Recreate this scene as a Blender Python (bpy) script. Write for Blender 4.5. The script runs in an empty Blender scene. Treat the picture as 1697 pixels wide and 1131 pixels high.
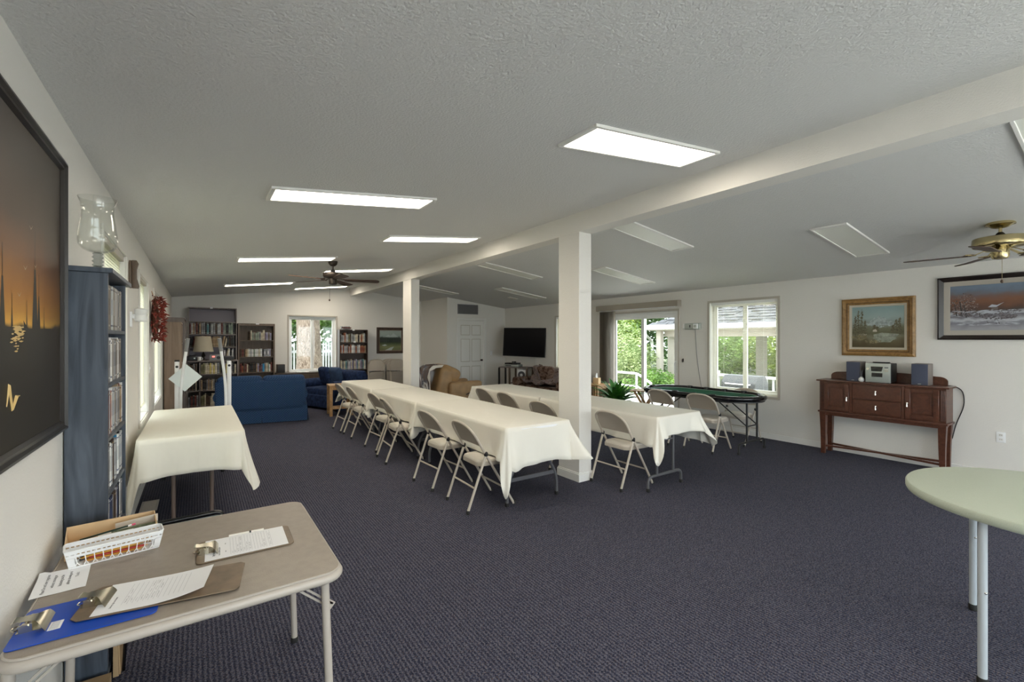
import bpy, bmesh, math, random
from mathutils import Vector, Matrix
R = math.radians
PI = math.pi
S = bpy.context.scene
C = S.collection
random.seed(7)

# ------------------------------------------------------------------ camera, sky, sun, exposure
cam_data = bpy.data.cameras.new('camera')
cam_data.sensor_width = 36.0
cam_data.lens = 36.0 * 750.0 / 1697.0
cam_data.shift_y = -3.0 / 1697.0
cam_data.clip_start = 0.05
cam_data.clip_end = 300
cam = bpy.data.objects.new('camera', cam_data)
cam.location = (0, 0, 1.555)
cam.rotation_euler = (R(90), 0, R(-34.812))
C.objects.link(cam)
S.camera = cam

world = bpy.data.worlds.new('sky')
S.world = world
world.use_nodes = True
wn = world.node_tree.nodes
wn['Background'].inputs['Color'].default_value = (0.88, 0.94, 1.0, 1)
wn['Background'].inputs['Strength'].default_value = 1.9

sun_data = bpy.data.lights.new('sun', 'SUN')
sun_data.energy = 3.2
sun_data.angle = R(2.0)
sun_data.color = (1.0, 0.95, 0.86)
sun = bpy.data.objects.new('sun', sun_data)
sun.rotation_euler = (R(24), R(-4), 0)
sun.location = (-10, -10, 30)
C.objects.link(sun)

S.view_settings.view_transform = 'Standard'
S.view_settings.look = 'None'
S.view_settings.exposure = 1.9
S.view_settings.gamma = 1.0
S.view_settings.use_curve_mapping = False
S.cycles.use_denoising = True
S.cycles.max_bounces = 14
S.cycles.diffuse_bounces = 10
S.cycles.glossy_bounces = 4
S.cycles.transmission_bounces = 8
S.cycles.transparent_max_bounces = 16
S.cycles.sample_clamp_indirect = 8.0
PANEL_STRENGTH = 4.5

# ------------------------------------------------------------------ helpers
class M:
    """collects simple solids into one mesh"""
    def __init__(s):
        s.v = []; s.f = []
    def add(s, vs, fs):
        o = len(s.v)
        s.v += [tuple(p) for p in vs]
        s.f += [tuple(o + i for i in f) for f in fs]
        return s
    def box(s, x0, x1, y0, y1, z0, z1):
        return s.add([(x0,y0,z0),(x1,y0,z0),(x1,y1,z0),(x0,y1,z0),(x0,y0,z1),(x1,y0,z1),(x1,y1,z1),(x0,y1,z1)],
                     [(0,3,2,1),(4,5,6,7),(0,1,5,4),(1,2,6,5),(2,3,7,6),(3,0,4,7)])
    def obox(s, c, size, rot):
        hx, hy, hz = size[0]/2, size[1]/2, size[2]/2
        m = rot if isinstance(rot, Matrix) else Matrix.Rotation(rot, 3, 'Z')
        c = Vector(c)
        t = M().box(-hx,hx,-hy,hy,-hz,hz)
        return s.add([c + m @ Vector(p) for p in t.v], t.f)
    def bar(s, a, b, w, h, up=(0,0,1)):
        a = Vector(a); b = Vector(b); d = b - a; L = d.length; d.normalize()
        u = Vector(up)
        if abs(d.dot(u)) > 0.98: u = Vector((1,0,0))
        sd = d.cross(u).normalized(); u = sd.cross(d)
        vs = []
        for p in (a, b):
            for i, j in ((-1,-1),(1,-1),(1,1),(-1,1)):
                vs.append(p + sd*(i*w/2) + u*(j*h/2))
        return s.add(vs, [(3,2,1,0),(4,5,6,7),(0,1,5,4),(1,2,6,5),(2,3,7,6),(3,0,4,7)])
    def tube(s, pts, r, n=8, closed=False):
        P = [Vector(p) for p in pts]; k = len(P)
        rs = r if isinstance(r, (list, tuple)) else [r]*k
        vs = []; fs = []
        prev = None
        for i in range(k):
            if closed: t = P[(i+1) % k] - P[i-1]
            elif i == 0: t = P[1] - P[0]
            elif i == k-1: t = P[-1] - P[-2]
            else: t = (P[i+1]-P[i]).normalized() + (P[i]-P[i-1]).normalized()
            t.normalize()
            if prev is None:
                u = Vector((0,0,1)) if abs(t.z) < 0.9 else Vector((1,0,0))
                u = (u - t*u.dot(t)).normalized()
            else:
                u = (prev - t*prev.dot(t)).normalized()
            prev = u; w = t.cross(u)
            for j in range(n):
                a = 2*PI*j/n
                vs.append(P[i] + (u*math.cos(a) + w*math.sin(a))*rs[i])
        m = k if closed else k-1
        for i in range(m):
            for j in range(n):
                a = i*n+j; b = i*n+(j+1) % n; c = ((i+1) % k)*n+(j+1) % n; d = ((i+1) % k)*n+j
                fs.append((a,b,c,d))
        if not closed:
            fs.append(tuple(range(n-1,-1,-1))); fs.append(tuple((k-1)*n+j for j in range(n)))
        return s.add(vs, fs)
    def lathe(s, prof, n=20, c=(0,0,0), closed=False):
        vs = []; fs = []; k = len(prof)
        for r, z in prof:
            for j in range(n):
                a = 2*PI*j/n
                vs.append((c[0]+r*math.cos(a), c[1]+r*math.sin(a), c[2]+z))
        m = k if closed else k-1
        for i in range(m):
            for j in range(n):
                i2 = (i+1) % k
                fs.append((i*n+j, i*n+(j+1) % n, i2*n+(j+1) % n, i2*n+j))
        if not closed:
            if prof[0][0] > 1e-6: fs.append(tuple(range(n-1,-1,-1)))
            if prof[-1][0] > 1e-6: fs.append(tuple((k-1)*n+j for j in range(n)))
        return s.add(vs, fs)
    def prism(s, poly, a0, a1, axis='z'):
        def P(p, h):
            if axis == 'z': return (p[0], p[1], h)
            if axis == 'x': return (h, p[0], p[1])
            return (p[0], h, p[1])
        n = len(poly)
        vs = [P(p, a0) for p in poly] + [P(p, a1) for p in poly]
        fs = [tuple(range(n-1,-1,-1)), tuple(range(n, 2*n))]
        for i in range(n):
            j = (i+1) % n
            fs.append((i, j, n+j, n+i))
        return s.add(vs, fs)
    def grid(s, rows):
        a = len(rows); b = len(rows[0])
        vs = [p for r in rows for p in r]
        return s.add(vs, [(i*b+j, i*b+j+1, (i+1)*b+j+1, (i+1)*b+j) for i in range(a-1) for j in range(b-1)])
    def sheet(s, rows, normal, t):
        """a thin solid sheet: two layers and a rim"""
        n = Vector(normal)*t
        a = len(rows); b = len(rows[0]); k = a*b
        vs = [Vector(p) for r in rows for p in r]
        vs = vs + [p + n for p in vs]
        fs = []
        for i in range(a-1):
            for j in range(b-1):
                q = (i*b+j, i*b+j+1, (i+1)*b+j+1, (i+1)*b+j)
                fs.append(q); fs.append(tuple(k+x for x in reversed(q)))
        rim = [j for j in range(b)] + [i*b+b-1 for i in range(1, a)] + [(a-1)*b+j for j in range(b-2,-1,-1)] + [i*b for i in range(a-2, 0, -1)]
        for i in range(len(rim)):
            p, q = rim[i], rim[(i+1) % len(rim)]
            fs.append((p, k+p, k+q, q))
        return s.add(vs, fs)
    def ball(s, c, r, n=10, m=6):
        rx, ry, rz = r if isinstance(r, (tuple, list)) else (r, r, r)
        vs = []; fs = []
        for i in range(1, m):
            th = PI*i/m
            for j in range(n):
                a = 2*PI*j/n
                vs.append((c[0]+rx*math.sin(th)*math.cos(a), c[1]+ry*math.sin(th)*math.sin(a), c[2]-rz*math.cos(th)))
        b = len(vs); vs += [(c[0],c[1],c[2]-rz),(c[0],c[1],c[2]+rz)]
        for i in range(m-2):
            for j in range(n):
                fs.append((i*n+j, i*n+(j+1) % n, (i+1)*n+(j+1) % n, (i+1)*n+j))
        for j in range(n):
            fs.append((b, (j+1) % n, j)); fs.append((b+1, (m-2)*n+j, (m-2)*n+(j+1) % n))
        return s.add(vs, fs)
    def move(s, mat):
        s.v = [tuple(mat @ Vector(p)) for p in s.v]
        return s

def mesh_of(name, m, mat, bev=0, seg=2, ang=38, sub=0):
    me = bpy.data.meshes.new(name)
    me.from_pydata(m.v, [], m.f)
    bm = bmesh.new(); bm.from_mesh(me)
    bmesh.ops.recalc_face_normals(bm, faces=bm.faces)
    if bev:
        ed = [e for e in bm.edges if len(e.link_faces) == 2 and e.calc_face_angle(0) > R(28)]
        bmesh.ops.bevel(bm, geom=ed, offset=bev, segments=seg, profile=0.6, affect='EDGES', clamp_overlap=True)
    if sub:
        bmesh.ops.subdivide_edges(bm, edges=bm.edges[:], cuts=sub, use_grid_fill=True)
    bm.to_mesh(me); bm.free()
    me.polygons.foreach_set('use_smooth', [True]*len(me.polygons))
    me.set_sharp_from_angle(angle=R(ang))
    if mat is not None: me.materials.append(mat)
    me.update()
    return me

def obj(name, m, mat, parent=None, bev=0, seg=2, ang=38, kind=None, label=None, loc=None, rotz=0):
    me = m if isinstance(m, bpy.types.Mesh) else mesh_of(name, m, mat, bev, seg, ang)
    o = bpy.data.objects.new(name, me)
    C.objects.link(o)
    if parent is not None: o.parent = parent
    if kind: o['kind'] = kind
    if label: o['label'] = label
    if loc is not None: o.location = loc
    if rotz: o.rotation_euler.z = rotz
    return o

def tag(o, label, cat, group=None):
    o['label'] = label; o['category'] = cat
    if group: o['group'] = group
    return o

def thing(name, label, cat, loc=(0,0,0), rotz=0, group=None):
    o = bpy.data.objects.new(name, None)
    o.empty_display_size = 0.05
    C.objects.link(o)
    o.location = loc; o.rotation_euler = (0, 0, rotz)
    return tag(o, label, cat, group)

def copy_tree(src, label=None, loc=None, rotz=None):
    def rec(o, par):
        c = o.copy(); C.objects.link(c)
        if par is not None: c.parent = par
        for ch in kids.get(o.name, []): rec(ch, c)
        return c
    kids = {}
    for o in C.objects:
        if o.parent is not None: kids.setdefault(o.parent.name, []).append(o)
    r = rec(src, None)
    if label: r['label'] = label
    if loc is not None: r.location = loc
    if rotz is not None: r.rotation_euler.z = rotz
    return r

def struct(name, m, mat, parent=None, bev=0, seg=2):
    o = obj(name, m, mat, parent, bev, seg)
    if parent is None: o['kind'] = 'structure'
    return o

def fillet(pts, r, n=5):
    P = [Vector(p) for p in pts]; out = [P[0]]
    for i in range(1, len(P)-1):
        a, b, c = P[i-1], P[i], P[i+1]
        d1 = (a-b); d2 = (c-b)
        t = min(r, d1.length*0.49, d2.length*0.49)
        p1 = b + d1.normalized()*t; p2 = b + d2.normalized()*t
        for k in range(n+1):
            u = k/n
            out.append(p1*(1-u)**2 + b*(2*u*(1-u)) + p2*u*u)
    out.append(P[-1])
    return out

def rrect(x0, x1, y0, y1, r, n=5):
    out = []
    for cx, cy, a0 in ((x1-r,y0+r,-90),(x1-r,y1-r,0),(x0+r,y1-r,90),(x0+r,y0+r,180)):
        for k in range(n+1):
            a = R(a0 + 90*k/n)
            out.append((cx+r*math.cos(a), cy+r*math.sin(a)))
    return out

ORD = ['zeroth','first','second','third','fourth','fifth','sixth','seventh','eighth','ninth','tenth','eleventh','twelfth','thirteenth','fourteenth','fifteenth','sixteenth','seventeenth','eighteenth','nineteenth']
def ordn(i):
    if i < 20: return ORD[i]
    t = {2:('twenty','twentieth'),3:('thirty','thirtieth'),4:('forty','fortieth')}[i//10]
    return t[1] if i % 10 == 0 else t[0] + '-' + ORD[i % 10]

# ------------------------------------------------------------------ materials
def mat(name, col, rough=0.6, metal=0.0, var=0.0, vscale=8.0, bump=0.0, bscale=40.0, spec=0.5, stretch=None, col2=None, coat=0.0, detail=4.0):
    m = bpy.data.materials.new(name); m.use_nodes = True
    nt = m.node_tree; n = nt.nodes; L = nt.links
    b = n['Principled BSDF']
    b.inputs['Base Color'].default_value = (*col, 1)
    b.inputs['Roughness'].default_value = rough
    b.inputs['Metallic'].default_value = metal
    b.inputs['Specular IOR Level'].default_value = spec
    b.inputs['Coat Weight'].default_value = coat
    tc = n.new('ShaderNodeTexCoord'); mp = n.new('ShaderNodeMapping')
    L.new(tc.outputs['Object'], mp.inputs['Vector'])
    if stretch: mp.inputs['Scale'].default_value = stretch
    if var or col2:
        nz = n.new('ShaderNodeTexNoise'); nz.inputs['Scale'].default_value = vscale; nz.inputs['Detail'].default_value = detail
        L.new(mp.outputs['Vector'], nz.inputs['Vector'])
        rp = n.new('ShaderNodeValToRGB')
        c2 = col2 if col2 else tuple(min(1, c*(1+var)) for c in col)
        c1 = col if col2 else tuple(c*(1-var) for c in col)
        rp.color_ramp.elements[0].color = (*c1, 1); rp.color_ramp.elements[1].color = (*c2, 1)
        rp.color_ramp.elements[0].position = 0.35; rp.color_ramp.elements[1].position = 0.65
        L.new(nz.outputs['Fac'], rp.inputs['Fac']); L.new(rp.outputs['Color'], b.inputs['Base Color'])
    if bump:
        nb = n.new('ShaderNodeTexNoise'); nb.inputs['Scale'].default_value = bscale; nb.inputs['Detail'].default_value = 3
        L.new(mp.outputs['Vector'], nb.inputs['Vector'])
        bp = n.new('ShaderNodeBump'); bp.inputs['Strength'].default_value = bump; bp.inputs['Distance'].default_value = 0.01
        L.new(nb.outputs['Fac'], bp.inputs['Height']); L.new(bp.outputs['Normal'], b.inputs['Normal'])
    return m

def emit_mat(name, col, strength):
    m = bpy.data.materials.new(name); m.use_nodes = True
    b = m.node_tree.nodes['Principled BSDF']
    b.inputs['Base Color'].default_value = (0.8, 0.8, 0.8, 1)
    b.inputs['Emission Color'].default_value = (*col, 1)
    b.inputs['Emission Strength'].default_value = strength
    return m

def pane_mat(name, tint=(1,1,1), gloss=0.06, frost=0.0):
    m = bpy.data.materials.new(name); m.use_nodes = True
    nt = m.node_tree; n = nt.nodes; L = nt.links
    n.remove(n['Principled BSDF'])
    out = n['Material Output']
    tr = n.new('ShaderNodeBsdfTransparent'); tr.inputs['Color'].default_value = (*tint, 1)
    gl = n.new('ShaderNodeBsdfGlossy'); gl.inputs['Roughness'].default_value = 0.03
    mx = n.new('ShaderNodeMixShader')
    lw = n.new('ShaderNodeLayerWeight'); lw.inputs['Blend'].default_value = 0.5
    pw_ = n.new('ShaderNodeMath'); pw_.operation = 'POWER'; pw_.inputs[1].default_value = 3.5; L.new(lw.outputs['Facing'], pw_.inputs[0])
    fr = n.new('ShaderNodeMath'); fr.operation = 'MULTIPLY_ADD'; fr.inputs[1].default_value = gloss*9; fr.inputs[2].default_value = gloss*0.6; fr.use_clamp = True
    L.new(pw_.outputs[0], fr.inputs[0]); L.new(fr.outputs[0], mx.inputs['Fac']); L.new(tr.outputs[0], mx.inputs[1]); L.new(gl.outputs[0], mx.inputs[2])
    L.new(mx.outputs[0], out.inputs['Surface'])
    return m

def leaf_mat(name, c1, c2, scale=2.5, trans=0.35):
    m = bpy.data.materials.new(name); m.use_nodes = True
    nt = m.node_tree; n = nt.nodes; L = nt.links
    b = n['Principled BSDF']; out = n['Material Output']
    b.inputs['Roughness'].default_value = 0.6
    tc = n.new('ShaderNodeTexCoord')
    nz = n.new('ShaderNodeTexNoise'); nz.inputs['Scale'].default_value = scale; nz.inputs['Detail'].default_value = 6
    L.new(tc.outputs['Object'], nz.inputs['Vector'])
    rp = n.new('ShaderNodeValToRGB')
    rp.color_ramp.elements[0].color = (*c1,1); rp.color_ramp.elements[1].color = (*c2,1)
    rp.color_ramp.elements[0].position = 0.35; rp.color_ramp.elements[1].position = 0.62
    L.new(nz.outputs['Fac'], rp.inputs['Fac']); L.new(rp.outputs['Color'], b.inputs['Base Color'])
    tl = n.new('ShaderNodeBsdfTranslucent'); L.new(rp.outputs['Color'], tl.inputs['Color'])
    mx = n.new('ShaderNodeMixShader'); mx.inputs['Fac'].default_value = trans
    L.new(b.outputs[0], mx.inputs[1]); L.new(tl.outputs[0], mx.inputs[2]); L.new(mx.outputs[0], out.inputs['Surface'])
    return m

def wood_mat(name, c1, c2, rough=0.4, scale=(1,1,14), ns=2.2, coat=0.0):
    m = bpy.data.materials.new(name); m.use_nodes = True
    nt = m.node_tree; n = nt.nodes; L = nt.links
    b = n['Principled BSDF']; b.inputs['Roughness'].default_value = rough; b.inputs['Coat Weight'].default_value = coat
    tc = n.new('ShaderNodeTexCoord'); mp = n.new('ShaderNodeMapping'); mp.inputs['Scale'].default_value = scale
    L.new(tc.outputs['Object'], mp.inputs['Vector'])
    nz = n.new('ShaderNodeTexNoise'); nz.inputs['Scale'].default_value = ns; nz.inputs['Detail'].default_value = 8; nz.inputs['Distortion'].default_value = 1.2
    L.new(mp.outputs['Vector'], nz.inputs['Vector'])
    rp = n.new('ShaderNodeValToRGB')
    rp.color_ramp.elements[0].color = (*c1,1); rp.color_ramp.elements[1].color = (*c2,1)
    rp.color_ramp.elements[0].position = 0.3; rp.color_ramp.elements[1].position = 0.7
    L.new(nz.outputs['Fac'], rp.inputs['Fac']); L.new(rp.outputs['Color'], b.inputs['Base Color'])
    return m

def carpet_mat():
    m = bpy.data.materials.new('carpet'); m.use_nodes = True
    nt = m.node_tree; n = nt.nodes; L = nt.links
    b = n['Principled BSDF']; b.inputs['Roughness'].default_value = 0.95; b.inputs['Specular IOR Level'].default_value = 0.15
    tc = n.new('ShaderNodeTexCoord')
    wv = n.new('ShaderNodeTexWave'); wv.bands_direction = 'X'; wv.inputs['Scale'].default_value = 15.0; wv.inputs['Distortion'].default_value = 4.5
    wv.inputs['Detail'].default_value = 2; wv.inputs['Detail Scale'].default_value = 5.0
    L.new(tc.outputs['Object'], wv.inputs['Vector'])
    vo = n.new('ShaderNodeTexVoronoi'); vo.inputs['Scale'].default_value = 150
    L.new(tc.outputs['Object'], vo.inputs['Vector'])
    nz = n.new('ShaderNodeTexNoise'); nz.inputs['Scale'].default_value = 120; nz.inputs['Detail'].default_value = 3
    L.new(tc.outputs['Object'], nz.inputs['Vector'])
    mu = n.new('ShaderNodeMath'); mu.operation = 'MULTIPLY_ADD'; mu.inputs[1].default_value = 0.24; mu.inputs[2].default_value = 0.0
    L.new(wv.outputs['Fac'], mu.inputs[0])
    ad = n.new('ShaderNodeMath'); ad.operation = 'MULTIPLY_ADD'; ad.inputs[1].default_value = 0.85
    L.new(nz.outputs['Fac'], ad.inputs[0]); L.new(mu.outputs[0], ad.inputs[2])
    rp = n.new('ShaderNodeValToRGB')
    e = rp.color_ramp.elements
    e[0].position = 0.36; e[0].color = (0.013,0.017,0.034,1)
    e[1].position = 0.74; e[1].color = (0.130,0.130,0.160,1)
    k = e.new(0.53); k.color = (0.043,0.046,0.077,1)
    L.new(ad.outputs[0], rp.inputs['Fac'])
    n2 = n.new('ShaderNodeTexNoise'); n2.inputs['Scale'].default_value = 170; n2.inputs['Detail'].default_value = 1
    L.new(tc.outputs['Object'], n2.inputs['Vector'])
    r2 = n.new('ShaderNodeValToRGB'); r2.color_ramp.elements[0].position = 0.62; r2.color_ramp.elements[1].position = 0.70
    r2.color_ramp.elements[0].color = (0,0,0,1); r2.color_ramp.elements[1].color = (1,1,1,1)
    L.new(n2.outputs['Fac'], r2.inputs['Fac'])
    mx = n.new('ShaderNodeMixRGB'); mx.inputs['Color2'].default_value = (0.16,0.11,0.085,1)
    L.new(r2.outputs['Color'], mx.inputs['Fac']); L.new(rp.outputs['Color'], mx.inputs['Color1'])
    L.new(mx.outputs['Color'], b.inputs['Base Color'])
    bp = n.new('ShaderNodeBump'); bp.inputs['Strength'].default_value = 0.6; bp.inputs['Distance'].default_value = 0.01
    L.new(ad.outputs[0], bp.inputs['Height']); L.new(bp.outputs['Normal'], b.inputs['Normal'])
    return m

def dotted_mat(name, base, dot, scale=28.0, size=0.16):
    """woven upholstery with small light dots"""
    m = bpy.data.materials.new(name); m.use_nodes = True
    nt = m.node_tree; n = nt.nodes; L = nt.links
    b = n['Principled BSDF']; b.inputs['Roughness'].default_value = 0.9; b.inputs['Specular IOR Level'].default_value = 0.2
    tc = n.new('ShaderNodeTexCoord'); mp = n.new('ShaderNodeMapping'); mp.inputs['Rotation'].default_value = (0, 0, R(45))
    sx_ = n.new('ShaderNodeSeparateXYZ'); cx_ = n.new('ShaderNodeCombineXYZ'); ax_ = n.new('ShaderNodeMath'); ax_.operation = 'ADD'
    L.new(tc.outputs['Object'], sx_.inputs[0]); L.new(sx_.outputs['X'], ax_.inputs[0]); L.new(sx_.outputs['Y'], ax_.inputs[1])
    L.new(ax_.outputs[0], cx_.inputs['X']); L.new(sx_.outputs['Z'], cx_.inputs['Y'])
    L.new(cx_.outputs[0], mp.inputs['Vector'])
    vo = n.new('ShaderNodeTexVoronoi'); vo.voronoi_dimensions = '2D'; vo.inputs['Scale'].default_value = scale; vo.inputs['Randomness'].default_value = 0.12
    L.new(mp.outputs['Vector'], vo.inputs['Vector'])
    rp = n.new('ShaderNodeValToRGB')
    rp.color_ramp.elements[0].position = size; rp.color_ramp.elements[1].position = size*1.5
    rp.color_ramp.elements[0].color = (*dot,1); rp.color_ramp.elements[1].color = (*base,1)
    L.new(vo.outputs['Distance'], rp.inputs['Fac'])
    nz = n.new('ShaderNodeTexNoise'); nz.inputs['Scale'].default_value = 14; nz.inputs['Detail'].default_value = 5
    L.new(tc.outputs['Object'], nz.inputs['Vector'])
    mx = n.new('ShaderNodeMixRGB'); mx.blend_type = 'MULTIPLY'; mx.inputs['Fac'].default_value = 0.5
    L.new(rp.outputs['Color'], mx.inputs['Color1']); L.new(nz.outputs['Color'], mx.inputs['Color2'])
    m2 = n.new('ShaderNodeMixRGB'); m2.blend_type = 'MIX'; m2.inputs['Fac'].default_value = 0.55
    L.new(mx.outputs['Color'], m2.inputs['Color1']); L.new(rp.outputs['Color'], m2.inputs['Color2'])
    L.new(m2.outputs['Color'], b.inputs['Base Color'])
    bp = n.new('ShaderNodeBump'); bp.inputs['Strength'].default_value = 0.2; bp.inputs['Distance'].default_value = 0.01
    nb = n.new('ShaderNodeTexNoise'); nb.inputs['Scale'].default_value = 90
    L.new(tc.outputs['Object'], nb.inputs['Vector']); L.new(nb.outputs['Fac'], bp.inputs['Height']); L.new(bp.outputs['Normal'], b.inputs['Normal'])
    return m

def blotch_mat(name, cols, scale, rough=0.85, detail=4, stretch=None, distortion=0.6):
    """fabric or rock with several blotchy colours"""
    m = bpy.data.materials.new(name); m.use_nodes = True
    nt = m.node_tree; n = nt.nodes; L = nt.links
    b = n['Principled BSDF']; b.inputs['Roughness'].default_value = rough; b.inputs['Specular IOR Level'].default_value = 0.2
    tc = n.new('ShaderNodeTexCoord'); mp = n.new('ShaderNodeMapping')
    if stretch: mp.inputs['Scale'].default_value = stretch
    L.new(tc.outputs['Object'], mp.inputs['Vector'])
    nz = n.new('ShaderNodeTexNoise'); nz.inputs['Scale'].default_value = scale; nz.inputs['Detail'].default_value = detail; nz.inputs['Distortion'].default_value = distortion
    L.new(mp.outputs['Vector'], nz.inputs['Vector'])
    rp = n.new('ShaderNodeValToRGB'); e = rp.color_ramp.elements
    k = len(cols)
    for i, c in enumerate(cols):
        pos = 0.33 + 0.36*i/(k-1)
        if i == 0: el = e[0]; el.position = pos
        elif i == k-1: el = e[-1]; el.position = pos
        else: el = e.new(pos)
        el.color = (*c, 1)
    L.new(nz.outputs['Fac'], rp.inputs['Fac']); L.new(rp.outputs['Color'], b.inputs['Base Color'])
    bp = n.new('ShaderNodeBump'); bp.inputs['Strength'].default_value = 0.35; bp.inputs['Distance'].default_value = 0.02
    L.new(nz.outputs['Fac'], bp.inputs['Height']); L.new(bp.outputs['Normal'], b.inputs['Normal'])
    return m

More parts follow.
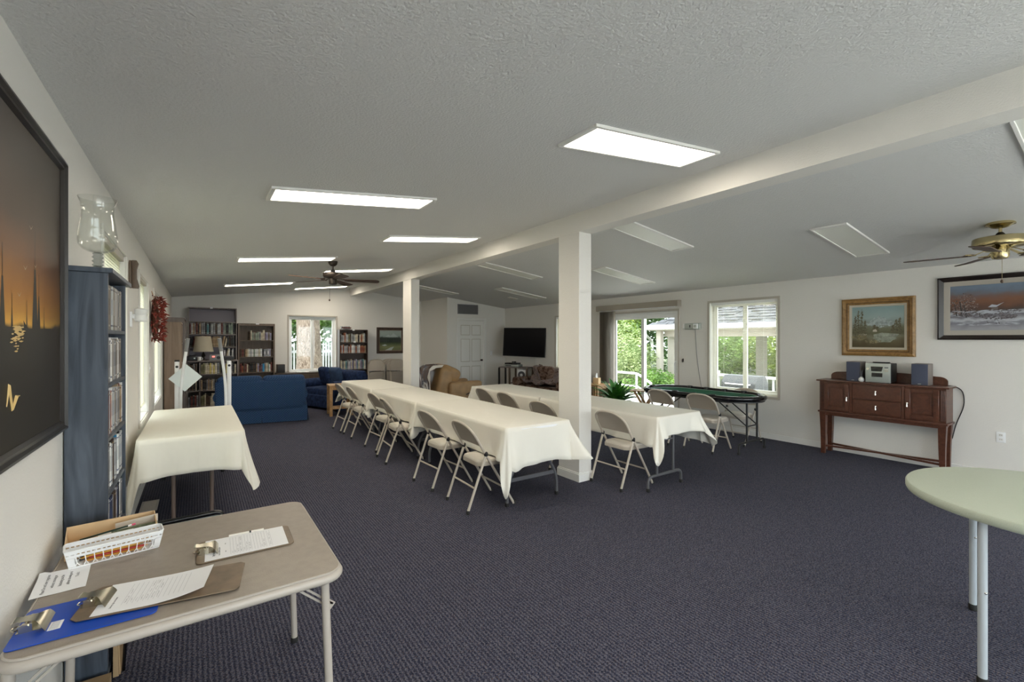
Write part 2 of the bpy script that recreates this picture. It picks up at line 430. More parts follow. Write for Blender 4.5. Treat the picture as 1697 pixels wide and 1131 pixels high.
MT = dict(
    wall=mat('wall_paint', (0.76,0.74,0.70), 0.85, bump=0.25, bscale=110, spec=0.2),
    ceil=mat('ceiling_paint', (0.68,0.68,0.67), 0.62, bump=0.5, bscale=80, spec=0.35),
    trim=mat('white_trim', (0.80,0.79,0.76), 0.45),
    beigetrim=mat('beige_casing', (0.50,0.46,0.40), 0.5),
    vinyl=mat('white_vinyl', (0.86,0.87,0.86), 0.35),
    carpet=carpet_mat(),
    cloth=mat('tablecloth_vinyl', (0.79,0.765,0.69), 0.5, bump=0.6, bscale=5, spec=0.35, stretch=(1,1,0.6)),
    cloth2=mat('tablecloth_ivory', (0.74,0.71,0.62), 0.5, bump=0.6, bscale=5, spec=0.35, stretch=(1,1,0.6)),
    beige=mat('beige_enamel', (0.50,0.445,0.375), 0.38, spec=0.6),
    beigepanel=mat('beige_back_panel', (0.43,0.375,0.31), 0.42, spec=0.5),
    beigepad=mat('beige_vinyl_pad', (0.66,0.61,0.53), 0.55, bump=0.3, bscale=220),
    darkmetal=mat('dark_grey_enamel', (0.085,0.085,0.095), 0.4, spec=0.6),
    greymetal=mat('grey_enamel', (0.22,0.22,0.23), 0.4, spec=0.6),
    brownmetal=mat('brown_enamel', (0.15,0.105,0.085), 0.4, spec=0.6),
    black=mat('black_plastic', (0.012,0.012,0.013), 0.45),
    blackgloss=mat('black_gloss', (0.006,0.006,0.008), 0.12),
    rubber=mat('black_rubber', (0.015,0.015,0.015), 0.8),
    chrome=mat('chrome', (0.75,0.74,0.70), 0.18, metal=1.0),
    nickel=mat('clip_steel', (0.62,0.58,0.47), 0.25, metal=1.0),
    brass=mat('polished_brass', (0.50,0.42,0.23), 0.22, metal=1.0, var=0.15, vscale=6),
    bronze=mat('dark_bronze', (0.045,0.035,0.028), 0.4, metal=0.6),
    blade=mat('dark_wood_blade', (0.060,0.032,0.020), 0.45, var=0.3, vscale=4, stretch=(1,14,1)),
    blackwood=wood_mat('black_stained_pine', (0.020,0.027,0.040), (0.082,0.103,0.136), 0.42, (9,9,0.8), 2.2),
    cherry=wood_mat('cherry_wood', (0.062,0.021,0.0115), (0.122,0.044,0.025), 0.32, (10,1.2,10), 2.0, 0.2),
    walnutcase=wood_mat('brown_laminate', (0.105,0.070,0.047), (0.150,0.105,0.072), 0.5, (8,8,1), 2.0),
    greycase=wood_mat('grey_brown_laminate', (0.165,0.138,0.125), (0.225,0.192,0.176), 0.5, (8,8,1), 2.0),
    darkcase=wood_mat('dark_espresso', (0.050,0.031,0.022), (0.090,0.057,0.040), 0.5, (8,8,1), 2.0),
    tancase=wood_mat('tan_laminate', (0.225,0.155,0.105), (0.310,0.220,0.155), 0.5, (9,9,0.7), 2.4),
    oak=wood_mat('light_oak', (0.36,0.20,0.08), (0.52,0.32,0.15), 0.45, (9,1,9), 2.0),
    bluefab=dotted_mat('blue_dotted_fabric', (0.024,0.056,0.132), (0.10,0.16,0.24), 33.0, 0.11),
    bluefab2=mat('navy_chenille', (0.018,0.034,0.090), 0.9, var=0.35, vscale=18, bump=0.4, bscale=40, spec=0.2),
    tanleather=mat('tan_leather', (0.36,0.22,0.10), 0.45, var=0.15, vscale=6, bump=0.25, bscale=18),
    floral=blotch_mat('dark_floral_fabric', [(0.035,0.018,0.011),(0.11,0.058,0.038),(0.22,0.15,0.115),(0.08,0.045,0.03)], 9),
    throwfab=blotch_mat('mottled_throw', [(0.07,0.045,0.04),(0.26,0.19,0.165),(0.13,0.11,0.12),(0.38,0.30,0.25)], 11),
    quilt=blotch_mat('brown_grey_white_quilt', [(0.06,0.04,0.035),(0.16,0.12,0.10),(0.10,0.11,0.14),(0.80,0.78,0.74),(0.12,0.09,0.08)], 5, stretch=(1,1,0.45)),
    fringe=mat('cream_fleece', (0.78,0.74,0.66), 0.95, bump=0.6, bscale=60),
    white=mat('white_plastic', (0.86,0.87,0.88), 0.4),
    paper=mat('white_paper', (0.90,0.91,0.93), 0.8),
    ink=mat('dark_ink', (0.10,0.10,0.12), 0.8),
    inkgrey=mat('grey_pencil', (0.50,0.51,0.55), 0.8),
    hardboard=mat('brown_hardboard', (0.185,0.130,0.082), 0.45, var=0.2, vscale=14, spec=0.5),
    blueboard=mat('blue_plastic_board', (0.003,0.062,0.46), 0.30, spec=0.6),
    vinyltop=mat('taupe_vinyl', (0.310,0.265,0.220), 0.42, var=0.05, vscale=30, bump=0.12, bscale=200, spec=0.5),
    cream=mat('putty_enamel', (0.46,0.415,0.365), 0.35, spec=0.6),
    manila=mat('tan_card', (0.66,0.47,0.27), 0.8, var=0.06, vscale=12),
    carton=mat('brown_cardboard', (0.42,0.28,0.15), 0.85, var=0.1, vscale=10),
    greentop=mat('pale_green_plastic', (0.44,0.485,0.40), 0.42, bump=0.15, bscale=160, spec=0.45),
    greyleg=mat('pale_grey_enamel', (0.46,0.50,0.53), 0.35, spec=0.6),
    felt=mat('green_felt', (0.012,0.095,0.052), 0.95, var=0.2, vscale=30, spec=0.1),
    speaker=mat('blue_grey_grille', (0.068,0.078,0.122), 0.75, bump=0.3, bscale=260),
    silver=mat('silver_plastic', (0.46,0.50,0.47), 0.3, metal=0.4),
    screen=mat('tv_screen', (0.003,0.003,0.005), 0.28, spec=0.12),
    glasspane=pane_mat('window_glass', (0.97,0.99,0.98), 0.06),
    glassware=pane_mat('clear_glassware', (0.965,0.975,0.965), 0.085),
    frosted=mat('frosted_glass', (0.80,0.81,0.80), 0.3, spec=0.6),
    blindslat=mat('cream_blind_slat', (0.86,0.84,0.76), 0.5),
    vertblind=mat('taupe_vertical_blind', (0.30,0.26,0.215), 0.7),
    valance=mat('taupe_valance', (0.36,0.32,0.265), 0.6),
    panel_on=emit_mat('lit_diffuser', (1.0,0.90,0.75), PANEL_STRENGTH),
    panel_off=mat('unlit_diffuser', (0.86,0.87,0.80), 0.4),
    shade=mat('beige_lamp_shade', (0.50,0.45,0.34), 0.8, bump=0.2, bscale=120),
    chili=mat('dried_red_chili', (0.19,0.024,0.014), 0.35, var=0.5, vscale=14, spec=0.6),
    plantleaf=leaf_mat('glossy_plant_leaf', (0.016,0.10,0.010), (0.075,0.30,0.03), 9, 0.3),
    plantpale=mat('pale_leaf', (0.20,0.32,0.20), 0.5),
    terracotta=mat('dark_green_pot', (0.05,0.08,0.06), 0.4),
    soil=mat('soil', (0.03,0.02,0.015), 0.95),
    bark=blotch_mat('pale_bark', [(0.085,0.060,0.045),(0.165,0.128,0.10),(0.27,0.22,0.185)], 17, 0.95, 10, (1.3,1.3,0.45), 1.5),
    bark2=blotch_mat('grey_bark', [(0.06,0.045,0.035),(0.115,0.092,0.072),(0.185,0.155,0.125)], 17, 0.95, 10, (1.3,1.3,0.45), 1.5),
    leafbright=leaf_mat('bright_leaves', (0.07,0.135,0.016), (0.25,0.33,0.06), 1.6, 0.45),
    leafpale=leaf_mat('pale_bush_leaves', (0.10,0.17,0.05), (0.36,0.42,0.20), 2.0, 0.4),
    thickglass=pane_mat('thick_glass', (0.72,0.75,0.75), 0.10),
    leafmid=leaf_mat('mid_leaves', (0.045,0.115,0.018), (0.16,0.28,0.05), 1.6, 0.4),
    leafdark=leaf_mat('dark_leaves', (0.016,0.050,0.012), (0.055,0.115,0.025), 1.4, 0.3),
    picket=mat('white_picket', (0.42,0.42,0.41), 0.6),
    shingle=mat('grey_shingle', (0.062,0.064,0.072), 0.95, var=0.3, vscale=5, bump=0.3, bscale=90),
    shingle2=mat('darker_grey_shingle', (0.044,0.046,0.053), 0.95, var=0.3, vscale=5, bump=0.3, bscale=90),
    housepaint=mat('cream_house_paint', (0.50,0.45,0.39), 0.8),
    concrete=mat('pale_concrete', (0.34,0.33,0.31), 0.9, var=0.12, vscale=3, bump=0.3, bscale=30),
    ground=mat('garden_soil', (0.06,0.075,0.03), 0.95, var=0.4, vscale=4),
    grill=mat('grey_grill_cover', (0.035,0.038,0.041), 0.6),
)
MT['bounceslab'] = mat('pale_bounce_slab', (0.60,0.59,0.57), 0.9, var=0.06, vscale=2)  # pale colour for the added slab that bounces daylight indoors
MT['blindslat'] = leaf_mat('cream_blind_slat', (0.84,0.82,0.72), (0.87,0.85,0.76), 2, 0.7)

# ------------------------------------------------------------------ the room shell
XL, XR, YB, YF = -0.47, 7.33, -2.6, 12.6
RX, RZ = 3.44, 2.935
ZL, ZR = 2.50, 2.44
KL = (RZ-ZL)/(RX-XL); KR = (RZ-ZR)/(XR-RX)
def ceil_z(x): return ZL + KL*(x-XL) if x < RX else ZR + KR*(XR-x)

struct('floor', M().box(XL-0.2, XR+0.2, YB-0.2, YF+0.2, -0.12, 0.0), MT['carpet'])

def wall_y(name, x0, x1, y0, y1, z1, holes):
    """a wall running along Y, with openings (y0, y1, z0, z1)"""
    m = M()
    ys = sorted({y0, y1} | {h[0] for h in holes} | {h[1] for h in holes})
    for a, b in zip(ys, ys[1:]):
        hs = sorted([h for h in holes if h[0] <= a and h[1] >= b], key=lambda h: h[2])
        z = 0.0
        for h in hs:
            if h[2] > z: m.box(x0, x1, a, b, z, h[2])
            z = h[3]
        if z < z1: m.box(x0, x1, a, b, z, z1)
    return struct(name, m, MT['wall'])

def gable(name, y0, y1, x0, x1, holes):
    """a wall running along X that reaches up to the sloping ceiling"""
    m = M()
    xs = sorted({x0, x1} | ({RX} if x0 < RX < x1 else set()) | {h[0] for h in holes} | {h[1] for h in holes})
    for a, b in zip(xs, xs[1:]):
        hs = sorted([h for h in holes if h[0] <= a and h[1] >= b], key=lambda h: h[2])
        z = 0.0
        for h in hs:
            if h[2] > z: m.box(a, b, y0, y1, z, h[2])
            z = h[3]
        m.prism([(a, z), (b, z), (b, ceil_z(b)+0.02), (a, ceil_z(a)+0.02)], y0, y1, 'y')
    return struct(name, m, MT['wall'])

W1 = (3.62, 4.69, 0.78, 2.21); W2 = (5.70, 6.62, 0.72, 2.20); W3 = (7.50, 8.80, 0.68, 2.19)
W4 = (3.38, 4.51, 0.655, 2.185); W5 = (7.62, 8.62, 0.86, 2.10); D2 = (5.14, 6.86, 0.0, 2.09)
W6 = (1.90, 3.04, 0.70, 2.14)
wall_y('wall_left', XL-0.17, XL, YB, YF+0.17, ZL+0.02, [W1, W2, W3])
wall_y('wall_right', XR, XR+0.17, YB, YF+0.17, ZR+0.02, [W4, D2, W5])
gable('wall_far', YF, YF+0.17, XL, XR, [W6])
BW1 = (-0.25, 3.2, 0.08, 2.38); BW2 = (3.7, 7.1, 0.08, 2.34)  # added rear openings, out of view, that let in fill daylight
gable('wall_near', YB-0.17, YB, XL, XR, [BW1, BW2])
m = M()
t = 0.12
m.prism([(XL-0.2, ceil_z(XL)-KL*0.2), (RX, RZ), (XR+0.2, ZR-KR*0.2), (XR+0.2, ZR-KR*0.2+t), (RX, RZ+t), (XL-0.2, ceil_z(XL)-KL*0.2+t)], YB-0.2, YF+0.2, 'y')
struct('ceiling', m, MT['ceil'])
struct('ridge_beam', M().box(3.40, 3.59, YB, YF, 2.725, ceil_z(3.40)+0.03), MT['wall'])

def column(name, x0, x1, y0, y1):
    o = struct(name, M().box(x0, x1, y0, y1, 0, 2.727), MT['wall'], bev=0.004, seg=1)
    b = M().box(x0-0.014, x1+0.014, y0-0.014, y1+0.014, 0, 0.085)
    b.box(x0-0.008, x1+0.008, y0-0.008, y1+0.008, 0.085, 0.10)
    obj('baseboard', b, MT['trim'], o, bev=0.003, seg=1)
column('support_column', 3.405, 3.59, 3.62, 3.96)
column('support_column', 3.405, 3.58, 8.33, 8.75)

# closet with a panelled door in the far corner
CX, CY = 5.47, 10.9
DR = (5.82, 6.62, 0.0, 2.07)
m = M()
for a, b, z in ((CX, DR[0], 0), (DR[0], DR[1], DR[3]), (DR[1], XR, 0)):
    m.prism([(a, z), (b, z), (b, ceil_z(b)+0.02), (a, ceil_z(a)+0.02)], CY, CY+0.11, 'y')
m.box(CX, CX+0.11, CY+0.11, YF, 0, ceil_z(CX)+0.01)
struct('wall_closet', m, MT['wall'])
d = struct('door_1', M().box(DR[0]+0.004, DR[1]-0.004, CY+0.045, CY+0.08, 0.01, DR[3]-0.004), MT['trim'])
for (a, b) in ((0.10, 0.36), (0.44, 0.70)):
    for (c, e) in ((0.22, 0.80), (0.95, 1.55), (1.68, 1.93)):
        pm = M()
        x0, x1 = DR[0]+a, DR[0]+b
        pm.prism([(x0,c),(x1,c),(x1,e),(x0,e)], CY+0.040, CY+0.047, 'y')
        obj('door_panel', pm, MT['trim'], d, bev=0.006, seg=2)
        rim = M()
        for q in ((x0-0.015,x1+0.015,c-0.015,c),(x0-0.015,x1+0.015,e,e+0.015),(x0-0.015,x0,c,e),(x1,x1+0.015,c,e)):
            rim.box(q[0], q[1], CY+0.043, CY+0.047, q[2], q[3])
        obj('panel_groove', rim, MT['beigetrim'], d)
k = M().lathe([(0.0,0),(0.026,0.002),(0.026,0.012),(0.012,0.016),(0.012,0.035),(0.026,0.045),(0.028,0.058),(0.018,0.07),(0,0.072)], 14)
k.move(Matrix.Translation((DR[1]-0.07, CY+0.045, 0.97)) @ Matrix.Rotation(R(90), 4, 'X'))
obj('door_knob', k, MT['bronze'], d, label='dark bronze door knob')
m = M()
m.box(DR[0]-0.065, DR[0], CY-0.016, CY, 0, DR[3]+0.065); m.box(DR[1], DR[1]+0.065, CY-0.016, CY, 0, DR[3]+0.065); m.box(DR[0], DR[1], CY-0.016, CY, DR[3], DR[3]+0.065)
m.box(DR[0]-0.004, DR[0]+0.004, CY, CY+0.11, 0, DR[3]); m.box(DR[1]-0.004, DR[1]+0.004, CY, CY+0.11, 0, DR[3])
struct('trim_1', m, MT['trim'], bev=0.004, seg=1)

def base(name, boxes):
    m = M()
    for q in boxes: m.box(*q)
    struct(name, m, MT['trim'], bev=0.003, seg=1)
base('baseboard_left', [(XL, XL+0.013, YB, YF, 0, 0.085)])
base('baseboard_right', [(XR-0.013, XR, YB, D2[0]-0.08, 0, 0.085), (XR-0.013, XR, D2[1]+0.08, CY, 0, 0.085)])
base('baseboard_far', [(XL, CX, YF-0.013, YF, 0, 0.085)])
base('baseboard_closet', [(CX, DR[0]-0.07, CY-0.013, CY, 0, 0.085), (DR[1]+0.07, XR, CY-0.013, CY, 0, 0.085)])

# ------------------------------------------------------------------ windows
def P3(axis, w, a, z): return (w, a, z) if axis == 'y' else (a, w, z)
def abox(m, axis, w0, w1, a0, a1, z0, z1):
    w0, w1 = min(w0,w1), max(w0,w1)
    return m.box(w0, w1, a0, a1, z0, z1) if axis == 'y' else m.box(a0, a1, w0, w1, z0, z1)
def window(name, axis, wall, out, H, split=True, casing=0.035, cm='beigetrim', sill=True):
    """wall = plane of the inner face, out = +1/-1 the outward direction"""
    a0, a1, z0, z1 = H
    f = M()
    w0, w1 = wall + out*0.09, wall + out*0.15
    fr = 0.045
    for q in ((a0,a1,z0,z0+fr),(a0,a1,z1-fr,z1),(a0,a0+fr,z0+fr,z1-fr),(a1-fr,a1,z0+fr,z1-fr)):
        abox(f, axis, w0, w1, *q)
    o = struct(name, f, MT['vinyl'], bev=0.004, seg=1)
    mid = (a0+a1)/2
    spans = [(a0+fr, mid), (mid, a1-fr)] if split else [(a0+fr, a1-fr)]
    for i, (p, q) in enumerate(spans):
        s = M(); k = 0.035
        ww0, ww1 = wall + out*(0.105+0.0*i), wall + out*0.135
        for r in ((p,q,z0+fr,z0+fr+k),(p,q,z1-fr-k,z1-fr),(p,p+k,z0+fr+k,z1-fr-k),(q-k,q,z0+fr+k,z1-fr-k)):
            abox(s, axis, ww0, ww1, *r)
        so = obj('sash', s, MT['vinyl'], o, bev=0.003, seg=1)
        g = M(); abox(g, axis, wall + out*0.117, wall + out*0.122, p+k, q-k, z0+fr+k, z1-fr-k)
        obj('pane', g, MT['glasspane'], so)
    c = M(); e = casing; i0, i1 = wall - out*0.014, wall + out*0.09
    for q in ((a0-e,a1+e,z1,z1+e),(a0-e,a0,z0,z1),(a1,a1+e,z0,z1),(a0-e,a1+e,z0-e,z0)):
        abox(c, axis, i0, wall, *q)
    obj('casing', c, MT[cm], o, bev=0.003, seg=1)
    r = M()
    for q in ((a0,a1,z1-0.006,z1),(a0,a1,z0,z0+0.008),(a0,a0+0.006,z0,z1),(a1-0.006,a1,z0,z1)):
        abox(r, axis, wall, i1, *q)
    obj('reveal', r, MT['trim'], o)
    return o
window('window_1', 'y', XL, -1, W1, cm='wall')
window('window_2', 'y', XL, -1, W2, cm='wall')
window('window_3', 'y', XL, -1, W3, cm='wall')
window('window_4', 'y', XR, 1, W4)
window('window_5', 'y', XR, 1, W5)
window('window_6', 'x', YF, 1, W6)
window('fill_window_1', 'x', YB, -1, BW1, cm='wall')  # added window behind the camera, there for fill light
window('fill_window_2', 'x', YB, -1, BW2, cm='wall')  # second added window behind the camera, also for fill light

def blind(label, axis, wall, out, H, pitch, tilt, rail_mat='beigetrim', group='window blinds', drop=0.0, proud=0.03):
    a0, a1, z0, z1 = H
    c = wall + out*proud
    t = thing('window_blind', label, 'blind', P3(axis, c, (a0+a1)/2, z0), 0, group)
    m = M(); hw = 0.022
    hl = (a1-a0)/2 - 0.012
    def lb(m, u0, u1, b0, b1, c0, c1):
        return m.box(u0,u1,b0,b1,c0,c1) if axis == 'y' else m.box(b0,b1,u0,u1,c0,c1)
    H0 = z1 - z0
    hr = M(); lb(hr, -0.025, 0.025, -hl, hl, H0-0.045, H0-0.004); obj('head_rail', hr, MT[rail_mat], t, bev=0.003, seg=1)
    z = H0 - 0.06
    s = M()
    while z > drop + 0.03:
        dx, dz = hw*0.55*math.cos(R(tilt)), hw*0.55*math.sin(R(tilt))
        n = (-out*math.sin(R(tilt))*0.0006, math.cos(R(tilt))*0.0006)
        A = [(-dx*out, -dz), (dx*out, dz)]
        vs = []
        for b in (-hl, hl):
            for (u, w) in A:
                for sg in (-1, 1):
                    p = (u + sg*n[0], w + sg*n[1])
                    vs.append((p[0], b, z+p[1]) if axis == 'y' else (b, p[0], z+p[1]))
        s.add(vs, [(0,1,3,2),(4,6,7,5),(0,4,5,1),(2,3,7,6),(0,2,6,4),(1,5,7,3)])
        z -= pitch
    obj('slat', s, MT['blindslat'], t, kind='stuff')
    br = M(); lb(br, -0.012, 0.012, -hl, hl, drop+0.008, drop+0.025); obj('bottom_rail', br, MT['blindslat'], t)
    cd = M()
    for b in (-hl*0.6, hl*0.6):
        p0 = (0, b, drop+0.02) if axis == 'y' else (b, 0, drop+0.02)
        p1 = (0, b, H0-0.05) if axis == 'y' else (b, 0, H0-0.05)
        cd.tube([p0, p1], 0.0012, 4)
    obj('ladder_cord', cd, MT['white'], t)
    return t
blind('closed cream slat blind in the window behind the glass vase', 'y', XL, -1, W1, 0.021, 72)
blind('closed cream slat blind in the window above the cloth covered table', 'y', XL, -1, W2, 0.021, 72, drop=0.10)
blind('closed cream slat blind in the window behind the chili wreath', 'y', XL, -1, W3, 0.021, 72, drop=0.10)
blind('open white slat blind in the window beside the poker table', 'y', XR, 1, W4, 0.021, -7, rail_mat='vinyl', proud=0.045)
blind('white slat blind in the small window above the floral sofa', 'y', XR, 1, W5, 0.021, 50, rail_mat='vinyl')

# the sliding glass door
a0, a1, z0, z1 = D2
f = M()
for q in ((a0,a1,z1-0.055,z1),(a0,a0+0.05,z0,z1-0.055),(a1-0.05,a1,z0,z1-0.055),(a0,a1,0,0.035)):
    f.box(XR+0.04, XR+0.15, q[0], q[1], q[2], q[3])
d = struct('door_2', f, MT['vinyl'], bev=0.004, seg=1)
mid = (a0+a1)/2
for (p, q, x0) in ((a0+0.05, mid+0.035, XR+0.055), (mid-0.035, a1-0.05, XR+0.10)):
    s = M(); k = 0.07
    for r in ((p,q,0.035,0.035+k+0.03),(p,q,z1-0.055-k,z1-0.055),(p,p+k,0.13,z1-0.12),(q-k,q,0.13,z1-0.12)):
        s.box(x0, x0+0.035, r[0], r[1], r[2], r[3])
    so = obj('door_leaf', s, MT['vinyl'], d, bev=0.003, seg=1)
    obj('pane', M().box(x0+0.014, x0+0.020, p+k, q-k, 0.13, z1-0.12), MT['glasspane'], so)
    if p < a0 + 0.1:
        hm = M().tube(fillet([(x0, p+0.035, 0.90), (x0-0.045, p+0.035, 0.92), (x0-0.045, p+0.035, 1.12), (x0, p+0.035, 1.14)], 0.03), 0.009, 8)
        obj('door_handle', hm, MT['white'], so)
c = M()
for q in ((a0-0.03,a1+0.03,z1,z1+0.035),(a0-0.03,a0,0,z1),(a1,a1+0.03,0,z1)):
    c.box(XR-0.012, XR+0.04, *q)
obj('casing', c, MT['beigetrim'], d, bev=0.003, seg=1)

t = thing('door_valance', 'taupe valance box above the sliding glass door', 'valance', (XR-0.06, 6.10, 2.20))
obj('front_panel', M().box(-0.065, -0.05, -1.03, 1.03, -0.035, 0.075), MT['valance'], t, bev=0.003, seg=1)
obj('top_panel', M().box(-0.05, 0.058, -1.03, 1.03, 0.06, 0.075), MT['valance'], t)
for y in (-1.03, 1.015): obj('end_panel', M().box(-0.05, 0.058, y, y+0.015, -0.035, 0.06), MT['valance'], t)
t = thing('vertical_blind', 'bunched taupe vertical blind at the side of the glass door', 'blind', (XR-0.07, 6.86, 0.03))
obj('track', M().box(-0.02, 0.02, -1.70, 0.22, 2.125, 2.15), MT['white'], t)
for i in range(11):
    y = -0.22 + i*0.040
    sl = M().obox((0, y, 1.06), (0.085, 0.0015, 2.10), R(16 + (i % 3)*4))
    obj('slat', sl, MT['vertblind'], t)
obj('pull_wand', M().tube([(-0.05,0.20,2.05),(-0.05,0.20,0.75)], 0.004, 6), MT['white'], t)

# ------------------------------------------------------------------ outside
def leaf_cloud(c, rad, n, s, seed, flat=0.0, shell=0.45):
    rnd = random.Random(seed); m = M()
    vs = []; fs = []
    lumps = [(rnd.gauss(0,0.45), rnd.gauss(0,0.45), rnd.gauss(0,0.45)) for _ in range(14)]
    for i in range(n):
        while True:
            p = (rnd.uniform(-1,1), rnd.uniform(-1,1), rnd.uniform(-1,1))
            q = math.sqrt(p[0]**2+p[1]**2+p[2]**2)
            if q > 1 or q < shell: continue
            L = lumps[i % 14]
            if i % 2: p = tuple(L[k]+p[k]*0.5 for k in range(3))
            break
        x, y, z = (c[k]+rad[k]*p[k] for k in range(3))
        a = rnd.uniform(0, 2*PI); b = rnd.uniform(-1, 1)*(1-flat)
        u = Vector((math.cos(a), math.sin(a), rnd.uniform(-0.5,0.5))).normalized()
        w = Vector((-math.sin(a)*b, math.cos(a)*b, rnd.uniform(0.3,1))).normalized()
        k = s*rnd.uniform(0.6, 1.3)
        o = Vector((x, y, z)); e = len(vs)
        vs += [o-u*k, o+w*k*0.5, o+u*k, o-w*k*0.5]
        fs.append((e, e+1, e+2, e+3))
    m.v = [tuple(v) for v in vs]; m.f = fs
    return m
def plant_mass(name, label, cat, c, rad, n, s, matn, seed, trunk=None, group=None):
    t = thing(name, label, cat, (c[0], c[1], trunk[1] if trunk else c[2]-rad[2]), 0, group)
    o = (c[0]-t.location.x, c[1]-t.location.y, c[2]-t.location.z)
    f = obj('foliage', leaf_cloud(o, rad, n, s, seed), MT[matn], t, kind='stuff')
    if trunk:
        obj('trunk', M().tube([(0,0,0),(0.03,0.02,o[2]*0.5),(0,0,o[2])], [trunk[0]*1.3, trunk[0], trunk[0]*0.6], 8), MT['bark2'], t)
    else:
        obj('stem', M().tube([(0,0,0),(0.02,0.02,o[2]*1.2)], 0.03, 6), MT['bark2'], t)
    return t

GZ = -0.16
struct('garden_ground', M().box(-30, 45, -25, 50, GZ-0.25, GZ-0.04), MT['ground'])
struct('bounce_slab', M().box(-6, 14, -14, YB-0.2, GZ-0.03, GZ), MT['bounceslab'])  # added unseen slab that throws daylight up onto the ceiling
struct('deck', M().box(XR+0.18, 12.0, 0.5, 9.8, GZ-0.03, GZ), MT['concrete'])

# the open shelter with a grey shingle roof beyond the glass door
EX, EY1, EY0, EZ = 12.5, 9.95, -1.0, 2.00
h = thing('garden_shelter', 'open shelter with grey shingle hip roof and white gutter outside', 'shelter', (EX+3, 5, GZ-0.04))
def HP(x, y, z): return (x-EX-3, y-5, z-GZ+0.04)
RXX, RZZ = EX+3.6, EZ+1.55
m = M()
A = HP(EX,EY0,EZ); B = HP(EX,EY1,EZ); Cc = HP(2*RXX-EX,EY1,EZ); D = HP(2*RXX-EX,EY0,EZ); E1 = HP(RXX,EY1-3.6,RZZ); E0 = HP(RXX,EY0+3.6,RZZ)
m.add([A,B,Cc,D,E1,E0], [(0,1,4,5),(1,2,4),(2,3,5,4),(3,0,5),(3,2,1,0)])
obj('roof', m, MT['shingle2'], h)
# courses of single shingles on the slope that faces the hall
for which in (0, 1):
    s = M(); rnd = random.Random(5+which)
    ncol = 17
    for r in range(ncol):
        u = r/ncol
        x = EX + 3.6*u; z = EZ + 1.55*u
        y1 = EY1 - 3.6*u; y = EY0 + 3.6*u + (r % 2)*0.16
        while y < y1 - 0.02:
            w = rnd.uniform(0.26, 0.36); ye = min(y+w, y1)
            if (rnd.random() < 0.55) == (which == 0):
                p = HP(x, y+0.006, z); dx, dz = 0.26, 0.112
                k = rnd.uniform(0.016, 0.026)
                s.add([(p[0],p[1],p[2]+0.004),(p[0],p[1]+ye-y-0.012,p[2]+0.004),(p[0]+dx,p[1]+ye-y-0.012,p[2]+dz+0.004),(p[0]+dx,p[1],p[2]+dz+0.004),
                       (p[0]-0.01,p[1],p[2]+0.004+k),(p[0]-0.01,p[1]+ye-y-0.012,p[2]+0.004+k),(p[0]+dx,p[1]+ye-y-0.012,p[2]+dz+0.008),(p[0]+dx,p[1],p[2]+dz+0.008)],
                      [(0,1,2,3),(4,7,6,5),(0,4,5,1),(1,5,6,2),(2,6,7,3),(3,7,4,0)])
            y = ye
    obj('shingles', s, MT['shingle' if which == 0 else 'shingle2'], h, kind='stuff')
m = M(); p = HP(EX, EY0, EZ); q = HP(EX, EY1, EZ)
m.box(p[0]-0.13, p[0], p[1], q[1]+0.13, p[2]-0.13, p[2]+0.02)
obj('gutter', m, MT['vinyl'], h, bev=0.02, seg=2)
m = M(); m.box(p[0], p[0]+7.2, q[1], q[1]+0.12, p[2]-0.13, p[2]+0.02); obj('gutter', m, MT['vinyl'], h, bev=0.02, seg=2)
m = M(); m.box(p[0], p[0]+0.5, p[1], q[1]-0.02, p[2]-0.16, p[2]-0.13); m.box(p[0]+0.5, p[0]+0.7, p[1], q[1]-0.3, p[2]-0.36, p[2]-0.13)
obj('soffit', m, MT['housepaint'], h)
for (x, y) in ((13.6, 9.70), (12.78, 9.66), (13.0, 5.75), (13.0, 2.4), (18.6, 9.2), (18.6, 5.75)):
    a = HP(x, y, GZ-0.04); w = 0.085 if x == 12.78 else 0.15
    obj('post', M().box(a[0]-w, a[0]+w, a[1]-w, a[1]+w, a[2], a[2]+EZ+0.09), MT['housepaint'], h)
a = HP(EX-0.06, 10.0, EZ-0.1)
obj('downspout', M().tube(fillet([(a[0],a[1],a[2]), (a[0],a[1],a[2]-0.18), (a[0]+0.9,a[1]+0.42,a[2]-0.42), (a[0]+0.9,a[1]+0.42,0.0)], 0.14), 0.045, 8), MT['vinyl'], h)

# ramp handrail outside the glass door
t = thing('ramp_railing', 'white metal ramp railing just outside the glass door', 'railing', (9.0, 7.6, GZ))
z0 = 0.86
obj('top_rail', M().tube(fillet([(0,1.6,z0),(0,-0.12,z0),(0.0,-0.55,z0-0.22)], 0.1), 0.028, 8), MT['white'], t)
obj('lower_rail', M().tube([(0,1.6,z0-0.32),(0,-0.12,z0-0.32),(0,-0.55,z0-0.5)], 0.02, 8), MT['white'], t)
for y in (1.6, 0.75, -0.10, -0.53): obj('post', M().tube([(0,y,0),(0,y,z0-0.01 if y > -0.3 else z0-0.22)], 0.026, 8), MT['white'], t)
t = thing('deck_railing', 'white baluster railing at the far edge of the deck', 'railing', (11.4, 4.2, GZ-0.12))
obj('top_rail', M().box(-0.05,0.05,-2.6,2.6,0.86,0.92), MT['picket'], t)
obj('bottom_rail', M().box(-0.03,0.03,-2.6,2.6,0.10,0.15), MT['picket'], t)
bal = mesh_of('baluster', M().box(-0.02,0.02,-0.02,0.02,0.15,0.86), MT['picket'])
for i in range(34): obj('baluster', bal, None, t, loc=(0, -2.55+i*0.1545, 0))
for y in (-2.6, 0, 2.6): obj('post', M().box(-0.055,0.055,y-0.055,y+0.055,0,1.0), MT['picket'], t)

